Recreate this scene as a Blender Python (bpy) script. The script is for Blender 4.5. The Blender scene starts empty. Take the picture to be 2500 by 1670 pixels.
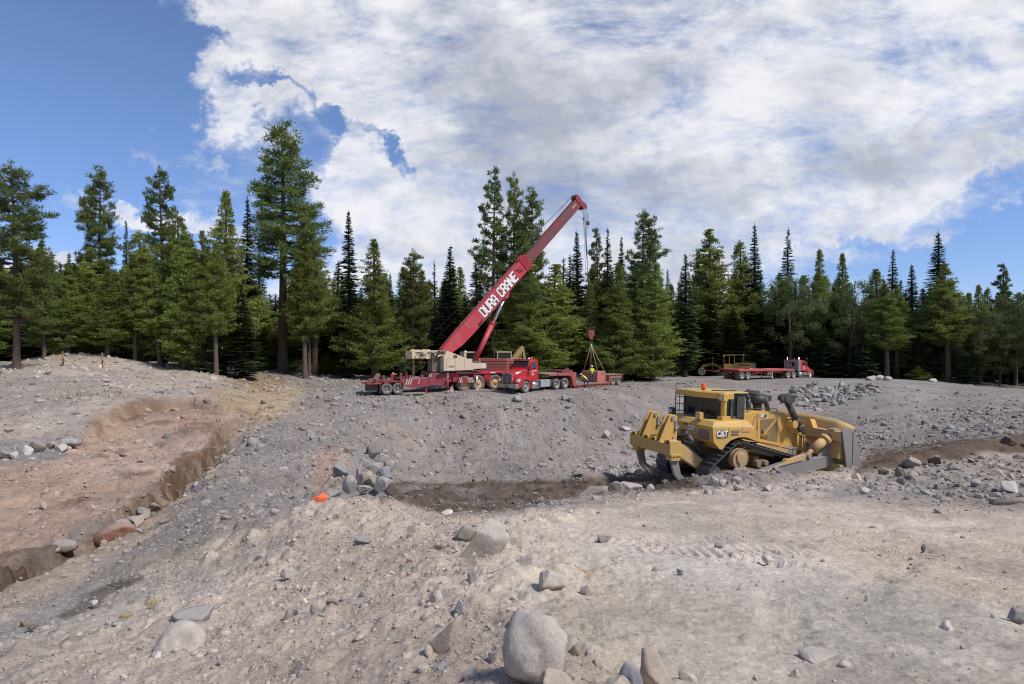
import bpy, bmesh, math, random
import numpy as np
from mathutils import Vector, Matrix
random.seed(7); np.random.seed(7)
SC = bpy.context.scene
COL = SC.collection
# ---------------------------------------------------------------- camera
cam_d = bpy.data.cameras.new("camera"); cam = bpy.data.objects.new("camera", cam_d); COL.objects.link(cam)
cam_d.sensor_width = 36.0; cam_d.lens = 20.0; cam_d.clip_end = 3000.0; cam_d.clip_start = 0.05
cam.location = (0, 0, 0); cam.rotation_euler = (math.radians(90), 0, 0)
SC.camera = cam
F, CX, CY = 1389.0, 1250.0, 835.0          # focal length and centre in the photo's own pixels
def at(px, py, d):                          # the point at depth d seen at a photo pixel
    return ((px-CX)/F*d, d, -(py-CY)/F*d)
# ---------------------------------------------------------------- sky, sun, exposure
SUN_EL, SUN_AZ = math.radians(52), math.radians(118)   # azimuth clockwise from +Y (view direction)
SC.view_settings.view_transform = 'Standard'; SC.view_settings.look = 'None'
SC.view_settings.exposure = 0.40; SC.view_settings.gamma = 1.0
W = bpy.data.worlds.new("World"); SC.world = W; W.use_nodes = True
def build_world():
    nt = W.node_tree; N = nt.nodes; L = nt.links
    N.clear()
    def n(t, **k):
        x = N.new(t)
        for a, b in k.items(): setattr(x, a, b)
        return x
    def m(op, a, b=None, c=None, clamp=False):
        x = n('ShaderNodeMath', operation=op); x.use_clamp = clamp
        for i, s in enumerate((a, b, c)):
            if s is None: continue
            if hasattr(s, 'is_output') or hasattr(s, 'links'): L.new(s, x.inputs[i])
            else: x.inputs[i].default_value = s
        return x.outputs[0]
    sky = n('ShaderNodeTexSky', sky_type='NISHITA'); sky.sun_disc = False
    sky.sun_elevation = SUN_EL; sky.sun_rotation = SUN_AZ
    sky.altitude = 1200; sky.air_density = 1.0; sky.dust_density = 0.0; sky.ozone_density = 3.0
    tc = n('ShaderNodeTexCoord'); sep = n('ShaderNodeSeparateXYZ'); L.new(tc.outputs['Generated'], sep.inputs[0])
    X, Y, Z = sep.outputs
    yy = m('MAXIMUM', m('ABSOLUTE', Y), 0.02)
    u = m('DIVIDE', X, yy); v = m('DIVIDE', Z, yy)
    cmb = n('ShaderNodeCombineXYZ'); L.new(u, cmb.inputs[0]); L.new(v, cmb.inputs[1]); L.new(m('GREATER_THAN', 0.0, Y), cmb.inputs[2])
    UV = cmb.outputs[0]
    def noise(scale, det, rough, rot=0, sx=1, sy=1, off=(0, 0, 0), dist=0.0, vec=None):
        mp = n('ShaderNodeMapping'); mp.inputs['Rotation'].default_value = (0, 0, math.radians(rot))
        mp.inputs['Scale'].default_value = (sx, sy, 1); mp.inputs['Location'].default_value = off
        L.new(vec or UV, mp.inputs[0])
        t = n('ShaderNodeTexNoise'); t.inputs['Scale'].default_value = scale; t.inputs['Detail'].default_value = det
        t.inputs['Roughness'].default_value = rough; t.inputs['Distortion'].default_value = dist
        L.new(mp.outputs[0], t.inputs['Vector']); return t.outputs['Fac']
    # ragged edges: the shapes below are looked up at slightly shifted directions
    wx = m('MULTIPLY', m('SUBTRACT', noise(5, 9, .68, off=(3, 1, 0)), .5), .30)
    wy = m('MULTIPLY', m('SUBTRACT', noise(5, 9, .68, off=(9, 5, 0)), .5), .26)
    c2 = n('ShaderNodeCombineXYZ'); L.new(m('ADD', u, wx), c2.inputs[0]); L.new(m('ADD', v, wy), c2.inputs[1])
    UVW = c2.outputs[0]
    def blob(px, py, rx, ry, rot=0, power=1.0):
        mp = n('ShaderNodeMapping', vector_type='TEXTURE')
        mp.inputs['Location'].default_value = ((px-CX)/F, (CY-py)/F, 0)
        mp.inputs['Rotation'].default_value = (0, 0, math.radians(rot))
        mp.inputs['Scale'].default_value = (rx/F, ry/F, 1)
        L.new(UVW, mp.inputs[0])
        g = n('ShaderNodeTexGradient', gradient_type='SPHERICAL'); L.new(mp.outputs[0], g.inputs[0])
        r = n('ShaderNodeMapRange', interpolation_type='SMOOTHSTEP'); r.inputs['From Max'].default_value = .75
        L.new(g.outputs['Fac'], r.inputs['Value']); return r.outputs[0]
    def total(lst):
        acc = None
        for w, *b in lst:
            x = m('MULTIPLY', blob(*b), w)
            acc = x if acc is None else m('ADD', acc, x)
        return acc
    # cloud cover: (weight, px, py, rx, ry, rotation)
    cover = total([
        (1.5, 1400, 80, 1150, 420, -10), (1.5, 1750, 300, 1150, 420, 5), (1.3, 2300, 100, 800, 420, 20),
        (1.0, 1250, 480, 560, 260, 0), (1.0, 1550, 620, 700, 200, 12), (1.2, 640, 40, 330, 170, -40),
        (.95, 760, 150, 300, 90, -35), (1.15, 565, 265, 120, 150, -30), (.8, 500, 140, 130, 60, 20), (.75, 680, 240, 170, 60, 10),
        (.9, 930, 500, 260, 110, -22), (.7, 870, 350, 150, 60, 50), (1.0, 1050, 560, 420, 110, -14), (.6, 640, 330, 110, 60, -20),
        (.85, 1100, 660, 500, 110, 0), (.8, 1900, 520, 700, 130, 16), (.75, 60, 640, 200, 60, -10),
        (.95, 240, 520, 330, 40, -9), (.8, 90, 660, 150, 110, 0), (.7, 480, 555, 260, 50, -5), (.55, 700, 700, 300, 110, 0),
        (.40, 430, 385, 170, 30, -14), (.38, 545, 412, 60, 20, -8), (.3, 170, 365, 90, 18, 0), (.45, 2450, 520, 110, 26, 28), (.4, 2250, 575, 160, 24, 8),
        (.4, 2120, 622, 170, 22, 2), (.4, 2480, 645, 200, 26, 6), (.45, 2050, 690, 300, 70, 0),
        (-1.1, 60, 200, 560, 620, 0), (-.75, 830, 290, 260, 50, -40), (-.85, 650, 175, 160, 38, -18), (-.7, 960, 420, 200, 36, -62), (-.5, 560, 90, 120, 30, -30), (-.45, 620, 300, 60, 40, 0), (-.5, 760, 215, 120, 24, -30), (-.45, 1000, 520, 150, 24, -20),
        (-.9, 1433, 15, 40, 60, 0), (-.9, 1880, 20, 110, 30, 25), (-.85, 1835, 62, 60, 40, 40), (-1.0, 2160, 215, 170, 42, 28),
        (-.8, 2270, 160, 150, 32, 25), (-.7, 2065, 270, 60, 40, 60), (-.55, 2450, 130, 160, 40, 25), (-.45, 1675, 215, 45, 90, 0),
        (-.6, 1515, 440, 60, 40, 10), (-.75, 2350, 660, 560, 170, 12), (-.4, 2440, 440, 260, 40, 15), (.35, 2380, 330, 420, 140, 14), (.3, 2200, 560, 300, 30, 4), (-.5, 720, 560, 160, 110, -20),
    ])
    edge = m('SUBTRACT', noise(5.5, 12, .66, rot=-22, sx=.75, sy=1.35, dist=.5), .5)
    fine = m('SUBTRACT', noise(20, 10, .7, rot=-25, sx=.6, sy=1.5, off=(2, 7, 0)), .5)
    cover = m('MAXIMUM', m('MINIMUM', cover, .88), -.75)
    dens = m('ADD', cover, m('ADD', m('MULTIPLY', edge, 2.7), m('MULTIPLY', fine, 1.5)))
    mr = n('ShaderNodeMapRange', interpolation_type='SMOOTHSTEP'); L.new(dens, mr.inputs['Value'])
    mr.inputs['From Min'].default_value = -.12; mr.inputs['From Max'].default_value = 1.2
    alpha = mr.outputs[0]
    # the thick, grey undersides of the clouds
    grey = total([(1.15, 1160, 160, 260, 220, -40), (1.0, 1330, 320, 300, 230, 20), (.9, 1230, 420, 330, 190, 0), (.95, 2350, 350, 620, 110, 14), (.9, 1780, 440, 560, 110, 10),
                  (.8, 1650, 560, 560, 150, 6), (.6, 1480, 150, 220, 150, 0), (.5, 1560, 190, 190, 110, 0), (.5, 1050, 610, 300, 60, 0), (.45, 2000, 330, 240, 60, 10)])
    gn = noise(5.5, 10, .62, off=(5, 2, 0), rot=-14, sy=1.6)
    gf = m('ADD', m('MULTIPLY', grey, .50), m('MULTIPLY', m('SUBTRACT', gn, .46), 2.8), clamp=True)
    cc = n('ShaderNodeMix', data_type='RGBA'); L.new(gf, cc.inputs['Factor'])
    cc.inputs['A'].default_value = (6.9, 6.9, 7.15, 1); cc.inputs['B'].default_value = (3.5, 3.7, 4.3, 1)
    # keep the blue as deep as over the mountains
    sk = n('ShaderNodeMix', data_type='RGBA', blend_type='MULTIPLY'); sk.inputs['Factor'].default_value = 1
    L.new(sky.outputs[0], sk.inputs['A'])
    tn = n('ShaderNodeMix', data_type='RGBA'); tz = n('ShaderNodeMapRange', interpolation_type='SMOOTHSTEP'); L.new(Z, tz.inputs['Value']); tz.inputs['From Max'].default_value = .42
    L.new(tz.outputs[0], tn.inputs['Factor']); tn.inputs['A'].default_value = SKY_LOW; tn.inputs['B'].default_value = SKY_HIGH
    L.new(tn.outputs['Result'], sk.inputs['B'])
    mx = n('ShaderNodeMix', data_type='RGBA')
    up = n('ShaderNodeMapRange'); L.new(Z, up.inputs['Value']); up.inputs['From Min'].default_value = -.02; up.inputs['From Max'].default_value = .03
    L.new(m('MULTIPLY', m('MULTIPLY', alpha, .97), up.outputs[0]), mx.inputs['Factor']); L.new(sk.outputs['Result'], mx.inputs['A']); L.new(cc.outputs['Result'], mx.inputs['B'])
    bk = n('ShaderNodeMapRange', interpolation_type='SMOOTHSTEP'); L.new(Y, bk.inputs['Value']); bk.inputs['From Min'].default_value = -.5; bk.inputs['From Max'].default_value = .15; bk.inputs['To Min'].default_value = .85
    bk2 = n('ShaderNodeMix', data_type='RGBA', blend_type='MULTIPLY'); bk2.inputs['Factor'].default_value = 1; L.new(mx.outputs['Result'], bk2.inputs['A']); L.new(bk.outputs[0], bk2.inputs['B']); mx = bk2
    bg = n('ShaderNodeBackground'); bg.inputs['Strength'].default_value = .1
    L.new(mx.outputs['Result'], bg.inputs['Color'])
    out = n('ShaderNodeOutputWorld'); L.new(bg.outputs[0], out.inputs[0])
    W.cycles.sampling_method = 'MANUAL'; W.cycles.sample_map_resolution = 512
SKY_LOW, SKY_HIGH = (.68, .73, .97, 1), (1.0, 1.03, 1.16, 1)
build_world()
sl = bpy.data.lights.new("sun", 'SUN'); sl.energy = 3.0; sl.angle = math.radians(8); sl.color = (1.0, .95, .88)
so = bpy.data.objects.new("sun", sl); COL.objects.link(so)
sdir = Vector((math.sin(SUN_AZ)*math.cos(SUN_EL), math.cos(SUN_AZ)*math.cos(SUN_EL), math.sin(SUN_EL)))
so.rotation_euler = sdir.to_track_quat('Z', 'Y').to_euler(); so.location = (30, -20, 40)
SC.cycles.max_bounces = 5; SC.cycles.diffuse_bounces = 3; SC.cycles.transparent_max_bounces = 8
SC.cycles.filter_width = 1.1; SC.cycles.use_denoising = True; SC.cycles.sample_clamp_indirect = 6
# ---------------------------------------------------------------- helpers
def tag(o, label=None, cat=None, group=None, kind=None):
    if label: o['label'] = label
    if cat: o['category'] = cat
    if group: o['group'] = group
    if kind: o['kind'] = kind
    return o
def empty(name, loc=(0, 0, 0), rz=0.0, rot=None):
    o = bpy.data.objects.new(name, None); COL.objects.link(o); o.location = loc
    o.rotation_euler = rot if rot else (0, 0, rz); o.empty_display_size = .2
    return o
def mesh_np(name, V, Fq, mat, parent=None, smooth=True):
    """V (n,3) array, Fq (m,k) array of equal-sized faces"""
    me = bpy.data.meshes.new(name); V = np.asarray(V, np.float32); Fq = np.asarray(Fq, np.int32)
    k = Fq.shape[1]
    me.vertices.add(len(V)); me.vertices.foreach_set('co', V.ravel())
    me.loops.add(Fq.size); me.loops.foreach_set('vertex_index', Fq.ravel())
    me.polygons.add(len(Fq)); me.polygons.foreach_set('loop_start', np.arange(0, Fq.size, k, dtype=np.int32))
    me.polygons.foreach_set('use_smooth', np.full(len(Fq), smooth, bool))
    me.update(calc_edges=True); me.validate()
    if mat: me.materials.append(mat)
    o = bpy.data.objects.new(name, me); COL.objects.link(o)
    if parent: o.parent = parent
    return o
class MB:
    def __init__(s, M=None): s.v = []; s.f = []; s.sm = []; s.M = M
    def add(s, vs, fs, smooth=False):
        b = len(s.v)
        for p in vs:
            p = Vector(p)
            s.v.append(tuple(s.M @ p) if s.M else tuple(p))
        for q in fs: s.f.append(tuple(i+b for i in q)); s.sm.append(smooth)
        return s
    def bx(s, x0, x1, y0, y1, z0, z1):
        return s.add([(x0,y0,z0),(x1,y0,z0),(x1,y1,z0),(x0,y1,z0),(x0,y0,z1),(x1,y0,z1),(x1,y1,z1),(x0,y1,z1)],
                     [(0,3,2,1),(4,5,6,7),(0,1,5,4),(1,2,6,5),(2,3,7,6),(3,0,4,7)])
    def bar(s, p0, p1, w, h, up=(0, 0, 1)):
        """box beam from p0 to p1, width w across, height h along up"""
        p0 = Vector(p0); p1 = Vector(p1); d = (p1-p0).normalized(); sd = d.cross(Vector(up))
        if sd.length < 1e-4: sd = Vector((0, 1, 0))
        sd.normalize(); u = sd.cross(d).normalized(); a = sd*w/2; b = u*h/2
        vs = [p0-a-b, p0+a-b, p0+a+b, p0-a+b, p1-a-b, p1+a-b, p1+a+b, p1-a+b]
        return s.add(vs, [(0,1,2,3),(7,6,5,4),(0,4,5,1),(1,5,6,2),(2,6,7,3),(3,7,4,0)])
    def prism(s, poly, ax, a, b, poly2=None):
        """2-D polygon extruded along ax from a to b; ax y: (x,z), ax x: (y,z), ax z: (x,y)"""
        def P(q, t): return {'y': (q[0], t, q[1]), 'x': (t, q[0], q[1]), 'z': (q[0], q[1], t)}[ax]
        n = len(poly); vs = [P(q, a) for q in poly]+[P(q, b) for q in (poly2 or poly)]
        fs = [tuple(range(n)), tuple(range(2*n-1, n-1, -1))]+[(i, i+n, (i+1) % n+n, (i+1) % n) for i in range(n)]
        return s.add(vs, fs)
    def cyl(s, p0, p1, r0, r1=None, n=12, caps=True):
        p0 = Vector(p0); p1 = Vector(p1); r1 = r0 if r1 is None else r1
        d = (p1-p0).normalized(); t = Vector((0, 0, 1)) if abs(d.z) < .9 else Vector((1, 0, 0))
        a = d.cross(t).normalized(); b = d.cross(a); vs = []
        for p, r in ((p0, r0), (p1, r1)):
            for i in range(n):
                th = 2*math.pi*i/n; vs.append(p+a*math.cos(th)*r+b*math.sin(th)*r)
        s.add(vs, [(i, (i+1) % n, (i+1) % n+n, i+n) for i in range(n)], True)
        if caps:
            k = len(s.v)-2*n
            s.f.append(tuple(k+i for i in range(n-1, -1, -1))); s.f.append(tuple(k+n+i for i in range(n))); s.sm += [False, False]
        return s
    def tube(s, pts, r, n=6):
        for a, b in zip(pts[:-1], pts[1:]): s.cyl(a, b, r, n=n)
        return s
    def rev(s, prof, c=(0, 0, 0), n=24, smooth=True, sx=1.0, sz=1.0):
        """profile of (y, r) turned about the local y axis at c"""
        vs = []; k = len(prof)
        for i in range(n):
            th = 2*math.pi*i/n
            for y, r in prof: vs.append((c[0]+r*math.cos(th)*sx, c[1]+y, c[2]+r*math.sin(th)*sz))
        fs = []
        for i in range(n):
            j = (i+1) % n
            for q in range(k-1): fs.append((i*k+q, i*k+q+1, j*k+q+1, j*k+q))
        return s.add(vs, fs, smooth)
    def ball(s, c, r, n=10, sc=(1, 1, 1), half=False):
        pr = []; m_ = n//2
        vs = []; fs = []
        lo = 0 if half else -math.pi/2
        for j in range(m_+1):
            ph = lo+(math.pi/2-lo)*j/m_
            for i in range(n):
                th = 2*math.pi*i/n
                vs.append((c[0]+r*sc[0]*math.cos(ph)*math.cos(th), c[1]+r*sc[1]*math.cos(ph)*math.sin(th), c[2]+r*sc[2]*math.sin(ph)))
        for j in range(m_):
            for i in range(n): fs.append((j*n+i, j*n+(i+1) % n, (j+1)*n+(i+1) % n, (j+1)*n+i))
        return s.add(vs, fs, True)
    def build(s, name, mat, parent=None, bevel=0.0, loc=None):
        me = bpy.data.meshes.new(name); me.from_pydata(s.v, [], s.f); me.update()
        me.polygons.foreach_set('use_smooth', s.sm)
        bm = bmesh.new(); bm.from_mesh(me); bmesh.ops.recalc_face_normals(bm, faces=bm.faces); bm.to_mesh(me); bm.free()
        if mat: me.materials.append(mat)
        o = bpy.data.objects.new(name, me); COL.objects.link(o)
        if parent: o.parent = parent
        if loc: o.location = loc
        if bevel:
            b = o.modifiers.new('bevel', 'BEVEL'); b.width = bevel; b.segments = 2; b.limit_method = 'ANGLE'; b.angle_limit = math.radians(35)
        return o
def text(s, size, mat, parent, M, bold=0.0, sx=1.0, ext=.004, name='lettering'):
    cu = bpy.data.curves.new(name, 'FONT'); cu.body = s; cu.size = size; cu.align_x = 'CENTER'; cu.align_y = 'CENTER'
    cu.offset = bold; cu.extrude = ext; cu.materials.append(mat); cu.resolution_u = 3
    o = bpy.data.objects.new(name, cu); COL.objects.link(o)
    o.matrix_local = M @ Matrix.Diagonal((sx, 1, 1, 1))
    me = bpy.data.meshes.new_from_object(o.evaluated_get(bpy.context.evaluated_depsgraph_get())); ml = o.matrix_local.copy()
    bpy.data.objects.remove(o); o = bpy.data.objects.new(name, me); COL.objects.link(o); o.parent = parent; o.matrix_local = ml; return o
BLOCK = {'D': [[(0, 0), (0, 1), (.42, 1), (.6, .84), (.6, .16), (.42, 0), (0, 0)]], 'U': [[(0, 1), (0, .14), (.16, 0), (.44, 0), (.6, .14), (.6, 1)]],
         'R': [[(0, 0), (0, 1), (.46, 1), (.6, .88), (.6, .6), (.46, .48), (0, .48)], [(.34, .48), (.6, .22), (.6, 0)]], 'A': [[(0, 0), (0, .74), (.2, 1), (.4, 1), (.6, .74), (.6, 0)], [(0, .38), (.6, .38)]],
         'C': [[(.6, .74), (.6, .86), (.44, 1), (.16, 1), (0, .86), (0, .14), (.16, 0), (.44, 0), (.6, .14), (.6, .26)]], 'N': [[(0, 0), (0, 1), (.6, 0), (.6, 1)]], 'E': [[(.6, 1), (0, 1), (0, 0), (.6, 0)], [(0, .5), (.5, .5)]]}
def block_text(s, x0, step, z0, hgt, y, wd, mat_, parent, name='lettering'):
    """stencil-like capitals made of straight strokes in the x-z plane at depth y"""
    q = MB()
    for i, ch in enumerate(s):
        for st in BLOCK[ch]:
            P_ = [(x0+i*step+a*step*1.16, z0+b*hgt) for a, b in st]
            for k, ((ax, az), (bx_, bz)) in enumerate(zip(P_[:-1], P_[1:])):
                d = Vector((bx_-ax, 0, bz-az)).normalized()*wd*.42; q.bar(Vector((ax, y-k*.0004, az))-d, Vector((bx_, y-k*.0004, bz))+d, .012, wd, (0, 0, 1) if abs(d.z) < abs(d.x) else (1, 0, 0))
    return q.build(name, mat_, parent)
def frame(o, x, y):                        # matrix with its local x and y along two directions
    x = Vector(x).normalized(); y = Vector(y); z = x.cross(y).normalized(); y = z.cross(x)
    return Matrix(((x.x, y.x, z.x, o[0]), (x.y, y.y, z.y, o[1]), (x.z, y.z, z.z, o[2]), (0, 0, 0, 1)))
# ---------------------------------------------------------------- materials
MATS = {}
def mat(name, col, rough=.6, metal=0.0, dirt=0.0, dcol=(.30, .26, .22), scale=3.0, bump=0.0, coat=0.0, spec=.5, var=.12):
    """paint, metal, rubber ... with blotchy dust and small variation of tone"""
    if name in MATS: return MATS[name]
    M_ = bpy.data.materials.new(name); M_.use_nodes = True; nt = M_.node_tree; N = nt.nodes; L = nt.links
    b = N['Principled BSDF']; b.inputs['Roughness'].default_value = rough; b.inputs['Metallic'].default_value = metal
    b.inputs['Specular IOR Level'].default_value = spec; b.inputs['Coat Weight'].default_value = coat
    tc = N.new('ShaderNodeTexCoord'); t = N.new('ShaderNodeTexNoise'); t.inputs['Scale'].default_value = scale; t.inputs['Detail'].default_value = 7; t.inputs['Roughness'].default_value = .65
    L.new(tc.outputs['Object'], t.inputs['Vector'])
    t2 = N.new('ShaderNodeTexNoise'); t2.inputs['Scale'].default_value = scale*6; t2.inputs['Detail'].default_value = 5; L.new(tc.outputs['Object'], t2.inputs['Vector'])
    r = N.new('ShaderNodeMapRange'); r.inputs['From Min'].default_value = .3; r.inputs['From Max'].default_value = .7
    r.inputs['To Min'].default_value = 1-var; r.inputs['To Max'].default_value = 1+var; L.new(t2.outputs['Fac'], r.inputs['Value'])
    h = N.new('ShaderNodeMix'); h.data_type = 'RGBA'; h.blend_type = 'MULTIPLY'; h.inputs['Factor'].default_value = 1
    h.inputs['A'].default_value = (*col, 1); L.new(r.outputs[0], h.inputs['B'])
    mx = N.new('ShaderNodeMix'); mx.data_type = 'RGBA'; mx.inputs['B'].default_value = (*dcol, 1); L.new(h.outputs['Result'], mx.inputs['A'])
    d = N.new('ShaderNodeMapRange'); d.inputs['From Min'].default_value = .38; d.inputs['From Max'].default_value = .72
    d.inputs['To Min'].default_value = dirt*.35; d.inputs['To Max'].default_value = min(1, dirt*1.3); L.new(t.outputs['Fac'], d.inputs['Value'])
    L.new(d.outputs[0], mx.inputs['Factor']); L.new(mx.outputs['Result'], b.inputs['Base Color'])
    rr = N.new('ShaderNodeMapRange'); rr.inputs['To Min'].default_value = rough; rr.inputs['To Max'].default_value = .9; L.new(d.outputs[0], rr.inputs['Value']); L.new(rr.outputs[0], b.inputs['Roughness'])
    if bump:
        bp = N.new('ShaderNodeBump'); bp.inputs['Strength'].default_value = bump; bp.inputs['Distance'].default_value = .02
        L.new(t2.outputs['Fac'], bp.inputs['Height']); L.new(bp.outputs[0], b.inputs['Normal'])
    MATS[name] = M_; return M_
# ---------------------------------------------------------------- numpy noise
def _h(ix, iy, s):
    h = (ix.astype(np.int64)*374761393+iy.astype(np.int64)*668265263+s*1442695041) & 0xffffffff
    h = ((h ^ (h >> 13))*1274126177) & 0xffffffff
    return ((h ^ (h >> 16)) & 0xffffff)/float(0xffffff)
def vnoise(x, y, s=0):
    ix = np.floor(x); iy = np.floor(y); fx = x-ix; fy = y-iy
    fx = fx*fx*fx*(fx*(fx*6-15)+10); fy = fy*fy*fy*(fy*(fy*6-15)+10)
    a = _h(ix, iy, s); b = _h(ix+1, iy, s); c = _h(ix, iy+1, s); d = _h(ix+1, iy+1, s)
    return ((a*(1-fx)+b*fx)*(1-fy)+(c*(1-fx)+d*fx)*fy)*2-1
def fbm(x, y, sc, oc=4, s=0, g=.5):
    r = 0; a = 1; t = 0
    for i in range(oc):
        th = .6*i; c_, s_ = math.cos(th), math.sin(th)
        r = r+a*vnoise((x*c_-y*s_)/sc, (x*s_+y*c_)/sc, s+i*17); t += a; a *= g; sc /= 2.07
    return r/t
def sstep(x, a, b):
    t = np.clip((x-a)/(b-a), 0, 1); return t*t*(3-2*t)
# ================================================================ the ground
CP = []
def cp(px, *pd):
    for py, d in pd: CP.append(at(px, py, d))
cp(0, (1670, 4.5), (1550, 6), (1420, 9.5), (1340, 12.5), (1300, 15), (1200, 19), (1100, 25), (1000, 33), (930, 42), (893, 55))
cp(200, (1600, 4.8), (1400, 9.4), (1300, 14), (1150, 22), (1050, 29), (960, 38), (880, 57))
cp(300, (1670, 4), (1550, 5.6), (1450, 8), (1350, 11.5), (1290, 14.5), (1200, 20), (1100, 26), (1000, 34), (940, 43), (896, 56))
cp(500, (1670, 3.6), (1550, 5), (1450, 6.8), (1350, 9.5), (1250, 14.5), (1180, 19), (1120, 24), (1040, 32), (990, 38), (945, 46), (918, 58))
cp(620, (1040, 35), (980, 44), (935, 58))
cp(690, (1670, 3.4), (1500, 5), (1400, 6.8), (1320, 8.6), (1262, 10.3), (1245, 15.5), (1180, 20), (1100, 27), (1030, 36), (970, 48), (932, 62))
cp(790, (1225, 10.8), (1195, 19), (1110, 27), (1040, 38), (985, 46), (948, 55))
cp(870, (1670, 3.2), (1450, 5.3), (1320, 7.8), (1230, 10.8), (1175, 20), (1110, 28), (1040, 39), (990, 46), (958, 51.5))
cp(950, (1670, 3.1), (1450, 5), (1330, 7.4), (1240, 10.5))
cp(1000, (1190, 18), (1182, 20), (1172, 33), (1060, 41), (978, 48), (962, 51))
cp(1150, (1670, 2.95), (1450, 4.6), (1330, 6.6), (1268, 8.8), (1225, 16), (1187, 19.5), (1176, 35), (1060, 43), (975, 48), (960, 51))
cp(1300, (1670, 2.9), (1450, 4.5), (1330, 6.7), (1265, 9.2), (1212, 16.5), (1187, 19.5), (1168, 36), (1060, 43), (973, 49.5), (958, 52.5))
cp(1450, (1670, 2.95), (1450, 4.7), (1320, 7.2), (1240, 11), (1205, 17), (1176, 21), (1155, 37), (1050, 45), (966, 52), (950, 57))
cp(1600, (1670, 3.05), (1450, 4.9), (1300, 8), (1218, 12.5), (1196, 17), (1135, 40), (1040, 48), (958, 58), (940, 64), (925, 76))
cp(1800, (1670, 3.05), (1450, 4.9), (1300, 8.2), (1215, 12.8), (1190, 15.5), (1178, 17), (1095, 44), (1000, 56), (942, 68), (929, 78))
cp(2000, (1670, 3.1), (1450, 5), (1300, 8.4), (1205, 13.5), (1172, 17), (1158, 19.5), (1100, 42), (1010, 55), (935, 70), (924, 84))
cp(2150, (1200, 14), (1160, 18), (1128, 24.5), (1112, 28), (1085, 41), (1010, 51), (940, 65), (924, 84))
cp(2300, (1670, 3.1), (1450, 5), (1300, 8.6), (1240, 11.5), (1190, 14.8), (1150, 17.5), (1115, 22), (1092, 28), (1077, 31), (1045, 42), (990, 52), (947, 63))
cp(2500, (1670, 3.1), (1450, 5.1), (1300, 9), (1215, 12.8), (1150, 17), (1098, 22), (1068, 28), (1040, 36), (1000, 46), (972, 56))
for q in [  # hidden or out of view: X, Y, Z
    (-5.6, 27, -7.6), (-2.2, 27, -8.0), (1.1, 27, -8.0), (4.2, 29, -8.0), (9, 32, -8.0), (15.8, 33, -8.0), (20, 33, -7.2),
    (7.0, 20, -4.72), (9.5, 21, -4.72), (5.5, 19.2, -4.72), (6, 21.5, -4.75), (8.5, 18.3, -4.55), (11, 21.8, -4.7), (12, 23.5, -4.75), (4.6, 18.7, -4.9), (9.0, 23.3, -4.85), (14, 24.5, -4.8),
    (0.41, 52.8, -4.63), (-2.2, 56.2, -4.65), (-10.3, 51.5, -4.6), (5.6, 58, -4.7), (11.6, 64.5, -4.83), (-6, 60, -4.6), (6, 68, -4.8),
    (31, 79, -5.15), (41, 85, -5.33), (45, 88, -5.35), (30, 90, -5.5), (18, 74, -5.0),
    (-55, 72, -2.6), (-40, 66, -2.6), (-28, 68, -3.6), (-25, 90, -4.3), (0, 85, -4.7), (30, 105, -5.8), (60, 110, -6.2), (70, 86, -5.8), (62, 78, -5.8),
    (85, 95, -7), (-60, 120, -3), (0, 130, -5), (60, 170, -6), (-60, 200, -3), (0, 260, -5), (150, 160, -7), (-150, 150, -2),
    (-20, 6, -5.8), (-9, 1, -3.4), (-14, 10, -5.0), (-30, 20, -4.8), (-45, 30, -3.4), (-50, 50, -2.6), (10, 0, -1.8), (18, 4, -2.4), (30, 15, -3.9), (45, 30, -4.9), (60, 50, -5.4),
    (0, 0, -1.65), (2, -8, -1.6), (-10, -12, -2.6), (12, -12, -2), (0, -60, -3), (60, -40, -4), (-60, -40, -4), (-120, 40, -3), (120, 60, -6)]: CP.append(q)
CP = np.array(CP)
def _U(r2): return np.where(r2 > 0, r2*np.log(np.maximum(r2, 1e-12))*.5, 0)
def _warp(X, Y):
    """work in a space that gives near and far ground equal weight"""
    r = np.sqrt(X*X+Y*Y)+6; k = np.log(r/6)/r*6; k = np.where(r < 6.01, 1, k)
    return X/r*np.log(r/6+1)*6, Y/r*np.log(r/6+1)*6
def _solve():
    x, y = _warp(CP[:, 0], CP[:, 1]); n = len(x)
    A = _U((x[:, None]-x)**2+(y[:, None]-y)**2)+np.eye(n)*.004
    P = np.stack([np.ones(n), x, y], 1)
    M_ = np.zeros((n+3, n+3)); M_[:n, :n] = A; M_[:n, n:] = P; M_[n:, :n] = P.T
    return x, y, np.linalg.solve(M_, np.r_[CP[:, 2], 0, 0, 0])
_tx, _ty, _tw = _solve()
def base_h(X, Y):
    X = np.asarray(X, float); Y = np.asarray(Y, float); sh = X.shape; xs, ys = _warp(X.ravel(), Y.ravel()); out = np.empty(xs.size); n = len(_tx)
    for i in range(0, xs.size, 20000):
        a, b = xs[i:i+20000], ys[i:i+20000]
        out[i:i+20000] = _U((a[:, None]-_tx)**2+(b[:, None]-_ty)**2)@_tw[:n]+_tw[n]+_tw[n+1]*a+_tw[n+2]*b
    return out.reshape(sh)
TR = [at(690, 958, 52)[:2], at(640, 985, 45)[:2], at(560, 1040, 34)[:2], at(505, 1105, 26)[:2], at(460, 1150, 23)[:2], at(400, 1205, 19.5)[:2], at(290, 1272, 15.6)[:2],
      at(210, 1310, 13.8)[:2], at(120, 1352, 12.3)[:2], at(0, 1408, 10.6)[:2], at(-250, 1500, 8.6)[:2]]
TRD = [0., .15, .45, 1.3, 1.35, .85, .62, .65, .9, 1.0, .7]
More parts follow.
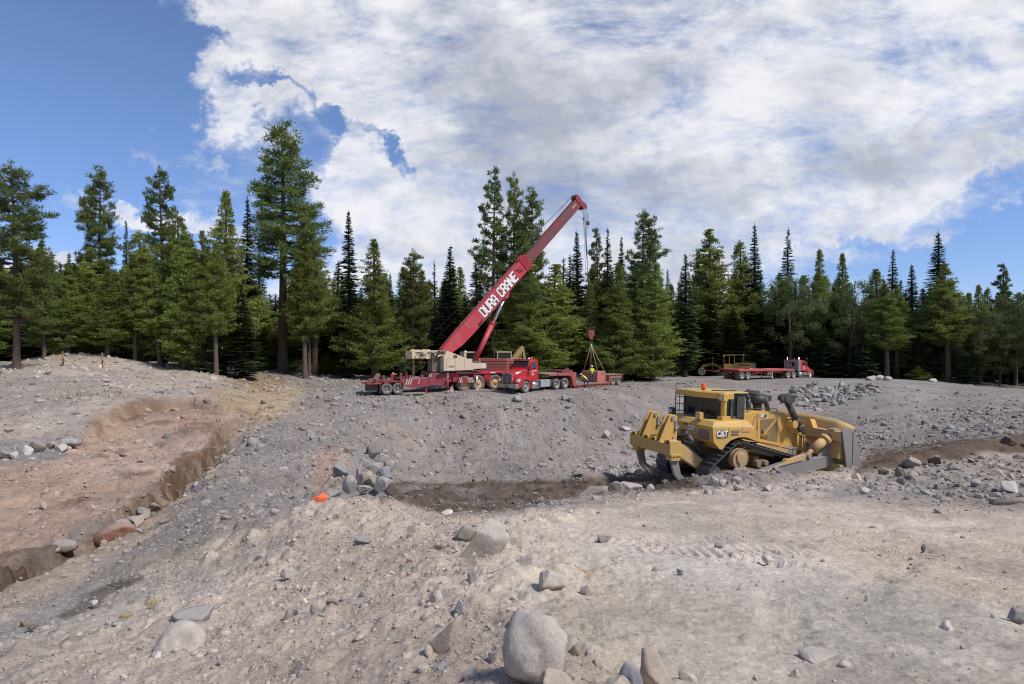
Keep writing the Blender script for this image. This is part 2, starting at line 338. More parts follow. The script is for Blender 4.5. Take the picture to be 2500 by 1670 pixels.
def polyd(X, Y, P, vals=None):
    """distance to a polyline, side (+ left of its direction) and a value carried along it"""
    best = np.full(X.shape, 1e9); side = np.zeros(X.shape); val = np.zeros(X.shape)
    for i in range(len(P)-1):
        ax, ay = P[i]; bx_, by = P[i+1]; dx, dy = bx_-ax, by-ay; l2 = dx*dx+dy*dy
        t = np.clip(((X-ax)*dx+(Y-ay)*dy)/l2, 0, 1); qx = X-ax-t*dx; qy = Y-ay-t*dy; d = np.sqrt(qx*qx+qy*qy)
        m_ = d < best; best = np.where(m_, d, best); side = np.where(m_, np.sign(dx*qy-dy*qx), side)
        if vals: val = np.where(m_, vals[i]*(1-t)+vals[i+1]*t, val)
    return best, side, val
def bump(X, Y, c, rx, ry, rot, h):
    dx, dy = X-c[0], Y-c[1]; a = math.radians(rot); u = dx*math.cos(a)+dy*math.sin(a); v = -dx*math.sin(a)+dy*math.cos(a)
    return h*np.exp(-(u/rx)**2-(v/ry)**2)
LIP = [at(60, 1120, 24)[:2], at(170, 1062, 28)[:2], at(250, 1012, 34)[:2], at(340, 990, 38)[:2], at(470, 983, 41)[:2], at(560, 992, 41)[:2], at(610, 975, 44)[:2]]
BERM = [at(900, 1192, 19)[:2], at(1000, 1188, 18.6)[:2], at(1150, 1188, 18.6)[:2], at(1300, 1188, 18.8)[:2], at(1450, 1176, 20)[:2], at(1580, 1165, 21.5)[:2], (6, 22.6), (9, 24.2)]
NBERM = [(5.2, 16.6), (7.2, 17.1), (9.4, 18.1), (11.5, 19.0), (14.0, 20.2), (17, 21), (20, 21.5)]
def H(X, Y, fine=True):
    X = np.asarray(X, float); Y = np.asarray(Y, float)
    z = base_h(X, Y); r = np.sqrt(X*X+Y*Y)
    wob = fbm(X, Y, 1.6, 3, 5)*.25
    # the eroded gully: a steep cut bank on its far side, a long slope on the near one
    jag = fbm(X, Y, .8, 4, 7, .6)*.42
    d, s, v = polyd(X+wob*1.6, Y+wob*1.6, TR, TRD); sd = d*s+jag
    v = v*(1+.45*fbm(X, Y, 1.5, 2, 9))
    z = z-v*np.where(sd < 0, 1-sstep(-sd, .0, .62), 1-sstep(sd, .0, 1.35))
    z = z+v*(.34*fbm(X, Y, .32, 4, 13, .6)-.16*(1-np.abs(fbm(X, Y, .7, 2, 15)))**5)*np.exp(-(sd/.7)**2)
    # the scooped hollow beside it: a crumbling lip and a bowl below
    d, s, v = polyd(X+wob*2, Y+wob*2, LIP, [0., .4, .75, .85, .8, .5, 0.]); sd = -(d*s+jag)
    z = z-v*sstep(sd, 0, .9)*np.exp(-np.maximum(sd-1, 0)/3.5)+bump(X, Y, at(420, 1085, 29)[:2], 5.0, 3.0, -35, -.55)+bump(X, Y, at(250, 1170, 22)[:2], 3.2, 1.6, -20, .25)
    # freshly pushed dark soil along the bench
    d, s, v = polyd(X, Y, BERM); z = z+(.18+.24*fbm(X, Y, 1.5, 2, 33))*np.exp(-(d/.7)**2)+(.10*fbm(X, Y, .55, 3, 37)+.08*np.maximum(fbm(X, Y, .3, 2, 39), 0))*np.exp(-(d/3.2)**4)*(d < 6)
    d, s, v = polyd(X, Y, NBERM); z = z+(.30+.12*fbm(X, Y, .9, 2, 35))*np.exp(-(d/.55)**2)
    z = z+bump(X, Y, at(200, 880, 60)[:2], 7.5, 2.5, 5, .75)+bump(X, Y, at(1350, 905, 72)[:2], 4.5, 2.2, 0, 1.5)
    z = z+bump(X, Y, at(2400, 1120, 21)[:2], 2.5, .9, 10, .35)+bump(X, Y, at(960, 1245, 10.6)[:2], .8, .6, 0, .22)
    z = z+bump(X, Y, at(1130, 1268, 9)[:2], .5, .5, 0, .12)+bump(X, Y, at(500, 905, 57)[:2], 3.5, 1.5, -20, .5)
    pad = sstep(X+fbm(X, Y, 2, 2, 3)*.6, .2+Y*.02, 1.2+Y*.05)*(1-sstep(Y, 12.5, 15))*sstep(Y, -3, 0)
    park = ((Y > 50)&(Y < 100)&(X > -13)&(X < 60)).astype(float)
    road = pad*.75+park*.8
    z = z+fbm(X, Y, 5.5, 3, 11)*.16*(1-.8*park)*(1-.5*pad)*np.minimum(1, r/12)
    z = z+fbm(X, Y, 1.4, 3, 21)*.06*(1-road)+fbm(X, Y, .5, 3, 41)*.028*(1-.8*road)*np.minimum(1, .4+r/14)
    if fine:
        # rivulets and drag marks running down the slopes
        rl = 1-np.abs(fbm(X*.55+Y*.25, Y*.22-X*.1, .55, 3, 61)); z = z-.11*(rl**6)*(1-road)*sstep(r, 4, 12)
        # a crust of clods and pebbles
        n1 = fbm(X, Y, .16, 3, 71, .6); z = z+np.maximum(n1, -.2)*.04*(1-.78*road)
        n2 = fbm(X, Y, .42, 2, 77, .6); z = z+np.maximum(n2-.18, 0)*.16*(1-.9*road)
        n3 = fbm(X, Y, .07, 2, 79, .6); z = z+np.maximum(n3, 0)*.024*(1-.6*road)*(1-sstep(r, 14, 30))
        # tyre and track prints pressed into the pad
        for k, (x0, y0, ang, w) in enumerate([(1.5, 3.2, 68, .16), (3.4, 3.0, 74, .16), (5.2, 4, 100, .3), (6.5, 9, 18, .32), (2.6, 4.2, 50, .17), (4.6, 5.2, 62, .17), (3.0, 6.4, 150, .17), (8.5, 7.5, 5, .3)]):
            a = math.radians(ang); u = (X-x0)*math.cos(a)+(Y-y0)*math.sin(a); v2 = -(X-x0)*math.sin(a)+(Y-y0)*math.cos(a)+.12*np.sin(u*.7+k)
            m_ = np.exp(-(v2/w)**4)*pad*sstep(fbm(X, Y, .8, 2, 90+k), -.35, .25)
            z = z-m_*(.016+.02*(np.sin(u*2*math.pi/.13) > .1))
    return z
def hz(x, y): return float(H(np.array([x]), np.array([y]), False)[0])
# ---- soil colour by place (its own colour, plus painted shading at the gully and hollow)
def to_px(X, Y, Z):
    y = np.maximum(Y, .05); return CX+F*X/y, CY-F*Z/y
def inpoly(px, py, poly, feather):
    """soft inside test: 1 inside, falling to 0 over `feather` outside"""
    n = len(poly); c = np.zeros(px.shape, bool); d2 = np.full(px.shape, 1e12)
    for i in range(n):
        x1, y1 = poly[i]; x2, y2 = poly[(i+1) % n]
        cond = ((y1 > py) != (y2 > py)); xi = (x2-x1)*(py-y1)/((y2-y1) if y2 != y1 else 1e-9)+x1
        c ^= cond & (px < xi)
        dx, dy = x2-x1, y2-y1; t = np.clip(((px-x1)*dx+(py-y1)*dy)/(dx*dx+dy*dy+1e-9), 0, 1)
        d2 = np.minimum(d2, (px-x1-t*dx)**2+(py-y1-t*dy)**2)
    sd = np.sqrt(d2)*np.where(c, 1, -1); return sstep(sd, -feather, feather*.6)
def soil(X, Y, Z):
    r = np.sqrt(X*X+Y*Y)
    px, py = to_px(X, Y, Z); fr = Y > .3
    nz = fbm(X, Y, 3.2, 4, 101); n2 = fbm(X, Y, .7, 4, 111); n3 = fbm(X, Y, 9, 3, 121)
    w = 26*fbm(X, Y, 1.2, 4, 131); px = px+w*1.2; py = py+w*.5
    grey = np.array([.232, .212, .207]); pad_c = np.array([.455, .395, .355]); out = np.empty(X.shape+(3,)); out[:] = grey
    def mixc(m_, c): out[:] = out*(1-m_[..., None])+np.array(c)*m_[..., None]
    left = inpoly(px, py, [(-900, 860), (480, 860), (560, 930), (480, 960), (300, 985), (190, 1040), (100, 1075), (-900, 1120)], 30)*fr
    mixc(left*.85, (.37, .325, .29))
    mixc(inpoly(px, py, [(-300, 930), (120, 930), (330, 960), (150, 1020), (-300, 1060)], 45)*fr*.5, (.215, .205, .20))
    mixc(inpoly(px, py, [(-300, 1100), (180, 1075), (150, 1130), (-300, 1160)], 14)*fr*.9, (.20, .20, .205))
    red = inpoly(px, py, [(-600, 1150), (150, 1130), (200, 1060), (300, 990), (480, 985), (560, 1010), (560, 1050), (490, 1120), (400, 1190), (280, 1250), (-100, 1420), (-600, 1500)], 12)*fr
    mixc(red*.95, (.325, .243, .198))
    mixc(red*sstep(fbm(X, Y, 2.2, 3, 141), -.1, .5)*.6, (.37, .295, .25))
    mixc(red*sstep(fbm(X, Y, 1.4, 4, 151), .12, .5)*.75, (.17, .115, .085))
    mixc(inpoly(px, py, [(250, 1010), (330, 985), (500, 975), (590, 1005), (560, 1050), (430, 1030), (320, 1050)], 12)*fr*.4, (.20, .13, .095))
    mixc(inpoly(px, py, [(470, 965), (640, 935), (720, 960), (700, 1010), (600, 1060), (540, 1130), (440, 1220), (350, 1300), (200, 1400), (0, 1500), (-200, 1500), (0, 1430), (180, 1340), (330, 1240), (440, 1150), (530, 1060), (560, 1010)], 22)*fr*.8, (.345, .275, .225))
    mixc(inpoly(px, py, [(520, 955), (620, 935), (740, 950), (730, 990), (640, 1030), (560, 1000)], 25)*fr*.75, (.34, .27, .18))
    mixc(inpoly(px, py, [(560, 930), (650, 915), (700, 925), (640, 950)], 12)*fr*.8, (.24, .17, .10))
    mixc(inpoly(px, py, [(770, 1110), (840, 1090), (850, 1140), (800, 1180), (760, 1200)], 16)*fr*.7, (.34, .25, .20))
    near = inpoly(px, py, [(-900, 1560), (0, 1560), (300, 1440), (480, 1350), (640, 1285), (770, 1222), (870, 1215), (960, 1225), (1060, 1255), (1130, 1262), (1290, 1262), (1480, 1240), (1640, 1200), (1900, 1178), (2120, 1140), (2300, 1105), (2700, 1075), (4500, 1300), (4500, 4000), (-900, 4000)], 14)*fr
    near = np.maximum(near, (Y < 1.5)*1.0)
    mixc(near*.9, (.40, .35, .318))
    pad = inpoly(px, py, [(1160, 1420), (1230, 1300), (1290, 1262), (1480, 1240), (1640, 1203), (2100, 1215), (2300, 1255), (3500, 1255), (3500, 4000), (1600, 4000), (1500, 1670), (1300, 1500)], 40)
    pad = np.maximum(pad*fr, (Y < 1.5)*1.0)
    mixc(pad*.92, pad_c)
    mixc(pad*sstep(n3, -.1, .45)*.6, (.43, .41, .365))
    mixc(inpoly(px, py, [(2000, 1220), (2150, 1130), (2700, 1080), (2700, 1250)], 20)*fr*.6, (.235, .215, .205))
    mixc(inpoly(px, py, [(-200, 1580), (200, 1420), (520, 1290), (640, 1270), (700, 1330), (450, 1430), (200, 1560), (-200, 1800)], 40)*fr*.55, (.25, .235, .215))
    mixc(inpoly(px, py, [(130, 1500), (340, 1402), (350, 1412), (240, 1480), (150, 1508)], 7)*fr*.85, (.105, .09, .08))
    mixc(inpoly(px, py, [(330, 1400), (480, 1345), (640, 1295), (650, 1305), (520, 1365), (400, 1400)], 7)*fr*.6, (.40, .37, .33))
    far = r > 14
    brown = inpoly(px, py, [(935, 1195), (1000, 1176), (1060, 1168), (1120, 1178), (1300, 1176), (1420, 1168), (1700, 1160), (1700, 1190), (1560, 1200), (1430, 1212), (1330, 1228), (1200, 1250), (1080, 1255), (980, 1222)], 9)*fr*(r > 9.5)*(r < 26)*np.clip(1.05+.9*fbm(X, Y, 1.1, 3, 191), .25, 1)
    brown = np.maximum(brown, inpoly(px, py, [(2080, 1152), (2130, 1102), (2300, 1080), (2600, 1050), (2600, 1094), (2400, 1108), (2300, 1120), (2200, 1146)], 8)*fr*(r > 19)*(Y < 46))
    brown = np.maximum(brown, ((X > 4.2)&(X < 13)&(Y > 18.6+.25*(X-5))&(Y < 24.5+.2*(X-5)))*.8)
    mixc(brown*.95, (.098, .075, .060))
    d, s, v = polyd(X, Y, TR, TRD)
    mixc(np.exp(-((d*s+.18)/.5)**4)*np.clip(v*1.5-.1, 0, 1)*np.clip(.75+.7*fbm(X, Y, .5, 3, 171), 0, 1), (.105, .068, .043))  # brown cut bank, painted darker to give the gully depth
    mixc(inpoly(px, py, [(390, 1200), (400, 1150), (450, 1110), (520, 1095), (480, 1140), (430, 1195)], 6)*fr*.7, (.12, .078, .05))  # steepest stretch of the bank, its brown deepened as painted shade
    d, s, v = polyd(X, Y, LIP, [0., .4, .75, .85, .8, .5, 0.]); mixc(np.exp(-((d*s+.5)/.55)**4)*np.clip(v, 0, 1)*np.clip(.6+.9*fbm(X, Y, .8, 3, 181), 0, 1)*.85, (.15, .098, .066))  # dark soil under the lip, shading painted into the colour
    # forest floor
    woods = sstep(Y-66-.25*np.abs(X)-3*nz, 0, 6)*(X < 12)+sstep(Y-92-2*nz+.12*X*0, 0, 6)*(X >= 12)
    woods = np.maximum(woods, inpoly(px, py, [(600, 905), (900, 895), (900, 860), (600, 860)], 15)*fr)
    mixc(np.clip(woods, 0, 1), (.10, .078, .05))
    mixc(inpoly(px, py, [(1950, 915), (2300, 930), (2300, 960), (2050, 1010), (1900, 960)], 30)*fr*.6, (.27, .26, .265))
    k = 1+.22*nz+.26*n2
    out *= np.clip(k, .4, 1.7)[..., None]
    tint = fbm(X, Y, 2.4, 3, 161)[..., None]; out *= 1+tint*np.array([.05, 0, -.06])
    return np.clip(out*np.array([1.05, 1.0, .925]), .02, .8)
def build_ground():
    # rings and spokes round the camera's foot, fine where the photo looks
    half = math.radians(52); nf = 1400
    fan = np.linspace(-half, half, nf)
    rest = np.linspace(half, 2*math.pi-half, 330)[1:-1]
    az = np.r_[fan, rest]; na = len(az)
    # ring radii: denser where the slopes turn towards the eye
    r = [0.0, .6, 1.2, 1.8, 2.2]; x = 2.45
    while x < 95: r.append(x); x *= 1.0056 if x < 24 else (1.0052 if x < 62 else 1.011)
    while x < 900: r.append(x); x *= 1.06
    r = np.array(r); nr = len(r)
    RR, AA = np.meshgrid(r, az, indexing='ij'); X = RR*np.sin(AA); Y = RR*np.cos(AA)
    Z = H(X, Y)
    idx = np.arange(nr*na).reshape(nr, na)
    a = idx[:-1]; b = idx[1:]
    Fq = np.stack([a, b, np.roll(b, -1, 1), np.roll(a, -1, 1)], -1)[1:].reshape(-1, 4)
    V = np.stack([X, Y, Z], -1).reshape(-1, 3)
    o = mesh_np('ground', V, Fq, MAT_GROUND)
    # close the hub
    col = soil(X, Y, Z).reshape(-1, 3)
    at_ = o.data.color_attributes.new('soil', 'FLOAT_COLOR', 'POINT')
    c4 = np.ones((len(V), 4), np.float32); c4[:, :3] = col; at_.data.foreach_set('color', c4.ravel())
    if o.data.polygons[0].normal.z < 0: o.data.flip_normals()
    o['kind'] = 'structure'; return o
def ground_mat():
    M_ = bpy.data.materials.new('dry_soil'); M_.use_nodes = True; nt = M_.node_tree; N = nt.nodes; L = nt.links
    b = N['Principled BSDF']; b.inputs['Roughness'].default_value = .95; b.inputs['Specular IOR Level'].default_value = .15
    a = N.new('ShaderNodeAttribute'); a.attribute_name = 'soil'
    g = N.new('ShaderNodeNewGeometry')
    def noise(s, d, r):
        t = N.new('ShaderNodeTexNoise'); t.inputs['Scale'].default_value = s; t.inputs['Detail'].default_value = d; t.inputs['Roughness'].default_value = r
        L.new(g.outputs['Position'], t.inputs['Vector']); return t.outputs['Fac']
    t1 = noise(9, 10, .72); t2 = noise(45, 6, .7)
    v = N.new('ShaderNodeTexVoronoi'); v.inputs['Scale'].default_value = 11; v.inputs['Randomness'].default_value = 1; L.new(g.outputs['Position'], v.inputs['Vector'])
    r1 = N.new('ShaderNodeMapRange'); L.new(t1, r1.inputs['Value']); r1.inputs['From Min'].default_value = .3; r1.inputs['From Max'].default_value = .7; r1.inputs['To Min'].default_value = .74; r1.inputs['To Max'].default_value = 1.25
    r2 = N.new('ShaderNodeMapRange'); L.new(t2, r2.inputs['Value']); r2.inputs['From Min'].default_value = .3; r2.inputs['From Max'].default_value = .7; r2.inputs['To Min'].default_value = .76; r2.inputs['To Max'].default_value = 1.24
    mm = N.new('ShaderNodeMath'); mm.operation = 'MULTIPLY'; L.new(r1.outputs[0], mm.inputs[0]); L.new(r2.outputs[0], mm.inputs[1])
    mx = N.new('ShaderNodeMix'); mx.data_type = 'RGBA'; mx.blend_type = 'MULTIPLY'; mx.inputs['Factor'].default_value = 1
    L.new(a.outputs['Color'], mx.inputs['A']); L.new(mm.outputs[0], mx.inputs['B']); L.new(mx.outputs['Result'], b.inputs['Base Color'])
    b1 = N.new('ShaderNodeBump'); b1.inputs['Strength'].default_value = .55; b1.inputs['Distance'].default_value = .05; L.new(t1, b1.inputs['Height'])
    b2 = N.new('ShaderNodeBump'); b2.inputs['Strength'].default_value = .5; b2.inputs['Distance'].default_value = .02; L.new(t2, b2.inputs['Height']); L.new(b1.outputs[0], b2.inputs['Normal'])
    L.new(b2.outputs[0], b.inputs['Normal'])
    return M_
MAT_GROUND = ground_mat()
ground = build_ground()
# ================================================================ trees
def leaf_mat(name, col, col2, trans=.34):
    M_ = bpy.data.materials.new(name); M_.use_nodes = True; nt = M_.node_tree; N = nt.nodes; L = nt.links
    b = N['Principled BSDF']; b.inputs['Roughness'].default_value = .75; b.inputs['Specular IOR Level'].default_value = .2
    a = N.new('ShaderNodeAttribute'); a.attribute_name = 'tone'
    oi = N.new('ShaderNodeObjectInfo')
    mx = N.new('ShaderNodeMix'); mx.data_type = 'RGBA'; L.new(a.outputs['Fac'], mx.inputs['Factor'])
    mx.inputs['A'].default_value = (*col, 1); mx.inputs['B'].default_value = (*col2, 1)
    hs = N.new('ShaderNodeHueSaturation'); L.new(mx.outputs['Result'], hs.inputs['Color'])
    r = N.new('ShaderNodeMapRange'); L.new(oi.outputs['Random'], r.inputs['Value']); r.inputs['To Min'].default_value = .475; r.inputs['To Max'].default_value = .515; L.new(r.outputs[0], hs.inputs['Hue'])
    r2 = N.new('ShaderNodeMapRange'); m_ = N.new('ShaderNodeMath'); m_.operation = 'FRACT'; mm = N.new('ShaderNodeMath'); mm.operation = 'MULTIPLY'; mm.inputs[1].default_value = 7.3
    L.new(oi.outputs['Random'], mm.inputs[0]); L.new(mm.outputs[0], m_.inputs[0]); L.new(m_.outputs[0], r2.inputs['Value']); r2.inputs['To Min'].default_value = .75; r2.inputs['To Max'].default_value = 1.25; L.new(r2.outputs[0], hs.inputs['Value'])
    L.new(hs.outputs['Color'], b.inputs['Base Color'])
    t = N.new('ShaderNodeBsdfTranslucent'); L.new(hs.outputs['Color'], t.inputs['Color'])
    ms = N.new('ShaderNodeMixShader'); ms.inputs[0].default_value = trans
    L.new(b.outputs[0], ms.inputs[1]); L.new(t.outputs[0], ms.inputs[2]); L.new(ms.outputs[0], N['Material Output'].inputs[0])
    return M_
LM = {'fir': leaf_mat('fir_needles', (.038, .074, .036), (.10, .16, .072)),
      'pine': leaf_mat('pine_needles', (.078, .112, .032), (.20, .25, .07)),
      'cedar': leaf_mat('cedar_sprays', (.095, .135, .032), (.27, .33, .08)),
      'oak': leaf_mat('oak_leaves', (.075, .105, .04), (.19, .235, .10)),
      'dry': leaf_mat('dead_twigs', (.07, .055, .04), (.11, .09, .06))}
BARK = {'fir': mat('fir_bark', (.085, .072, .062), .95, var=.45, scale=1.5, dirt=.4, dcol=(.14, .125, .11)),
        'pine': mat('pine_bark', (.095, .058, .045), .95, var=.5, scale=1.5, dirt=.4, dcol=(.10, .08, .07)),
        'cedar': mat('cedar_bark', (.10, .075, .058), .95, var=.4, scale=1.5, dirt=.3, dcol=(.14, .12, .10)),
        'oak': mat('oak_bark', (.075, .065, .055), .95, var=.4, scale=1.5)}
BARK['dry'] = BARK['fir']
def rv(n): # random unit vectors
    v = np.random.normal(size=(n, 3)); return v/np.linalg.norm(v, axis=1, keepdims=True)
class Crown:
    def __init__(s): s.C = []; s.A = []; s.B = []; s.T = []
    def put(s, C, A, B, tone): s.C.append(C); s.A.append(A); s.B.append(B); s.T.append(tone)
    def clump(s, c, r, n, ln, wd, up=.3, flat=.7, radial=.5, tone=.5):
        d = rv(n); q = d*np.array([1, 1, flat])*(np.random.rand(n, 1)**.45)*r
        a = d*radial+rv(n)*(1-radial)+np.array([0, 0, up]); a /= np.linalg.norm(a, axis=1, keepdims=True)
        b = np.cross(a, rv(n)); b /= np.linalg.norm(b, axis=1, keepdims=True)+1e-9
        k = (.7+.6*np.random.rand(n, 1))
        s.put(np.asarray(c)+q, a*ln*k, b*wd*k, np.clip(tone+np.random.normal(0, .16, n), 0, 1))
    def mesh(s, name, m_):
        C = np.concatenate(s.C); A = np.concatenate(s.A); B = np.concatenate(s.B); T = np.concatenate(s.T); n = len(C)
        V = np.empty((n, 4, 3)); V[:, 0] = C-A; V[:, 1] = C+B-A*.1; V[:, 2] = C+A; V[:, 3] = C-B-A*.1
        me = mesh_np(name, V.reshape(-1, 3), np.arange(4*n).reshape(n, 4), m_, smooth=False)
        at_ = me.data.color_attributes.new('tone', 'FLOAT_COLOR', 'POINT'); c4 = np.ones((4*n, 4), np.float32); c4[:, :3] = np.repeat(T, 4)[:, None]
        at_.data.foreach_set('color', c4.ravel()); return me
def trunk_mb(h, r, bend=.3, n=9, frac=1.0):
    mb = MB(); k = 9; ph = random.random()*6; pts = []
    for i in range(k+1):
        t = i/k*frac; pts.append((Vector((bend*math.sin(ph+t*2.2)*t, bend*math.cos(ph+t*1.7)*t, h*t-.5*(i == 0))), r*(1-t)**.75+.02+r*.3*math.exp(-t*40)))
    for (a, ra), (b, rb) in zip(pts[:-1], pts[1:]): mb.cyl(a, b, ra, rb, n, caps=False)
    return mb, pts
def along(pts, z):
    for (a, ra), (b, rb) in zip(pts[:-1], pts[1:]):
        if a.z <= z <= b.z: t = (z-a.z)/(b.z-a.z); return a.lerp(b, t)
    return pts[-1][0]
def make_fir(h, R, zb, seed, dense=1.0, dry=False):
    random.seed(seed); np.random.seed(seed); mb, pts = trunk_mb(h, h*.0125+.08, .15); c = Crown(); z = zb
    while z < h-.15:
        t = (z-zb)/(h-zb); n = 6 if t > .85 else 9
        for j in range(n):
            if random.random() > dense: continue
            L_ = (R*(1-t)**1.02+.07)*random.uniform(.62, 1.15)*(min(1, .45+t*4))
            th = random.random()*6.283; d = np.array([math.cos(th), math.sin(th), 0]); o = np.array(along(pts, z))
            zz = random.uniform(-.2, .2); slope = (.35*t-.28)*L_
            ns = max(2, int(L_/.26)); tt = random.uniform(.25, .75)
            for q in range(ns):
                u = (q+.6)/ns; p = o+d*L_*u+np.array([0, 0, zz+slope*u+.22*L_*u*u*(1-t)])
                side = np.cross(d, [0, 0, 1]); w_ = (.10+.10*min(1, L_)+.38*min(1, L_/2)*(1-u)**.6)*(.55 if t > .9 else 1)
                for sg in (-1, 1):
                    a = side*sg*w_+d*w_*.55+np.array([0, 0, -.10*w_])+np.random.normal(0, .03, 3)
                    b = d*.15+np.array([0, 0, random.uniform(-.05, .05)])
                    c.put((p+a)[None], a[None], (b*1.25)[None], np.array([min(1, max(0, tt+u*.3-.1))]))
                if random.random() < .6: a = d*.2+np.array([0, 0, random.uniform(-.05, .12)]); c.put((p+a)[None], a[None], (side*.08)[None], np.array([min(1, tt+.2)]))
            if L_ > 1.2 and random.random() < .35: mb.cyl(o+[0, 0, zz], o+d*L_*.7+np.array([0, 0, zz+slope*.6]), .035, .012, 4, False)
        z += .40+.10*random.random()-.12*t
    for k in range(7): a = np.array([0, 0, .22]); c.put(np.array([[0, 0, h+.25-.14*k]])+np.array(pts[-1][0])*[1, 1, 0], a[None], np.array([[.05, 0, 0]]) , np.array([.5]))
    for k in range(14):                       # dead twigs under the crown
        zz = random.uniform(zb*.35, zb+.5); th = random.random()*6.28; l = random.uniform(.5, 1.6); p = along(pts, zz); mb.cyl(p, p+Vector((math.cos(th)*l, math.sin(th)*l, -.1*l)), .022, .008, 4, False)
    return mb, c
def make_cedar(h, R, zb, seed, power=.92, tuft=1.0):
    random.seed(seed); np.random.seed(seed); mb, pts = trunk_mb(h, h*.0135+.08, .3); c = Crown(); z = zb; ph = random.random()*99
    while z < h-.3:
        t = (z-zb)/(h-zb)
        for j in range(6 if t < .8 else 4):
            th = random.random()*6.283
            lump = 1+.38*float(vnoise(np.array([math.cos(th)*1.6+ph]), np.array([math.sin(th)*1.6+z*.42]), seed)[0])
            L_ = (R*1.15*(1-t)**power*min(1, .5+t*3.4)+.12)*lump*random.uniform(.8, 1.15)
            d = np.array([math.cos(th), math.sin(th), 0]); o = np.array(along(pts, z)); tt = random.uniform(.15, .8)
            ns = max(1, int(L_/.55)); 
            for q in range(ns):
                u = (q+1)/ns if ns > 1 else .8
                if u < .3: continue
                p = o+d*L_*u+np.array([0, 0, -.30*L_*u+.42*L_*u*u+random.uniform(-.2, .2)])
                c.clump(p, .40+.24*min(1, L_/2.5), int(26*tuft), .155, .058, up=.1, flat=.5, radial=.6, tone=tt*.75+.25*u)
            if L_ > 1.5 and random.random() < .5: mb.cyl(o, o+d*L_*.75+np.array([0, 0, -.05*L_]), .045, .015, 4, False)
        z += .25+.1*random.random()
    c.clump(np.array(pts[-1][0])-[0, 0, .2], .25, 14, .16, .05, up=.9, flat=1.6, tone=.6)
    for k in range(18):
        zz = random.uniform(zb*.25, zb+1); th = random.random()*6.28; l = random.uniform(.5, 2.0); p = along(pts, zz); mb.cyl(p, p+Vector((math.cos(th)*l, math.sin(th)*l, -.2*l)), .025, .008, 4, False)
    return mb, c
def make_pine(h, R, zb, seed, power=.5, gap=.0, clr=.42):
    random.seed(seed); np.random.seed(seed); mb, pts = trunk_mb(h, h*.0115+.05, .35); c = Crown(); z = zb; ph = random.random()*99
    while z < h-.5:
        t = (z-zb)/(h-zb)
        for j in range(5 if t < .75 else 4):
            th = random.random()*6.283
            lump = 1+.36*float(vnoise(np.array([math.cos(th)*1.3+ph]), np.array([math.sin(th)*1.3+z*.3]), seed)[0])
            if random.random() < gap: continue
            L_ = (R*(1-t)**power*min(1, .62+t*1.6)+.3)*lump*random.uniform(.55, 1.1)
            d = np.array([math.cos(th), math.sin(th), 0]); o = np.array(along(pts, z)); tt = random.uniform(.2, .7)
            rise = .12*L_*(t*2-.6); tip = o+d*L_+np.array([0, 0, rise+.3*L_*.5+random.uniform(-.5, .5)]); mid = o+d*L_*.55+np.array([0, 0, rise*.3])
            mb.cyl(o, mid, .05+.012*L_, .035, 5, False); mb.cyl(mid, tip, .035, .012, 4, False)
            nb = max(2, int(L_*2.3))
            for q in range(nb):
                u = random.uniform(.38, 1.0); p = (o+(mid-o)*u/.55 if u < .55 else mid+(tip-mid)*(u-.55)/.45)
                sd = np.cross(d, [0, 0, 1])*random.uniform(-1, 1)*(.36*L_*(1.15-u)+.15)
                e = p+sd+np.array([0, 0, random.uniform(-.05, .3)])
                if np.linalg.norm(sd) > .4: mb.cyl(p, e, .018, .008, 3, False)
                c.clump(e, clr*random.uniform(.85, 1.3), 30, .20, .045, up=.45, flat=.8, radial=.8, tone=tt+.15*random.random())
        z += .42+.16*random.random()
    c.clump(np.array(pts[-1][0]), .4, 50, .17, .035, up=.8, flat=1.5, radial=.8, tone=.6)
    for k in range(22):
        zz = random.uniform(zb*.3, zb+1); th = random.random()*6.28; l = random.uniform(.4, 2.2); p = along(pts, zz); mb.cyl(p, p+Vector((math.cos(th)*l, math.sin(th)*l, -.15*l)), .03, .01, 4, False)
    return mb, c
def make_oak(h, R, zb, seed):
    random.seed(seed); np.random.seed(seed); mb, pts = trunk_mb(h, h*.014+.1, .8, frac=.8); c = Crown(); cz = (zb+h)/2; hz_ = (h-zb)/2
    lobes = []
    for k in range(95):
        d = rv(1)[0]; u = random.random()**.33; p = np.array([d[0]*R*u, d[1]*R*u, cz+d[2]*hz_*u])
        p[:2] *= .62+.5*(1-abs((p[2]-cz)/hz_))+.1
        lobes.append(p); tt = random.uniform(.1, .75)
        c.clump(p, random.uniform(.6, 1.15), 150, .105, .07, up=.1, flat=.75, radial=.3, tone=tt)
    for k in range(16):
        p = Vector(lobes[k*5]); z0 = max(zb*.7, p.z-abs(p.x)-abs(p.y)); o = along(pts, min(z0, h*.75)); m_ = o.lerp(p, .5)+Vector((0, 0, .3)); mb.cyl(o, m_, .06, .035, 5, False); mb.cyl(m_, p, .035, .012, 4, False)
    return mb, c
PROTO = {}
WIDE = {'fir': 1.25, 'ced': 1.3, 'pin': 1.12, 'oak': 1.05, 'sna': 1.2}
def proto(key, kind, mk):
    mb, c = mk; h = PROTO_H[key][0]
    cr = c.mesh('crown', LM[kind]); tr = mb.build('trunk', BARK[kind])
    COL.objects.unlink(cr); COL.objects.unlink(tr); PROTO[key] = (cr.data, tr.data, kind)
PROTO_H = {}
def P(key, kind, h, R, fn, *a, **k): PROTO_H[key] = (h, R); proto(key, kind, fn(h, R, *a, **k))
P('fir0', 'fir', 25, 2.9, make_fir, 2.0, 1); P('fir1', 'fir', 25, 3.3, make_fir, 3.5, 2, dense=.9); P('fir2', 'fir', 22, 3.0, make_fir, 1.0, 3)
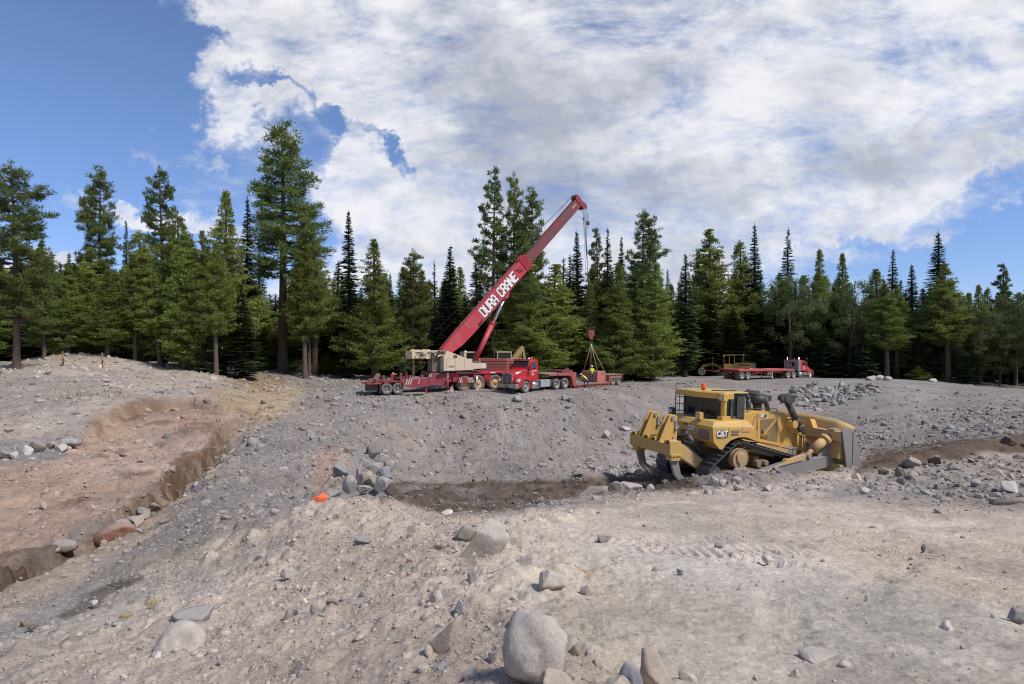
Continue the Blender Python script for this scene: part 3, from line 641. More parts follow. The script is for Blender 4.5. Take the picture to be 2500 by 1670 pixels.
P('fir3', 'fir', 9, 2.4, make_fir, .3, 4); P('snag', 'dry', 20, 1.3, make_fir, 6, 5, dense=.35)
P('ced0', 'cedar', 22, 3.6, make_cedar, 1.5, 11); P('ced1', 'cedar', 22, 3.6, make_cedar, 3.2, 12, power=1.08); P('ced2', 'cedar', 20, 3.8, make_cedar, 1.8, 13, power=.80); P('ced3', 'cedar', 23, 3.2, make_cedar, 7.5, 14)
P('ced4', 'cedar', 24, 3.3, make_cedar, 2.0, 15, power=1.0); P('ced5', 'cedar', 19, 3.0, make_cedar, 1.2, 16, power=.85); P('fir4', 'fir', 24, 3.4, make_fir, 1.0, 6, dense=.85)
P('pin0', 'pine', 31, 4.2, make_pine, 12.0, 27, gap=.0, power=.5, clr=.52); P('pin1', 'pine', 25, 3.6, make_pine, 7, 22); P('pin2', 'pine', 24, 3.9, make_pine, 8, 23, power=.6, gap=.12); P('pin3', 'pine', 25, 3.0, make_pine, 9, 24, gap=.2, clr=.36); P('pin4', 'pine', 22, 4.2, make_pine, 5.5, 25, power=.45)
P('oak0', 'oak', 16, 4.6, make_oak, 3.5, 31); P('oak1', 'oak', 15, 5.2, make_oak, 2.8, 32)
def put_tree(key, x, y, z, h, R, label, cat='tree', group=None, name=None, lean=0.0):
    cr, tr, kind = PROTO[key]; h0, R0 = PROTO_H[key]
    nm = name or {'fir': 'fir_tree', 'pine': 'pine_tree', 'cedar': 'cedar_tree', 'oak': 'oak_tree', 'dry': 'dead_tree'}[kind]
    e = empty(nm, (x, y, z)); e.rotation_euler = (random.uniform(-.015, .015), lean+random.uniform(-.015, .015), random.random()*6.28)
    sxy = random.uniform(.93, 1.08); e.scale = (R/R0*sxy, R/R0/sxy, h/h0); tag(e, label, cat, group)
    for nme, d in (('trunk', tr), ('crown', cr)):
        o = bpy.data.objects.new(nme, d); COL.objects.link(o); o.parent = e
    return e
def tree(key, px, top, d, hw, label, cat='tree', group=None, base=None, lean=0.0, bx=None):
    """px, top: where its tip stands seen from the camera; d: distance; hw: crown half-width in photo pixels"""
    X = ((px if bx is None else bx)-CX)/F*d; z = hz(X, d) if base is None else -(base-CY)/F*d
    h = (CY-top)/F*d-z; return put_tree(key, X, d, z-.15, h, hw/F*d*WIDE[key[:3]], label, cat, group, lean=lean)
random.seed(99)
FT = 'forest trees standing behind the building site'
TREES = [
 ('pin4', 40, 400, 50, 92, 'tall bushy pine on the grey mound at the far left, trunk bare at the foot', 'pine'),
 ('pin1', 245, 407, 66, 58, 'narrow pointed pine rising between the far-left pine and the round-topped pine', 'pine'),
 ('pin2', 402, 408, 69, 54, 'rounded pine top standing clear above the light green cedars', 'pine'),
 ('fir0', 311, 535, 84, 22, 'small dark fir spire between two pines above the light green cedars', 'fir'),
 ('ced0', 345, 560, 64, 62, 'broad light green cedar directly below the small dark fir spire', 'cedar'),
 ('ced2', 445, 520, 63, 60, 'light green cedar with a rounded tip below the rounded pine top', 'cedar'),
 ('ced1', 543, 460, 61, 60, 'tall pointed cedar with bare trunk left of the big lone pine', 'cedar'),
 ('fir1', 602, 478, 72, 38, 'slim dark blue fir immediately left of the big lone pine', 'fir'),
 ('pin0', 690, 303, 69, 98, 'tallest pine of the forest with a long bare trunk at the head of the gully', 'pine'),
 ('pin4', 755, 520, 67, 50, 'drooping pine leaning out just right of the tallest pine', 'pine'),
 ('ced3', 768, 590, 70, 45, 'yellowish green cedar behind the drooping pine', 'cedar'),
 ('pin4', 108, 610, 58, 48, 'dull green bushy pine beside the far-left pine', 'pine'),
 ('ced4', 182, 640, 62, 58, 'light green cedar low under the narrow pointed pine', 'cedar'),
 ('ced1', 262, 655, 60, 40, 'bright green young cedar in front of the narrow pointed pine', 'cedar'),
 ('ced0', 480, 600, 60, 50, 'leafy cedar filling the gap below the tall pointed cedar', 'cedar'),
 ('fir2', 590, 690, 60, 46, 'dense dark young fir with branches to the ground left of the gully head', 'fir'),
 ('fir3', 515, 800, 59, 34, 'small low fir on the end of the grey mound', 'fir'),
 ('ced2', 640, 700, 82, 40, 'far cedar seen low behind the gap beside the tallest pine', 'cedar'),
 ('fir0', 855, 514, 72, 40, 'dark blue conical fir standing alone right of the tallest pine', 'fir'),
 ('ced4', 915, 583, 68, 52, 'bright green conical cedar right of the dark blue conical fir', 'cedar'),
 ('fir1', 948, 665, 84, 26, 'small far fir behind the bright green conical cedar', 'fir'),
 ('pin4', 1008, 610, 72, 50, 'soft bushy pine with a forked tip above the crane winches', 'pine'),
 ('snag', 1061, 635, 80, 14, 'thin dead spire right of the forked-tip pine', 'dead tree'),
 ('fir0', 1098, 598, 76, 42, 'pointed fir half way between the dead spire and the crane boom', 'fir'),
 ('fir2', 1168, 622, 73, 44, 'dark fir in the angle left of the three tall pines', 'fir'),
 ('pin3', 1201, 412, 74, 44, 'sparse tall pine, left one of the three behind the boom', 'pine'),
 ('pin2', 1251, 427, 76, 42, 'sharp-topped pine, middle one of the three behind the boom', 'pine'),
 ('pin1', 1299, 457, 73, 50, 'full round-topped pine, right one of the three behind the boom', 'pine'),
 ('ced5', 1345, 640, 71, 56, 'broad yellow-green cedar hiding behind the boom collar', 'cedar'),
 ('ced0', 1285, 700, 68, 60, 'low cedar with pale trunk behind the red tractor cab', 'cedar'),
 ('fir1', 1390, 620, 75, 38, 'dark fir left of the crane hoist ropes', 'fir'),
 ('fir0', 1413, 562, 77, 38, 'tall fir whose tip stands just left of the hoist ropes', 'fir'),
 ('ced1', 1440, 690, 72, 40, 'grey-green cedar directly behind the hook block', 'cedar'),
 ('pin3', 1457, 558, 76, 28, 'narrow ragged pine right beside the hoist ropes', 'pine'),
 ('fir2', 1484, 555, 76, 34, 'pointed fir just right of the narrow ragged pine', 'fir'),
 ('fir0', 1518, 575, 82, 28, 'slim dark fir left of the knobbly open-crowned pine', 'fir'),
 ('pin1', 1563, 516, 78, 56, 'open-crowned knobbly pine, tallest between the ropes and the grader', 'pine'),
 ('ced4', 1512, 640, 71, 50, 'big yellow-green cedar rising behind the lowboy wheels', 'cedar'),
 ('ced5', 1592, 640, 73, 46, 'large bright cedar in front of the open-crowned pine', 'cedar'),
 ('fir1', 1632, 655, 86, 24, 'small dark fir tip in the dip right of the large bright cedar', 'fir'),
 ('fir0', 1672, 618, 86, 38, 'dark double fir left of the grader cab', 'fir'),
 ('ced3', 1737, 557, 99, 56, 'tall lumpy cedar straight above the grader', 'cedar'),
 ('ced1', 1708, 612, 101, 32, 'narrow cedar on the left shoulder of the tall lumpy cedar', 'cedar'),
 ('ced0', 1812, 584, 100, 52, 'lumpy cedar straight above the flatbed trailer', 'cedar'),
 ('fir0', 1841, 548, 98, 34, 'dark fir spire rising behind the lumpy cedar above the trailer', 'fir'),
 ('fir4', 1922, 555, 98, 38, 'dark layered fir spire above the sleeper cab', 'fir'),
 ('oak0', 1930, 645, 92, 70, 'broad round oak directly above the sleeper cab', 'oak'),
 ('ced1', 2004, 605, 96, 34, 'slim cedar with a small tip right of the layered fir spire', 'cedar'),
 ('ced1', 2056, 615, 97, 34, 'pointed cedar behind the spreading oak', 'cedar'),
 ('oak1', 2072, 668, 90, 72, 'spreading pale oak with leaning stems right of the sleeper cab', 'oak'),
 ('ced4', 2148, 655, 92, 48, 'full bright green cedar left of the slender fir pair', 'cedar'),
 ('fir1', 2177, 608, 95, 34, 'blue fir, left one of the slender pair', 'fir'),
 ('fir0', 2226, 645, 93, 38, 'thin fir, right one of the slender pair', 'fir'),
 ('fir1', 2289, 565, 88, 52, 'tallest fir on the right with wide layered boughs', 'fir'),
 ('oak1', 2312, 700, 84, 66, 'oak crown spreading at the foot of the tallest layered fir', 'oak'),
 ('oak0', 2390, 745, 80, 60, 'grey-green oak between the tallest layered fir and the picture edge', 'oak'),
 ('ced1', 2393, 692, 92, 30, 'small pointed cedar above the grey-green oak', 'cedar'),
 ('ced5', 2362, 712, 96, 26, 'stubby cedar left of the small pointed cedar', 'cedar'),
 ('pin3', 2452, 645, 88, 28, 'slight open pine near the right end of the forest', 'pine'),
 ('oak1', 2480, 700, 80, 60, 'pale oak at the right end of the forest', 'oak'),
 ('oak0', 2545, 720, 76, 60, 'oak beyond the right end pine, cut by the picture edge', 'oak'),
 ('fir3', 2150, 810, 86, 30, 'low fir skirt left under the slender fir pair', 'fir'),
 ('fir3', 2105, 790, 84, 34, 'young fir with drooping boughs at the edge behind the rock heap', 'fir'),
 ('fir3', 300, 800, 62, 30, 'small dark fir among the bare trunks at the mound', 'fir'),
 ('fir3', 845, 810, 68, 30, 'small fir at the foot of the dark blue conical fir', 'fir'),
 ('ced1', 1878, 760, 99, 44, 'low leafy cedar behind the flatbed deck', 'cedar'),
 ('fir3', 2010, 800, 88, 40, 'bushy young fir behind the tractor hood', 'fir'),
]
for k, px, top, d, hw, lab, cat in TREES: tree(k, px, top, d, hw, lab, cat, FT)
# bare trunks along the left edge of the forest: tall thin stems whose crowns merge above
for i, (px, top, d, w_) in enumerate([(165, 640, 60, 20), (222, 600, 64, 22), (330, 620, 61, 20), (355, 610, 66, 18), (450, 560, 60, 24), (465, 580, 63, 20), (494, 560, 60, 22), (508, 600, 66, 20), (528, 590, 58, 22), (745, 560, 66, 24), (1275, 560, 68, 28), (2315, 640, 82, 26), (2165, 690, 84, 24), (2190, 700, 86, 22)]):
    tree('ced3', px, top, d, w_*1.5, ['thin stemmed tree with bare trunk in the edge of the forest'][0], 'tree', 'thin bare-trunked trees at the forest edge')
tree('ced3', 400, 640, 61, 32, 'slanting bare trunk leaning right among the upright trunks', 'tree', FT, lean=.10, bx=392)
# the dark wall of trees behind
random.seed(5)
BG = ['fir2', 'ced1', 'fir4', 'ced0', 'ced4', 'ced5', 'fir2', 'fir1', 'ced4', 'fir4']
n = 0
for px, top, d, hw, key in [(2130, 760, 90, 44, 'ced2'), (2210, 770, 90, 40, 'ced0'), (2262, 745, 93, 44, 'fir2'), (2345, 770, 86, 44, 'ced2'), (2420, 760, 86, 44, 'ced0'), (2475, 780, 84, 40, 'fir2'), (2520, 760, 84, 44, 'ced2'), (2240, 800, 84, 30, 'fir3'), (2370, 810, 80, 30, 'fir3'), (2440, 800, 79, 34, 'oak1')]:
    tree(key, px, top, d, hw, 'low leafy tree filling the forest foot at the right end', 'tree', 'low trees at the right end of the forest')
for row, (d0, top0) in enumerate([(79, 725), (90, 690), (102, 670), (116, 700)]):
    px = -240+row*22
    while px < 2760:
        d = d0+random.uniform(-4, 4)+(17 if px > 1600 else 0); top = top0+random.uniform(-45, 40)+(25 if 560 < px < 700 else 0)
        if 1120 < px < 1350: top += 20
        if px > 2050: top += 25
        if px < 640: top -= 45
        side = 'left of the tallest pine' if px < 690 else ('between the tallest pine and the hoist ropes' if px < 1440 else 'right of the hoist ropes')
        tree(random.choice(BG), px, top, d, random.uniform(38, 54)*80/d*1.15, 'dark conifer deep in the forest '+side, 'tree', 'dark trees filling the forest '+side)
        px += random.uniform(40, 58)
for px, top, d in [(-150, 430, 52), (-90, 560, 60), (2620, 640, 80), (2700, 600, 86), (-230, 500, 60)]: tree(random.choice(['pin1', 'ced0', 'fir1']), px, top, d, 60, 'forest tree just outside the picture edge', 'tree', 'forest trees outside the picture edge')

for px in list(range(-1500, -260, 95))+list(range(2780, 4300, 95)):
    d = random.uniform(60, 74) if px < 0 else random.uniform(76, 92)
    for k in (0, 16): tree(random.choice(BG+['pin1', 'pin2']), px+k*2.5, random.uniform(520, 640), d+k, random.uniform(48, 60), 'forest tree just outside the picture edge', 'tree', 'forest trees outside the picture edge')
for i, (px, top, d, hw) in enumerate([(605, 872, 66, 26), (632, 882, 68, 20), (655, 876, 72, 26), (712, 880, 70, 24), (738, 872, 68, 26), (800, 862, 72, 28), (985, 868, 70, 24), (1010, 860, 74, 30), (1560, 872, 84, 26), (1640, 880, 90, 20), (2060, 885, 88, 24), (2240, 895, 82, 26)]):
    X_ = (px-CX)/F*d; z_ = hz(X_, d); put_tree(['oak1', 'oak0', 'ced5'][i % 3], X_, d, z_-.25, (CY-top)/F*d-z_+.3, hw/F*d, 'low green brush at the foot of the forest edge', 'shrub', 'brush along the forest edge')['category'] = 'shrub'
for o in list(COL.objects):
    if o.get('category') == 'shrub': o.name = 'shrub'
# ================================================================ machines
YEL = mat('yellow_paint', (.64, .375, .055), .42, dirt=.42, dcol=(.40, .30, .20), scale=1.6, var=.07)
YELD = mat('dusty_yellow_paint', (.58, .36, .09), .6, dirt=.75, dcol=(.42, .31, .22), scale=1.3, var=.1)
BLK = mat('black_paint', (.025, .026, .028), .5, dirt=.25, dcol=(.22, .2, .18))
RUB = mat('rubber', (.035, .034, .033), .85, dirt=.45, dcol=(.22, .20, .18), scale=4)
RUBL = mat('dusty_rubber', (.05, .048, .045), .9, dirt=.85, dcol=(.26, .24, .22), scale=4)
STEEL = mat('worn_steel', (.30, .295, .29), .45, metal=.35, dirt=.5, dcol=(.33, .29, .26), scale=1.5)
TRK = mat('track_steel', (.085, .085, .09), .45, metal=.4, dirt=.35, dcol=(.22, .2, .19), scale=3)
CHR = mat('chrome', (.75, .75, .76), .15, metal=1.0, dirt=.12)
ALU = mat('aluminium', (.62, .62, .63), .35, metal=.8, dirt=.2)
WHT = mat('white_paint', (.78, .77, .74), .5, dirt=.12)
ORG = mat('orange_lens', (.85, .13, .02), .3)
HOSE = mat('hose_rubber', (.02, .02, .02), .55, dirt=.15)
def glass_mat():
    M_ = bpy.data.materials.new('tinted_glass'); M_.use_nodes = True; nt = M_.node_tree; N = nt.nodes; L = nt.links
    b = N['Principled BSDF']; b.inputs['Base Color'].default_value = (.03, .04, .04, 1); b.inputs['Roughness'].default_value = .06; b.inputs['Specular IOR Level'].default_value = .9
    t = N.new('ShaderNodeBsdfTransparent'); t.inputs[0].default_value = (.42, .5, .47, 1)
    ms = N.new('ShaderNodeMixShader'); ms.inputs[0].default_value = .45; L.new(b.outputs[0], ms.inputs[2]); L.new(t.outputs[0], ms.inputs[1]); L.new(ms.outputs[0], N['Material Output'].inputs[0]); return M_
GLS = glass_mat()
GLD = mat('dark_window', (.02, .026, .03), .06, spec=.8, dirt=.05, var=.02)
def hull(pts):
    pts = sorted(set(pts)); 
    def half(ps):
        h = []
        for p in ps:
            while len(h) > 1 and (h[-1][0]-h[-2][0])*(p[1]-h[-2][1])-(h[-1][1]-h[-2][1])*(p[0]-h[-2][0]) <= 0: h.pop()
            h.append(p)
        return h[:-1]
    return half(pts)+half(pts[::-1])
def belt(circs, step):
    pts = [(cx+r*math.cos(a*math.pi/36), cz+r*math.sin(a*math.pi/36)) for cx, cz, r in circs for a in range(72)]
    h = hull(pts); h.append(h[0]); out = []; seg = 0; L_ = sum(math.dist(h[i], h[i+1]) for i in range(len(h)-1)); n = round(L_/step); st = L_/n; acc = 0; need = 0
    for i in range(len(h)-1):
        d = math.dist(h[i], h[i+1])
        while need <= acc+d-1e-9 and len(out) < n:
            t = (need-acc)/d; out.append((h[i][0]+(h[i+1][0]-h[i][0])*t, h[i][1]+(h[i+1][1]-h[i][1])*t, (h[i+1][0]-h[i][0])/d, (h[i+1][1]-h[i][1])/d)); need += st
        acc += d
    return out
# ---------------------------------------------------------------- bulldozer
def dozer():
    root = empty('bulldozer', (7.004, 19.763, -4.832)); root.rotation_mode = 'XYZ'
    yaw, pit, rol = .41, -.03, .01
    root.rotation_euler = (Matrix.Rotation(yaw, 3, 'Z')@Matrix.Rotation(-pit, 3, 'Y')@Matrix.Rotation(rol, 3, 'X')).to_euler()
    tag(root, 'yellow tracked bulldozer with raised rear ripper pushing soil at the foot of the slope', 'bulldozer')
    # hull and belly
    b = MB(); b.prism([(-1.0, .75), (-1.15, 1.3), (-.9, 1.95), (1.2, 1.95), (2.6, 1.5), (2.95, 1.0), (2.95, .55), (-.6, .55)], 'y', -.42, .42)
    b.build('hull', mat('muddy_shaded_hull', (.16, .11, .06), .85, dirt=.6, dcol=(.2, .15, .11)), root, .02)  # mud brown, darkened to paint in the shade between the tracks
    # fuel tank and fenders: full width behind the cab
    tk = MB(); prof = [(-1.29, 2.08), (-1.22, 1.60), (-.95, 1.36), (-.83, 1.36), (-.72, 1.50), (-.5, 1.64), (-.2, 1.72), (.1, 1.72), (.35, 1.66), (.66, 1.54), (.52, 2.02)]
    tk.prism(prof, 'y', -1.25, -.45); tk.prism(prof, 'y', .45, 1.25)
    tk.prism([(-1.29, 2.08), (-1.22, 1.60), (-1.10, 1.45), (-.4, 1.45), (-.4, 2.08)], 'y', -.45, .45)
    tk.prism([(-1.29, 2.08), (.52, 2.02), (.30, 2.25), (-1.12, 2.25)], 'y', -1.25, 1.25)
    tk.v = [(x, y*(.9 if z > 2.2 else 1), z) for x, y, z in tk.v]
    tank = tk.build('fender_tank', YEL, root, .012)
    s = MB()
    for x in (-.62, -.05): s.bx(x, x+.012, -1.256, -1.15, 1.9, 2.06)
    s.bx(-1.30, -1.288, -.05, .1, 2.0, 2.06); s.build('panel_seams', BLK, tank)
    # decals
    def side_plate(x0, x1, z0, z1, m_, nm, y=-1.256):
        q = MB(); q.bx(x0, x1, y-.006, y, z0, z1); return q.build(nm, m_, tank)
    GRY = mat('decal_grey', (.16, .13, .15), .6); PNK = mat('decal_pink', (.55, .16, .17), .6); DK = mat('decal_dark', (.05, .05, .055), .5)
    q = MB(); q.prism([(-1.10, 1.73), (-.72, 1.73), (-.64, 1.78), (-.64, 1.92), (-.70, 1.98), (-1.10, 1.98)], 'y', -1.262, -1.256); q.build('badge', DK, tank)
    text('CAT', .25, WHT, tank, frame((-.90, -1.268, 1.865), (1, 0, 0), (0, 0, 1)), .012, .92)
    q = MB(); q.prism([(-.98, 1.75), (-.82, 1.75), (-.90, 1.86)], 'y', -1.276, -1.272); q.build('badge', YEL, tank)
    for z in (1.94, 1.89, 1.84, 1.80): side_plate(-.52, -.18+.04*math.sin(z*40), z, z+.022, GRY, 'stripe_decal')
    side_plate(-.05, .28, 1.88, 1.92, PNK, 'stripe_decal')
    q = MB(); q.bx(-1.275, -1.262, -1.05, -.62, 1.66, 2.02); q.build('data_plate', GRY, tank)
    q = MB()
    for z in (1.72, 1.78, 1.84, 1.90, 1.96): q.bx(-1.281, -1.276, -1.0, -.67, z, z+.018)
    q.build('stripe_decal', PNK, tank)
    text('CAT', .2, WHT, tank, frame((-1.292, -.28, 1.93), (0, -1, 0), (.16, 0, 1)), .01, .9)
    # engine hood
    hd = MB(); hp = [(.55, 1.45), (.65, 2.40), (.95, 2.41), (1.10, 2.47), (2.45, 2.41), (2.72, 2.37), (2.75, 2.20), (3.04, 2.20), (3.10, 1.5), (3.10, .75), (2.55, .75), (2.45, 1.18), (1.35, 1.40)]
    hd.prism(hp, 'y', -.60, .60); hood = hd.build('engine_hood', YEL, root, .02)
    dr = MB(); dr.prism([(1.32, 1.44), (1.28, 2.40), (2.42, 2.34), (2.38, 1.25)], 'y', -.62, -.604); door = dr.build('engine_door', YEL, hood, .006)
    ms_ = MB(); ms_.prism([(1.45, 1.52), (1.43, 2.18), (2.27, 2.22), (2.27, 1.36)], 'y', -.626, -.621); ms_.build('mesh_screen', mat('brown_screen', (.22, .15, .07), .8, var=.3, scale=12), door)
    rb = MB(); rb.bar((1.55, -.63, 1.62), (2.2, -.63, 2.2), .012, .07, (0, 0, 1)); rb.build('door_brace', YEL, door)
    hl = MB(); hl.tube([(1.20, -.62, 1.85), (1.20, -.72, 1.87), (1.20, -.72, 2.28), (1.20, -.62, 2.3)], .016); hl.tube([(1.52, -.62, 1.55), (1.52, -.72, 1.72), (1.75, -.72, 1.70), (1.75, -.62, 1.5)], .014); hl.build('grab_rail', YEL, hood)
    lt = MB(); lt.bx(1.52, 1.62, -.68, -.63, 1.78, 1.86); lt.build('latch', STEEL, door)
    q = MB(); q.prism([(1.34, 2.24), (1.66, 2.24), (1.71, 2.31), (1.66, 2.38), (1.34, 2.38)], 'y', -.628, -.622); q.build('badge', DK, door)
    text('D8T', .15, WHT, door, frame((1.49, -.632, 2.31), (1, 0, 0), (0, 0, 1)), .008, .9)
    # side steps and lower fairings
    st = MB(); st.prism([(.7, 1.25), (1.35, 1.38), (2.45, 1.16), (2.4, .95), (1.2, 1.15), (.7, 1.2)], 'y', -.95, -.60); st.build('side_apron', YELD, root, .01)
    st = MB(); st.bx(2.48, 2.95, -.92, -.62, 1.16, 1.20); st.bx(2.5, 2.9, -.9, -.64, .75, 1.16); st.build('step', mat('silver_guard', (.36, .35, .34), .5, metal=.3, dirt=.5), root, .01)
    gr = MB(); gr.tube([(2.98, -.86, 1.02), (2.98, -.9, 1.62), (3.05, -.95, 1.66), (3.15, -1.0, 1.62), (3.15, -1.0, 1.2), (3.15, -.9, 1.18)], .017); gr.tube([(2.8, -1.0, 1.0), (2.78, -1.02, 1.70), (2.9, -1.04, 1.74), (3.0, -1.04, 1.6), (3.0, -1.04, .95), (2.8, -1.0, .95)], .017); gr.build('grab_rail', YEL, root)
    # stack, precleaner
    pc = MB(); pc.cyl((1.88, -.05, 2.44), (1.88, -.05, 2.70), .15, .15, 16); pc.cyl((1.88, -.05, 2.70), (1.88, -.05, 2.98), .27, .27, 22); pc.cyl((1.88, -.05, 2.98), (1.88, -.05, 3.05), .27, .20, 22); pc.build('precleaner', BLK, root)
    ex = MB(); ex.tube([(1.46, -.05, 2.4), (1.44, -.05, 2.85), (1.36, -.05, 2.98), (1.22, -.05, 3.05)], .085, 12); ex.build('exhaust_stack', BLK, root)
    ex = MB(); ex.cyl((2.40, -.05, 2.40), (2.24, -.05, 2.92), .085, n=12); ex.build('intake_pipe', BLK, root)
    rl = MB(); rl.tube([(.95, -.5, 2.44), (.95, -.5, 2.56), (2.3, -.5, 2.53), (2.4, -.5, 2.42)], .014); rl.build('hood_rail', BLK, root)
    lp = MB(); lp.bx(2.28, 2.52, -.1, .15, 2.76, 2.96); lp.build('work_lamp', BLK, root, .01)
    # cab
    cabp = [(-.72, .80), (-.72, -.02), (-.38, -.66), (.62, -.66), (.85, -.25), (.85, .5), (.62, .80)]
    cb = MB(); cb.prism(cabp, 'z', 2.2, 2.34); k = len(cabp)
    for i, (x, y) in enumerate(cabp):
        if i != 3: cb.cyl((x*.97, y*.97, 2.3), (x*.97, y*.97, 3.0), .045, n=8)
    cb.prism(cabp, 'z', 2.94, 3.06)
    cb.bx(.28, .62, -.69, -.64, 2.28, 2.98); cb.bx(.0, .1, -.68, -.645, 2.3, 2.98)
    cab = cb.build('cab', BLK, root, .008)
    gl = [(x*.955, y*.955) for x, y in cabp]
    g_ = MB()
    for i in range(k):
        a, c = gl[i], gl[(i+1) % k]; nrm = Vector((c[1]-a[1], a[0]-c[0], 0)).normalized()*.012
        g_.add([(a[0], a[1], 2.33), (c[0], c[1], 2.33), (c[0], c[1], 2.95), (a[0], a[1], 2.95), (a[0]+nrm.x, a[1]+nrm.y, 2.33), (c[0]+nrm.x, c[1]+nrm.y, 2.33), (c[0]+nrm.x, c[1]+nrm.y, 2.95), (a[0]+nrm.x, a[1]+nrm.y, 2.95)], [(0,1,2,3),(7,6,5,4),(0,4,5,1),(2,6,7,3)])
    g_.build('cab_glass', GLS, cab)
    se = MB(); se.bx(-.35, .15, -.05, .45, 2.2, 2.48); se.prism([(-.42, 2.45), (-.25, 2.45), (-.32, 2.98), (-.46, 2.98)], 'y', -.02, .42); se.build('seat', BLK, cab, .03)
    # rollover frame
    rf = MB(); rf.prism([(-.95, .95), (-.93, .02), (-.42, -.90), (-.10, -.93), (-.05, .95)], 'z', 2.93, 3.13)
    rf.prism([(-.88, .9), (-.86, .05), (-.40, -.82), (.75, -.72), (.80, .85)], 'z', 3.10, 3.15)
    rops = rf.build('rollover_frame', YEL, root, .02)
    for sg in (-1, 1):
        p = MB(); p.cyl((-.42, sg*.80, 2.36), (-.42, sg*.80, 2.95), .095, n=14); p.bx(-.58, -.22, sg*.80-.12, sg*.80+.12, 2.24, 2.37); p.build('post', YEL, rops, .01)
    lm = MB(); lm.bx(-.60, -.40, -.98, -.74, 2.88, 3.10); lm.build('work_lamp', YEL, rops, .015)
    lm2 = MB(); lm2.cyl((-.62, -.86, 3.0), (-.60, -.86, 3.0), .065, n=12); lm2.build('lens', mat('lens', (.55, .55, .5), .1), rops)
    for (x, y, z) in ((-1.25, -.50, 2.24), (-1.2, .92, 2.24)):
        l_ = MB(); l_.bx(x, x+.16, y-.11, y+.11, z, z+.24); L_ = l_.build('work_lamp', YEL if y < 0 else BLK, root, .015)
        l_ = MB(); l_.cyl((x-.012, y, z+.12), (x+.004, y, z+.12), .07, n=12); l_.build('lens', MATS['lens'], L_)
    bc = MB(); bc.cyl((-.35, .25, 3.14), (-.35, .25, 3.19), .06); bc.build('beacon_base', BLK, rops)
    bc = MB(); bc.cyl((-.35, .25, 3.19), (-.35, .25, 3.37), .085, .075, 14); bc.build('beacon', ORG, rops, .015)
    rl = MB(); rl.tube([(-.92, 1.0, 2.3), (-.92, 1.0, 3.30), (-.6, .9, 3.32), (-.4, .8, 3.20)], .016); rl.tube([(-.75, 1.0, 2.3), (-.75, 1.0, 3.1)], .012)
    for z in (2.35, 2.6, 2.85): rl.tube([(-.92, 1.0, z), (-.55, .95, z)], .012)
    rl.tube([(-.3, -.1, 3.17), (.1, -.3, 3.17), (.6, -.3, 3.17)], .02); rl.build('ladder', BLK, root)
    ht = MB(); ht.cyl((-.55, -.5, 2.26), (-.55, -.28, 2.34), .06); ht.ball((-.72, -.42, 2.33), .07, 8); ht.build('filler_cap', BLK, root)
    # undercarriage, both sides
    for sg in (-1, 1):
        y0, y1 = sorted((sg*.72, sg*1.32)); ym = (y0+y1)/2
        tr = MB(); ring = belt([(-1.02, .52, .40), (-.10, 1.10, .46), (2.52, .50, .38)], .205)
        for x, z, tx, tz in ring:
            nx, nz = tz, -tx       # outward
            def q(u, v): return (x+tx*u+nx*v, z+tz*u+nz*v)
            tr.prism([q(-.097, .0), q(.10, .0), q(.10, .028), (q(.02, .028)), q(.012, .085), q(-.012, .085), q(-.02, .028), q(-.097, .028)], 'y', y0, y1)
            for yy in (ym-.12, ym+.12): tr.prism([q(-.09, -.10), q(.11, -.10), q(.11, .0), q(-.09, .0)], 'y', yy-.035, yy+.035)
        tr.build('track', TRK, root)
        fr = MB(); fr.prism([(-.95, .42), (-.6, .66), (2.3, .62), (2.6, .45), (2.2, .30), (-.8, .30)], 'y', ym-.2, ym+.2); fr.bx(1.1, 1.45, sg*.4 if sg > 0 else -ym*-1-.0, ym+sg*.1, .6, .82) if False else None
        fr.bx(.75, 1.0, min(sg*.4, ym), max(sg*.4, ym), .62, 1.0); fr.cyl((1.6, ym, .55), (2.2, ym, .55), .14); fr.cyl((1.0, ym, .84), (1.0, ym+sg*.32, .84), .10, n=12); fr.cyl((.8, ym, .80), (.8, ym+sg*.22, .80), .14, n=12)
        fr.prism([(-1.3, .18), (2.7, .30), (2.8, .42), (-1.2, .34)], 'y', ym+sg*.10, ym+sg*.34)
        fr.build('track_frame', mat('muddy_frame', (.24, .16, .07), .85, dirt=.75, dcol=(.27, .20, .15)), root, .015)
        iw = MB()
        for cx, cz, r in ((-1.02, .52, .30), (2.52, .50, .29)): iw.cyl((cx, ym-.07, cz), (cx, ym+.07, cz), r, n=24); iw.cyl((cx, ym-.15, cz), (cx, ym+.15, cz), .12, n=12)
        for i in range(8): iw.cyl((-.6+i*.38, ym-.1, .24), (-.6+i*.38, ym+.1, .24), .12, n=12)
        iw.build('roller_wheels', TRK, root)
        sp = MB(); ya = ym; yb = sg*1.30
        sp.cyl((-.12, ya-sg*.2, 1.04), (-.12, yb, 1.04), .29, n=28); sp.cyl((-.12, ya, 1.04), (-.12, yb-sg*.05, 1.04), .335, n=28)
        for i in range(30):
            a = i*2*math.pi/30; sp.bx(-.12+.315*math.cos(a)-.02, -.12+.315*math.cos(a)+.02, min(yb-sg*.06, yb+sg*.01), max(yb-sg*.06, yb+sg*.01), 1.04+.315*math.sin(a)-.02, 1.04+.315*math.sin(a)+.02)
        sp.cyl((-.12, yb, 1.04), (-.12, yb+sg*.05, 1.04), .20, .16, 20)
        for i in range(3):
            a = i*2.09+.4; sp.bx(-.12+.17*math.cos(a)-.05, -.12+.17*math.cos(a)+.05, min(yb, yb+sg*.045), max(yb, yb+sg*.045), 1.04+.17*math.sin(a)-.05, 1.04+.17*math.sin(a)+.05)
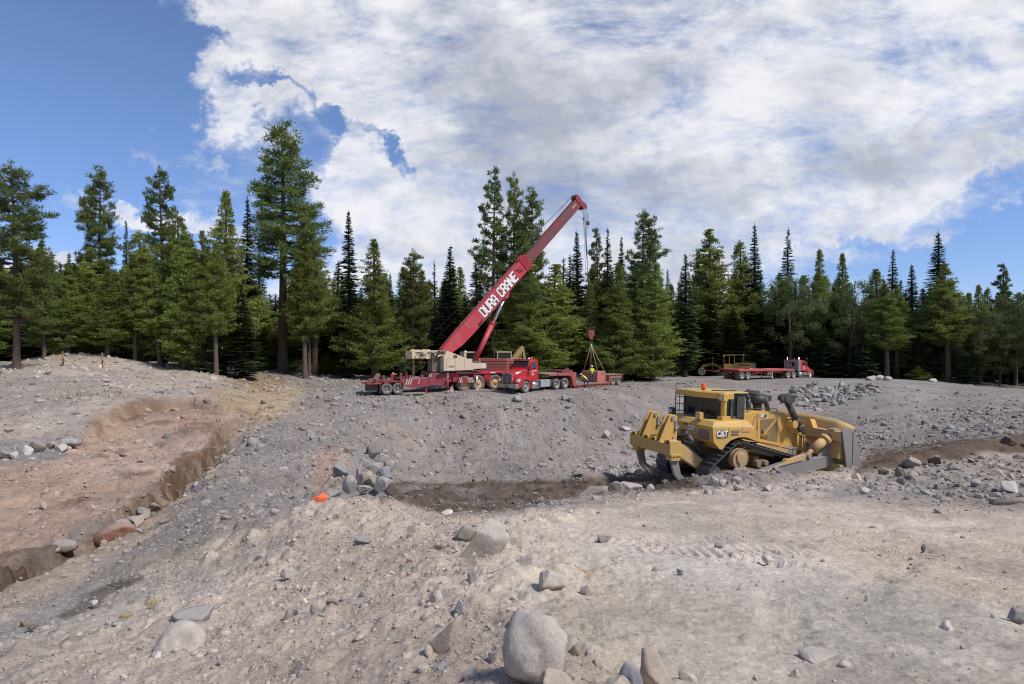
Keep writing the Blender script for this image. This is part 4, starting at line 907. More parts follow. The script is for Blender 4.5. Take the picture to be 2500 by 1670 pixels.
        sp.build('sprocket', mat('muddy_paint', (.45, .30, .14), .8, dirt=.7, dcol=(.42, .30, .20), scale=4), root)
        # push arm
        pa = MB(); pa.prism([(-.3, .30), (.2, .62), (1.35, .86), (1.9, .92), (3.4, 1.0), (3.95, 1.0), (3.95, .66), (2.0, .42), (.3, .22)], 'y', min(sg*1.42, sg*1.62), max(sg*1.42, sg*1.62)); arm = pa.build('push_arm', STEEL, root, .015)
        pt = MB(); pt.prism([(-.3, .42), (1.6, .92), (2.35, 1.02), (2.3, .93), (1.2, .78), (-.3, .36)], 'y', min(sg*1.625, sg*1.66), max(sg*1.625, sg*1.66)); pt.prism([(1.5, .86), (1.62, 1.0), (1.86, .98), (2.5, 1.12), (2.62, 1.0), (2.4, .9)], 'y', min(sg*1.45, sg*1.6), max(sg*1.45, sg*1.6)); pt.build('arm_plate', YELD, arm, .01)
        pn = MB(); pn.cyl((2.62, sg*1.35, 1.06), (2.62, sg*1.68, 1.06), .09, n=14); pn.cyl((.0, sg*1.3, .45), (.0, sg*1.7, .45), .14, n=14); pn.build('pin', STEEL, arm)
        gp = MB(); gp.prism([(3.15, .98), (3.75, 1.0), (3.85, 1.42), (3.2, 1.08)], 'y', min(sg*1.50, sg*1.54), max(sg*1.50, sg*1.54)); gp.build('gusset', STEEL, arm)
        tc = MB(); p0 = Vector((2.60, sg*1.52, 1.06)); p1 = Vector((3.80, sg*1.58, 1.78)); d = p1-p0
        tc.cyl(p0, p0+d*.30, .075, .085, 14); tc.cyl(p0+d*.26, p0+d*.68, .155, n=18); tc.cyl(p0+d*.66, p0+d*.76, .20, n=18); tc.build('tilt_cylinder', YELD, root)
        ro = MB(); ro.cyl(p0+d*.74, p0+d*.93, .055, n=12); ro.build('piston_rod', CHR, root)
        en = MB(); en.ball(p1, .14, 12); en.bx(3.66, 3.98, p1.y-.16, p1.y+.10, 1.86, 1.95); en.cyl(p1+Vector((0, -.17, 0)), p1+Vector((0, .17, 0)), .10, n=12); en.build('cylinder_mount', mat('rusty_dust', (.42, .28, .17), .85, dirt=.6), root)
        # lift cylinder
        lc = MB(); a = Vector((2.42, sg*.78, 2.92)); c = Vector((3.62, sg*.80, 1.15)); d = c-a
        lc.cyl(a, a+d*.42, .10, n=14); lc.cyl(a+d*.40, a+d*.52, .145, n=14); lc.cyl(a+d*.5, a+d*.80, .085, n=14); lc.cyl(a+d*.12+Vector((.06, 0, .14)), a+d*.78+Vector((.04, 0, .12)), .035, n=8)
        lc.prism([(2.22, 3.0), (2.36, 3.09), (2.72, 3.06), (2.74, 2.84), (2.56, 2.74), (2.34, 2.78)], 'y', min(sg*.64, sg*.92), max(sg*.64, sg*.92)); lc.bx(2.10, 2.26, min(sg*.72, sg*.9), max(sg*.72, sg*.9), 2.86, 3.02)
        lcy = lc.build('lift_cylinder', BLK, root)
        ro = MB(); ro.cyl(a+d*.78, c, .045, n=10); ro.ball(c, .09, 8); ro.build('piston_rod', STEEL, lcy)
        ho = MB()
        for off in (0, .06): ho.tube([(2.45, sg*.9, 2.85), (2.42, sg*(.95+off), 2.6), (2.62, sg*(.95+off), 2.3), (2.70, sg*.85, 2.05), (2.80, sg*.8, 1.9)], .022)
        ho.build('hydraulic_hose', HOSE, lcy)
        yk = MB(); yk.cyl((2.75, sg*.6, 2.02), (2.75, sg*.95, 2.02), .14, n=14); yk.prism([(2.62, 1.95), (2.72, 2.2), (3.0, 2.2), (3.04, 1.8), (2.9, 1.7)], 'y', min(sg*.62, sg*.72), max(sg*.62, sg*.72)); yk.build('cylinder_yoke', YEL, root, .01)
        sp2 = MB(); sp2.prism([(2.45, .80), (2.55, 1.2), (2.66, 1.2), (2.72, .82), (2.62, .66)], 'y', min(sg*1.33, sg*1.40), max(sg*1.33, sg*1.40)) if False else None
    # blade: curved mouldboard
    bl = MB(); n = 12; xs = []
    prof = [(3.95+.30*(1-math.cos((t-.5)*2.0))*1.6, .35+1.62*t) for t in [i/n for i in range(n+1)]]
    yy = [-1.97, -1.45, -.5, .5, 1.45, 1.97]; vs = []; cut = [2.04-.0, 2.24, 2.28, 2.28, 2.24, 2.04]
    for j, y in enumerate(yy):
        wing = .22 if abs(y) > 1.9 else 0.0; top = cut[j]
        for x, z in prof: vs.append((x+wing, y, .35+(z-.35)*(top-.35)/1.62))
    m_ = n+1; fs = [(j*m_+i, j*m_+i+1, (j+1)*m_+i+1, (j+1)*m_+i) for j in range(5) for i in range(n)]
    bl.add(vs, fs, True); o = bl.build('blade', YELD, root); md = o.modifiers.new('solid', 'SOLIDIFY'); md.thickness = .06; blade = o
    for sg in (-1, 1):
        ep = MB(); a, c = sorted((sg*1.97, sg*2.03)); ep.prism([(3.70, 1.92), (3.98, 2.05), (4.20, 1.98), (4.22, .40), (4.02, .40)], 'y', a, c)
        ep.prism([(4.25, 1.90), (4.32, 1.86), (4.62, 1.05), (4.66, .90), (4.80, .62), (4.78, .40), (4.25, .40)], 'y', a, c); ep.build('end_plate', STEEL, blade, .01)
    ce = MB(); ce.prism([(4.25, .50), (4.95, .36), (4.98, .40), (4.3, .62)], 'y', -2.0, 2.0); ce.build('cutting_edge', STEEL, blade)
    rbm = MB(); rbm.bx(3.68, 3.98, -1.95, 1.95, 1.55, 1.88); rbm.bx(3.70, 3.95, -1.9, 1.9, .95, 1.1); rbm.bx(3.74, 3.95, -1.95, 1.95, .42, .75); rbm.prism([(3.70, 1.1), (3.98, 1.1), (3.98, 1.55), (3.85, 1.55)], 'y', -1.9, 1.9); rbm.build('blade_ribs', YELD, blade, .012)
    for y in (-.72, .72): q = MB(); q.add([(3.68, y-.2, 1.88), (3.68, y+.2, 1.88), (3.74, y, 2.18), (3.98, y-.16, 1.88), (3.98, y+.16, 1.88), (4.0, y, 2.14)], [(0, 1, 2), (5, 4, 3), (0, 2, 5, 3), (2, 1, 4, 5), (0, 3, 4, 1)]); q.build('sight_gusset', YEL, blade)
    # ripper
    rp = MB(); rp.bx(-2.84, -2.40, -1.12, 1.0, 1.22, 1.58)
    rip = rp.build('ripper_beam', YEL, root, .015)
    for y in (-.98, -.25, .12, .80):
        q = MB(); q.bx(-2.86, -2.42, y-.14, y-.10, 1.58, 1.68); q.bx(-2.86, -2.42, y+.10, y+.14, 1.58, 1.68); q.cyl((-2.64, y-.12, 1.62), (-2.64, y+.12, 1.62), .05, n=10); q.bx(-2.82, -2.5, y-.1, y+.1, 1.66, 1.70); q.build('shank_pocket', YEL, rip, .01)
    for y in (-.45, .45):                    # the upright lugs that carry the cylinders
        q = MB()
        for dy in (-.12, .08): q.prism([(-2.84, 1.56), (-2.12, 1.56), (-2.13, 2.36), (-2.20, 2.42), (-2.38, 2.43), (-2.48, 2.34)], 'y', y+dy, y+dy+.045)
        q.bx(-2.5, -2.14, y-.08, y+.08, 1.56, 1.72); tw = q.build('ripper_tower', YEL, rip, .012)
        q = MB(); q.cyl((-2.32, y-.17, 2.33), (-2.32, y+.18, 2.33), .065, n=12); q.bx(-2.24, -2.16, y-.16, y-.12, 1.95, 2.25); q.ball((-2.2, y-.16, 1.98), .06, 8); q.build('pin', STEEL, tw)
    for y in (-.98, .78):
        q = MB(); q.prism([(-2.76, 1.64), (-2.46, 1.64), (-2.40, .95), (-2.30, .60), (-2.0, .38), (-1.85, .22), (-2.02, .20), (-2.30, .34), (-2.56, .60), (-2.70, 1.0)], 'y', y-.05, y+.05); sh = q.build('ripper_shank', STEEL, rip, .012)
        q = MB(); q.prism([(-2.36, .42), (-2.0, .40), (-1.70, .10), (-1.9, .12), (-2.2, .26)], 'y', y-.075, y+.075); q.build('ripper_tooth', STEEL, sh, .01)
        q = MB(); q.bx(-2.80, -2.40, y-.17, y+.17, 1.20, 1.28); q.bx(-2.78, -2.42, y-.14, y+.14, 1.06, 1.20); q.build('shank_collar', YEL, sh, .01)
    for y in (-.62, .50):
        q = MB(); q.prism([(-2.46, 1.25), (-2.42, 1.50), (-2.0, 1.45), (-.9, .80), (-.9, .60), (-1.2, .56)], 'y', y-.13, y+.13); q.build('ripper_arm', YELD, rip, .02)
        a = Vector((-2.30, -.45 if y < 0 else .45, 2.30)); c = Vector((-1.05, y, 1.1)); d = c-a
        q = MB(); q.cyl(a+d*.42, c, .11, n=14); q.cyl(a+d*.38, a+d*.46, .135, n=14); q.ball(a+d*.42+Vector((0, 0, .14)), .05, 8); cy = q.build('ripper_cylinder', BLK, rip)
        q = MB(); q.cyl(a, a+d*.42, .035, n=10); q.build('piston_rod', CHR, cy)
        a = Vector((-2.35, y+.12, 1.62)); c = Vector((-1.0, y+.12, .95)); d = c-a
        q = MB(); q.cyl(a, c, .10, n=12); q.cyl(a, a+d*.12, .14, n=12); q.build('ripper_cylinder', mat('grey_cylinder', (.12, .11, .10), .6, dirt=.5), rip)
        q = MB()
        for o_ in (0, .07, .14): q.tube([(-1.1, y-.1+o_, 1.5), (-1.5, y-.05+o_, 1.45), (-1.9, y+o_, 1.6), (-1.75, y+o_, 1.75)], .02)
        q.build('hydraulic_hose', HOSE, rip)
    return root
DOZER = dozer()
# ---------------------------------------------------------------- shared vehicle pieces
RED = mat('red_paint', (.48, .008, .014), .28, dirt=.08, dcol=(.34, .22, .2), scale=.9, coat=.5, var=.04)
REDC = mat('crane_red', (.50, .016, .032), .42, dirt=.22, dcol=(.40, .25, .24), scale=.8, var=.08)
REDD = mat('dark_dusty_red', (.26, .02, .035), .5, dirt=.25, dcol=(.30, .16, .15), scale=1, var=.1)
REDT = mat('faded_trailer_red', (.30, .055, .045), .6, dirt=.4, dcol=(.32, .20, .17), scale=1.5, var=.15)
SALM = mat('salmon_paint', (.46, .16, .13), .7, dirt=.3, dcol=(.34, .14, .11), scale=1.2, var=.1)
CRM = mat('cream_paint', (.66, .53, .36), .5, dirt=.25, dcol=(.42, .36, .28), scale=1.0, var=.06)
WOOD = mat('weathered_wood', (.24, .20, .16), .9, dirt=.4, scale=2, var=.35)
DRIM = mat('dull_rim', (.34, .33, .31), .5, metal=.4, dirt=.5); DRIM2 = mat('brown_rim', (.20, .17, .14), .7, dirt=.6)
FRM = mat('chassis_black', (.03, .028, .027), .7, dirt=.4, dcol=(.2, .18, .16))
def wheel(parent, c, r, w, outer, rim_m, tyre_m=None, dual=False, name='wheel', steer=False):
    """tyre of radius r, width w, about the local y axis; outer: +1 / -1 the side its face looks to"""
    W_ = w*(2.15 if dual else 1.0); t = MB()
    def ring(y0, y1):
        h = (y1-y0)/2; m_ = (y0+y1)/2; rr = r*.60
        return [(m_-h*.72, rr), (m_-h*.98, r*.72), (m_-h, r*.86), (m_-h*.88, r*.965), (m_-h*.6, r), (m_+h*.6, r), (m_+h*.88, r*.965), (m_+h, r*.86), (m_+h*.98, r*.72), (m_+h*.72, rr)]
    if dual: t.rev(ring(-W_/2, -W_/2+w), n=32); t.rev(ring(W_/2-w, W_/2), n=32)
    else: t.rev(ring(-w/2, w/2), n=32)
    k = 26
    for i in range(k):
        a = 2*math.pi*i/k
        for y0 in ([-W_/2+w*.18, -W_/2+w*.55, W_/2-w*.82, W_/2-w*.45] if dual else [-w*.38, .06*w]):
            m0 = t.M; t.M = Matrix.Rotation(a, 4, 'Y'); t.bx(r*.985, r*1.012, y0, y0+w*.3, -r*.07, r*.07); t.M = m0
    o = t.build(name, tyre_m or RUB, parent, loc=c)
    f = MB(); e = outer*W_/2; s_ = outer
    if dual: prof = [(e-s_*.03, r*.60), (e-s_*.05, r*.55), (e-s_*w*.75, r*.50), (e-s_*w*.8, r*.20), (e-s_*w*.30, r*.19), (e-s_*w*.28, 0.001)]
    else: prof = [(e-s_*.03, r*.60), (e-s_*.04, r*.55), (e-s_*.10, r*.52), (e-s_*.08, r*.30), (e-s_*.01, r*.22), (e+s_*.02, r*.16), (e+s_*.02, .001)]
    f.rev(prof, n=24)
    for i in range(10):
        a = 2*math.pi*i/10; y = e-s_*(w*.76 if dual else .085); f.cyl((r*.34*math.cos(a), y-.02, r*.34*math.sin(a)), (r*.34*math.cos(a), y+s_*.035, r*.34*math.sin(a)), r*.035, n=6)
    rm = f.build('rim', rim_m, o); return o
def stripes(parent, m_, x0, x1, z0, z1, y, n, slant=.12, nm='hazard_stripes'):
    q = MB(); w_ = (x1-x0)/n
    for i in range(n): a = x0+i*w_; q.prism([(a, z0), (a+w_*.45, z0), (a+w_*.45+slant, z1), (a+slant, z1)], 'y', y-.006, y)
    return q.build(nm, m_, parent)
# ---------------------------------------------------------------- red day-cab tractor
def tractor():
    t = empty('truck_tractor', (.412, 52.795, -4.626), math.radians(228.5)); tag(t, 'red day cab truck tractor with chrome grille parked in front of the crane', 'truck')
    fr = MB()
    for y in (-.43, .43): fr.bx(-6.9, .9, y-.05, y+.05, .62, .88)
    for x in (-6.8, -5.3, -3.6, -2.2, -.8, .6): fr.bx(x-.06, x+.06, -.4, .4, .66, .84)
    fr.bx(-5.9, -4.9, -.9, .9, .50, .60); fr.cyl((-4.65, -1.0, .52), (-4.65, 1.0, .52), .09); fr.cyl((-6.05, -1.0, .52), (-6.05, 1.0, .52), .09); fr.cyl((0, -1.0, .52), (0, 1.0, .52), .07); fr.bx(-2.9, -1.4, -.7, .7, .5, .95)
    fr.build('chassis', FRM, t)
    q = MB(); q.prism([(-6.0, .90), (-4.9, .90), (-4.6, 1.0), (-5.2, 1.08), (-5.8, 1.06)], 'y', -.45, .45); q.build('fifth_wheel', FRM, t)
    cab = MB(); sec = [(-2.0, 1.02), (-2.02, 2.86), (-1.88, 2.98), (-1.0, 3.02), (-.80, 2.95), (-.42, 2.28), (-.38, 2.12), (-.38, 1.02)]
    cab.prism(sec, 'y', -1.04, 1.04); cab.v = [(x, y*(.90 if z > 2.5 else 1), z) for x, y, z in cab.v]
    cab = cab.build('cab', RED, t, .05)
    ws = MB(); ws.add([(-.455, -.95, 2.33), (-.455, .95, 2.33), (-.80, .88, 2.88), (-.80, -.88, 2.88), (-.425, -.95, 2.345), (-.425, .95, 2.345), (-.77, .88, 2.895), (-.77, -.88, 2.895)], [(0,1,2,3),(7,6,5,4),(0,4,5,1),(1,5,6,2),(2,6,7,3),(3,7,4,0)]); ws.build('windscreen', GLD, cab)
    vs_ = MB(); vs_.add([(-.86, -.96, 2.99), (-.86, .96, 2.99), (-.58, .98, 2.90), (-.58, -.98, 2.90), (-.86, -.96, 3.02), (-.86, .96, 3.02), (-.57, .98, 2.93), (-.57, -.98, 2.93)], [(0,1,2,3),(7,6,5,4),(0,4,5,1),(1,5,6,2),(2,6,7,3),(3,7,4,0)]); vs_.build('sun_visor', CHR, cab)
    for sg in (-1, 1):
        d = MB(); y = sg*1.045; yo = sg*1.062; d.prism([(-1.72, 1.12), (-1.74, 2.80), (-.90, 2.84), (-.52, 2.24), (-.52, 1.12)], 'y', min(y, yo), max(y, yo)); d.v = [(x, yy*(.905 if z > 2.5 else 1), z) for x, yy, z in d.v]; dd = d.build('door', RED, cab, .01)
        w_ = MB(); w_.prism([(-1.66, 2.20), (-1.66, 2.72), (-.96, 2.74), (-.66, 2.24)], 'y', min(sg*1.058, sg*1.068), max(sg*1.058, sg*1.068)); w_.v = [(x, yy*(.915 if z > 2.5 else 1.006), z) for x, yy, z in w_.v]; w_.build('window', GLD, dd)
        h_ = MB(); h_.bx(-1.66, -1.48, min(sg*1.06, sg*1.085), max(sg*1.06, sg*1.085), 2.02, 2.06); h_.build('handle', CHR, dd)
        mi = MB(); mi.bx(-.62, -.50, min(sg*1.16, sg*1.36), max(sg*1.16, sg*1.36), 1.95, 2.62); mi.bar((-.55, sg*1.0, 2.5), (-.55, sg*1.2, 2.5), .03, .03); mi.bar((-.55, sg*1.0, 2.05), (-.55, sg*1.2, 2.05), .03, .03); mi.build('mirror', RED, cab, .03)
        if sg > 0:
            text('DURA CRANE', .16, WHT, dd, frame((-1.12, 1.075, 1.93), (-1, 0, 0), (0, 0, 1)), .004, 1.0)
            for i, w2 in enumerate((.34, .42, .30)): q = MB(); q.bx(-1.12-w2/2, -1.12+w2/2, 1.068, 1.074, 1.72-i*.09, 1.76-i*.09); q.build('small_print', WHT, dd)
    # hood and fenders
    hd = MB()
    st = [(-.40, .98, 2.20, 1.10), (.2, .92, 2.10, .95), (.8, .80, 1.98, .9), (1.15, .66, 1.84, .86), (1.22, .62, 1.74, .86)]; vs = []
    for x, hw, zt, zb in st:
        vs += [(x, -hw, zb), (x, -hw, zt-.22), (x, -hw+.14, zt-.05), (x, -hw*.35, zt+.02), (x, hw*.35, zt+.02), (x, hw-.14, zt-.05), (x, hw, zt-.22), (x, hw, zb)]
    n = 8; fs = [(i*n+j, i*n+(j+1) % n, (i+1)*n+(j+1) % n, (i+1)*n+j) for i in range(4) for j in range(n)]+[tuple(range(8)), tuple(range(39, 31, -1))]
    hd.add(vs, fs, True); hood = hd.build('hood', RED, t); 
    md = hood.modifiers.new('b', 'BEVEL'); md.width = .03; md.segments = 2
    for sg in (-1, 1):
        fe = MB(); pts = [(math.cos(a)*.72+.02, math.sin(a)*.72+.60) for a in [math.pi*(i/14)*1.12-.20 for i in range(15)]]
        out = [(1.12, .50), (1.14, .90), (1.08, 1.15), (.86, 1.34), (.5, 1.48), (.05, 1.50), (-.4, 1.36), (-.72, 1.0), (-.85, .5), (-.80, .34)]
        inn = [(math.cos(a)*.64, math.sin(a)*.64+.52) for a in [math.pi*1.08*(1-i/12)-.1 for i in range(13)]]
        poly = out+inn; fe.prism(poly, 'y', min(sg*.70, sg*1.20), max(sg*.70, sg*1.20)); fe.build('fender', RED, t, .05)
        hl = MB(); hl.prism([(1.16, 1.00), (1.10, 1.22), (.84, 1.30), (.80, 1.16), (.95, 1.02)], 'y', min(sg*.92, sg*1.215), max(sg*.92, sg*1.215)); hl.build('headlight', mat('lamp_glass', (.75, .76, .78), .08, metal=.4), t, .02)
        iv = MB(); iv.prism([(-.35, 1.92), (.15, 1.98), (.30, 1.90), (-.2, 1.82)], 'y', min(sg*.93, sg*.975), max(sg*.93, sg*.975)); iv.build('air_intake', FRM, hood)
    gr = MB(); gr.bx(1.21, 1.27, -.56, .56, .86, 1.70); g_ = gr.build('grille', mat('grille_mesh', (.16, .16, .17), .35, metal=.8, var=.3, scale=30), t)
    gs = MB(); gs.prism([(-.62, 1.66), (0, 1.78), (.62, 1.66), (.62, 1.74), (0, 1.86), (-.62, 1.74)], 'x', 1.16, 1.31)
    for y in (-.60, .54): gs.bx(1.20, 1.30, y, y+.06, .86, 1.68)
    gs.bx(1.26, 1.29, -.025, .025, .86, 1.72); gs.build('grille_surround', CHR, g_, .01)
    q = MB(); q.cyl((1.29, 0, 1.66), (1.33, 0, 1.66), .06, n=12); q.build('emblem', RED, g_)
    bp = MB(); bp.prism([(1.12, -1.2), (1.30, -1.05), (1.36, 0), (1.30, 1.05), (1.12, 1.2), (1.0, 1.2), (1.1, 0), (1.0, -1.2)], 'z', .44, .82); bm_ = bp.build('bumper', mat('dusty_chrome', (.5, .49, .47), .3, metal=.8, dirt=.45), t, .02)
    q = MB(); q.bx(1.33, 1.365, -.16, .16, .46, .60); q.bx(1.33, 1.368, -.2, .2, .67, .73); q.build('licence_plate', FRM, bm_)
    for sg in (-1, 1):
        tk = MB(); tk.cyl((-.98, sg*.86, .66), (-1.85, sg*.86, .66), .30, n=20); tk.bx(-2.05, -.95, min(sg*.75, sg*1.15), max(sg*.75, sg*1.15), .30, .36); tk.bx(-2.0, -1.0, min(sg*.7, sg*1.12), max(sg*.7, sg*1.12), .97, 1.01); tk.build('fuel_tank', ALU, t)
        bx_ = MB(); bx_.bx(-3.55, -2.14, min(sg*.6, sg*1.2), max(sg*.6, sg*1.2), .36, 1.04); b_ = bx_.build('tool_box', mat('box_metal', (.52, .53, .56), .45, metal=.5, dirt=.2), t, .02)
        la = MB(); la.bx(-2.92, -2.80, min(sg*1.2, sg*1.22), max(sg*1.2, sg*1.22), .88, .96); la.build('latch', FRM, b_)
        mf = MB(); mf.bx(-3.95, -3.62, min(sg*.7, sg*1.15), max(sg*.7, sg*1.15), .45, 1.0); mf.build('battery_box', FRM, t)
        wheel(t, (0, sg*1.05, .53), .53, .30, sg, DRIM, RUBL)
        for x in (-4.65, -6.05): wheel(t, (x, sg*.92, .52), .52, .27, sg, DRIM, RUBL, dual=True)
    for i, y in enumerate((-.6, -.3, 0, .3, .6)): q = MB(); q.ball((-.95, y, 3.02), .045, 8, half=True); q.build('marker_lamp', mat('amber', (.8, .35, .05), .3), cab)
    bc = MB(); bc.cyl((-1.35, .75, 3.0), (-1.35, .75, 3.22), .08, .07, 12); bc.build('beacon', ORG, cab)
    bc = MB(); bc.cyl((-1.35, -.75, 3.0), (-1.35, -.75, 3.18), .08, .07, 12); bc.build('beacon', ORG, cab)
    bc = MB(); bc.ball((-1.15, .55, 3.04), .12, 10, half=True); bc.build('roof_vent', WHT, cab)
    return t
tractor()
# ---------------------------------------------------------------- lowboy trailer (same axis as the tractor)
def lowboy():
    t = empty('lowboy_trailer', (.412, 52.795, -4.626), math.radians(228.5)); tag(t, 'faded red lowboy trailer with a dropped wooden deck behind the red tractor', 'trailer')
    t.location = Vector((.412, 52.795, -4.626))
    n = MB(); n.prism([(-3.4, 1.42), (-3.4, 1.55), (-7.85, 1.66), (-7.85, .34), (-7.62, .14), (-7.35, .30), (-7.2, .9), (-7.0, 1.22), (-6.6, 1.36), (-5.0, 1.38)], 'y', -1.22, -1.02)
    n.prism([(-3.4, 1.42), (-3.4, 1.55), (-7.85, 1.66), (-7.85, .34), (-7.62, .14), (-7.35, .30), (-7.2, .9), (-7.0, 1.22), (-6.6, 1.36), (-5.0, 1.38)], 'y', 1.02, 1.22)
    n.bx(-7.9, -7.2, -1.02, 1.02, .25, 1.55); n.bx(-7.2, -3.6, -1.02, 1.02, 1.40, 1.52); n.bx(-4.9, -4.5, -1.22, 1.22, 1.38, 1.56)
    gn = n.build('gooseneck', REDT, t, .01)
    q = MB(); q.bx(-7.7, -5.9, -.9, .9, 1.62, 1.86); q.build('gooseneck_box', REDD, gn, .01)
    q = MB(); q.bx(-5.6, -3.0, -.4, .4, 1.56, 1.66); q.bx(-6.2, -2.9, .5, 1.1, 1.56, 1.62); q.build('ramp_boards', WOOD, gn)
    d = MB()
    for y in (-1.28, -.5, .38, 1.16): d.bx(-14.2, -7.6, y, y+.12, .06, .36)
    d.bx(-14.2, -7.6, -1.28, 1.28, .34, .40); 
    for i in range(24): x = -7.9-i*.26; d.bx(x-.03, x+.03, 1.28, 1.42, .10, .36); d.bx(x-.03, x+.03, -1.42, -1.28, .10, .36)
    for y in (-1.46, 1.42): d.bx(-14.1, -7.7, y, y+.04, .30, .40)
    for y in (-1.44, 1.38): d.bx(-14.1, -7.7, y, y+.06, .05, .12)
    dk = d.build('deck', REDT, t)
    q = MB()
    for i in range(9): q.bx(-14.1, -7.95, -1.25+i*.28, -1.0+i*.28, .40, .44)
    q.build('deck_planks', WOOD, dk)
    r = MB(); r.prism([(-14.2, .34), (-14.2, 1.12), (-14.6, 1.16), (-16.9, 1.10), (-16.9, .80), (-14.6, .80), (-14.4, .34)], 'y', -1.2, -.45); r.prism([(-14.2, .34), (-14.2, 1.12), (-14.6, 1.16), (-16.9, 1.10), (-16.9, .80), (-14.6, .80), (-14.4, .34)], 'y', .45, 1.2); r.bx(-16.9, -14.2, -.45, .45, .85, 1.0); r.prism([(-12.3, .42), (-14.2, .42), (-14.2, 1.10), (-12.3, 1.02)], 'y', -.75, .75)
    r.cyl((-14.9, -1.1, .48), (-14.9, 1.1, .48), .1); r.cyl((-16.05, -1.1, .48), (-16.05, 1.1, .48), .1); rr = r.build('rear_bogie', mat('bogie_red', (.42, .07, .05), .6, dirt=.3, dcol=(.3, .18, .15)), t, .01)
    q = MB(); q.bx(-17.0, -14.4, -1.3, 1.3, 1.17, 1.22); q.build('bogie_deck', WOOD, rr)
    for sg in (-1, 1):
        for x in (-14.85, -16.05): wheel(t, (x, sg*1.02, .50), .50, .27, sg, DRIM2, RUBL, dual=True)
        q = MB(); q.bx(-16.95, -16.9, min(sg*.75, sg*1.3), max(sg*.75, sg*1.3), .25, 1.12); q.build('mudflap', FRM, t)
    # follow the yard, which drops slightly away from the tractor
    t.rotation_euler = (Matrix.Rotation(math.radians(228.5), 3, 'Z')@Matrix.Rotation(math.radians(-.75), 3, 'Y')).to_euler()
    return t
lowboy()
LB = Matrix.Translation((.412, 52.795, -4.626))@Matrix.Rotation(math.radians(228.5), 4, 'Z')@Matrix.Rotation(math.radians(-.75), 4, 'Y')
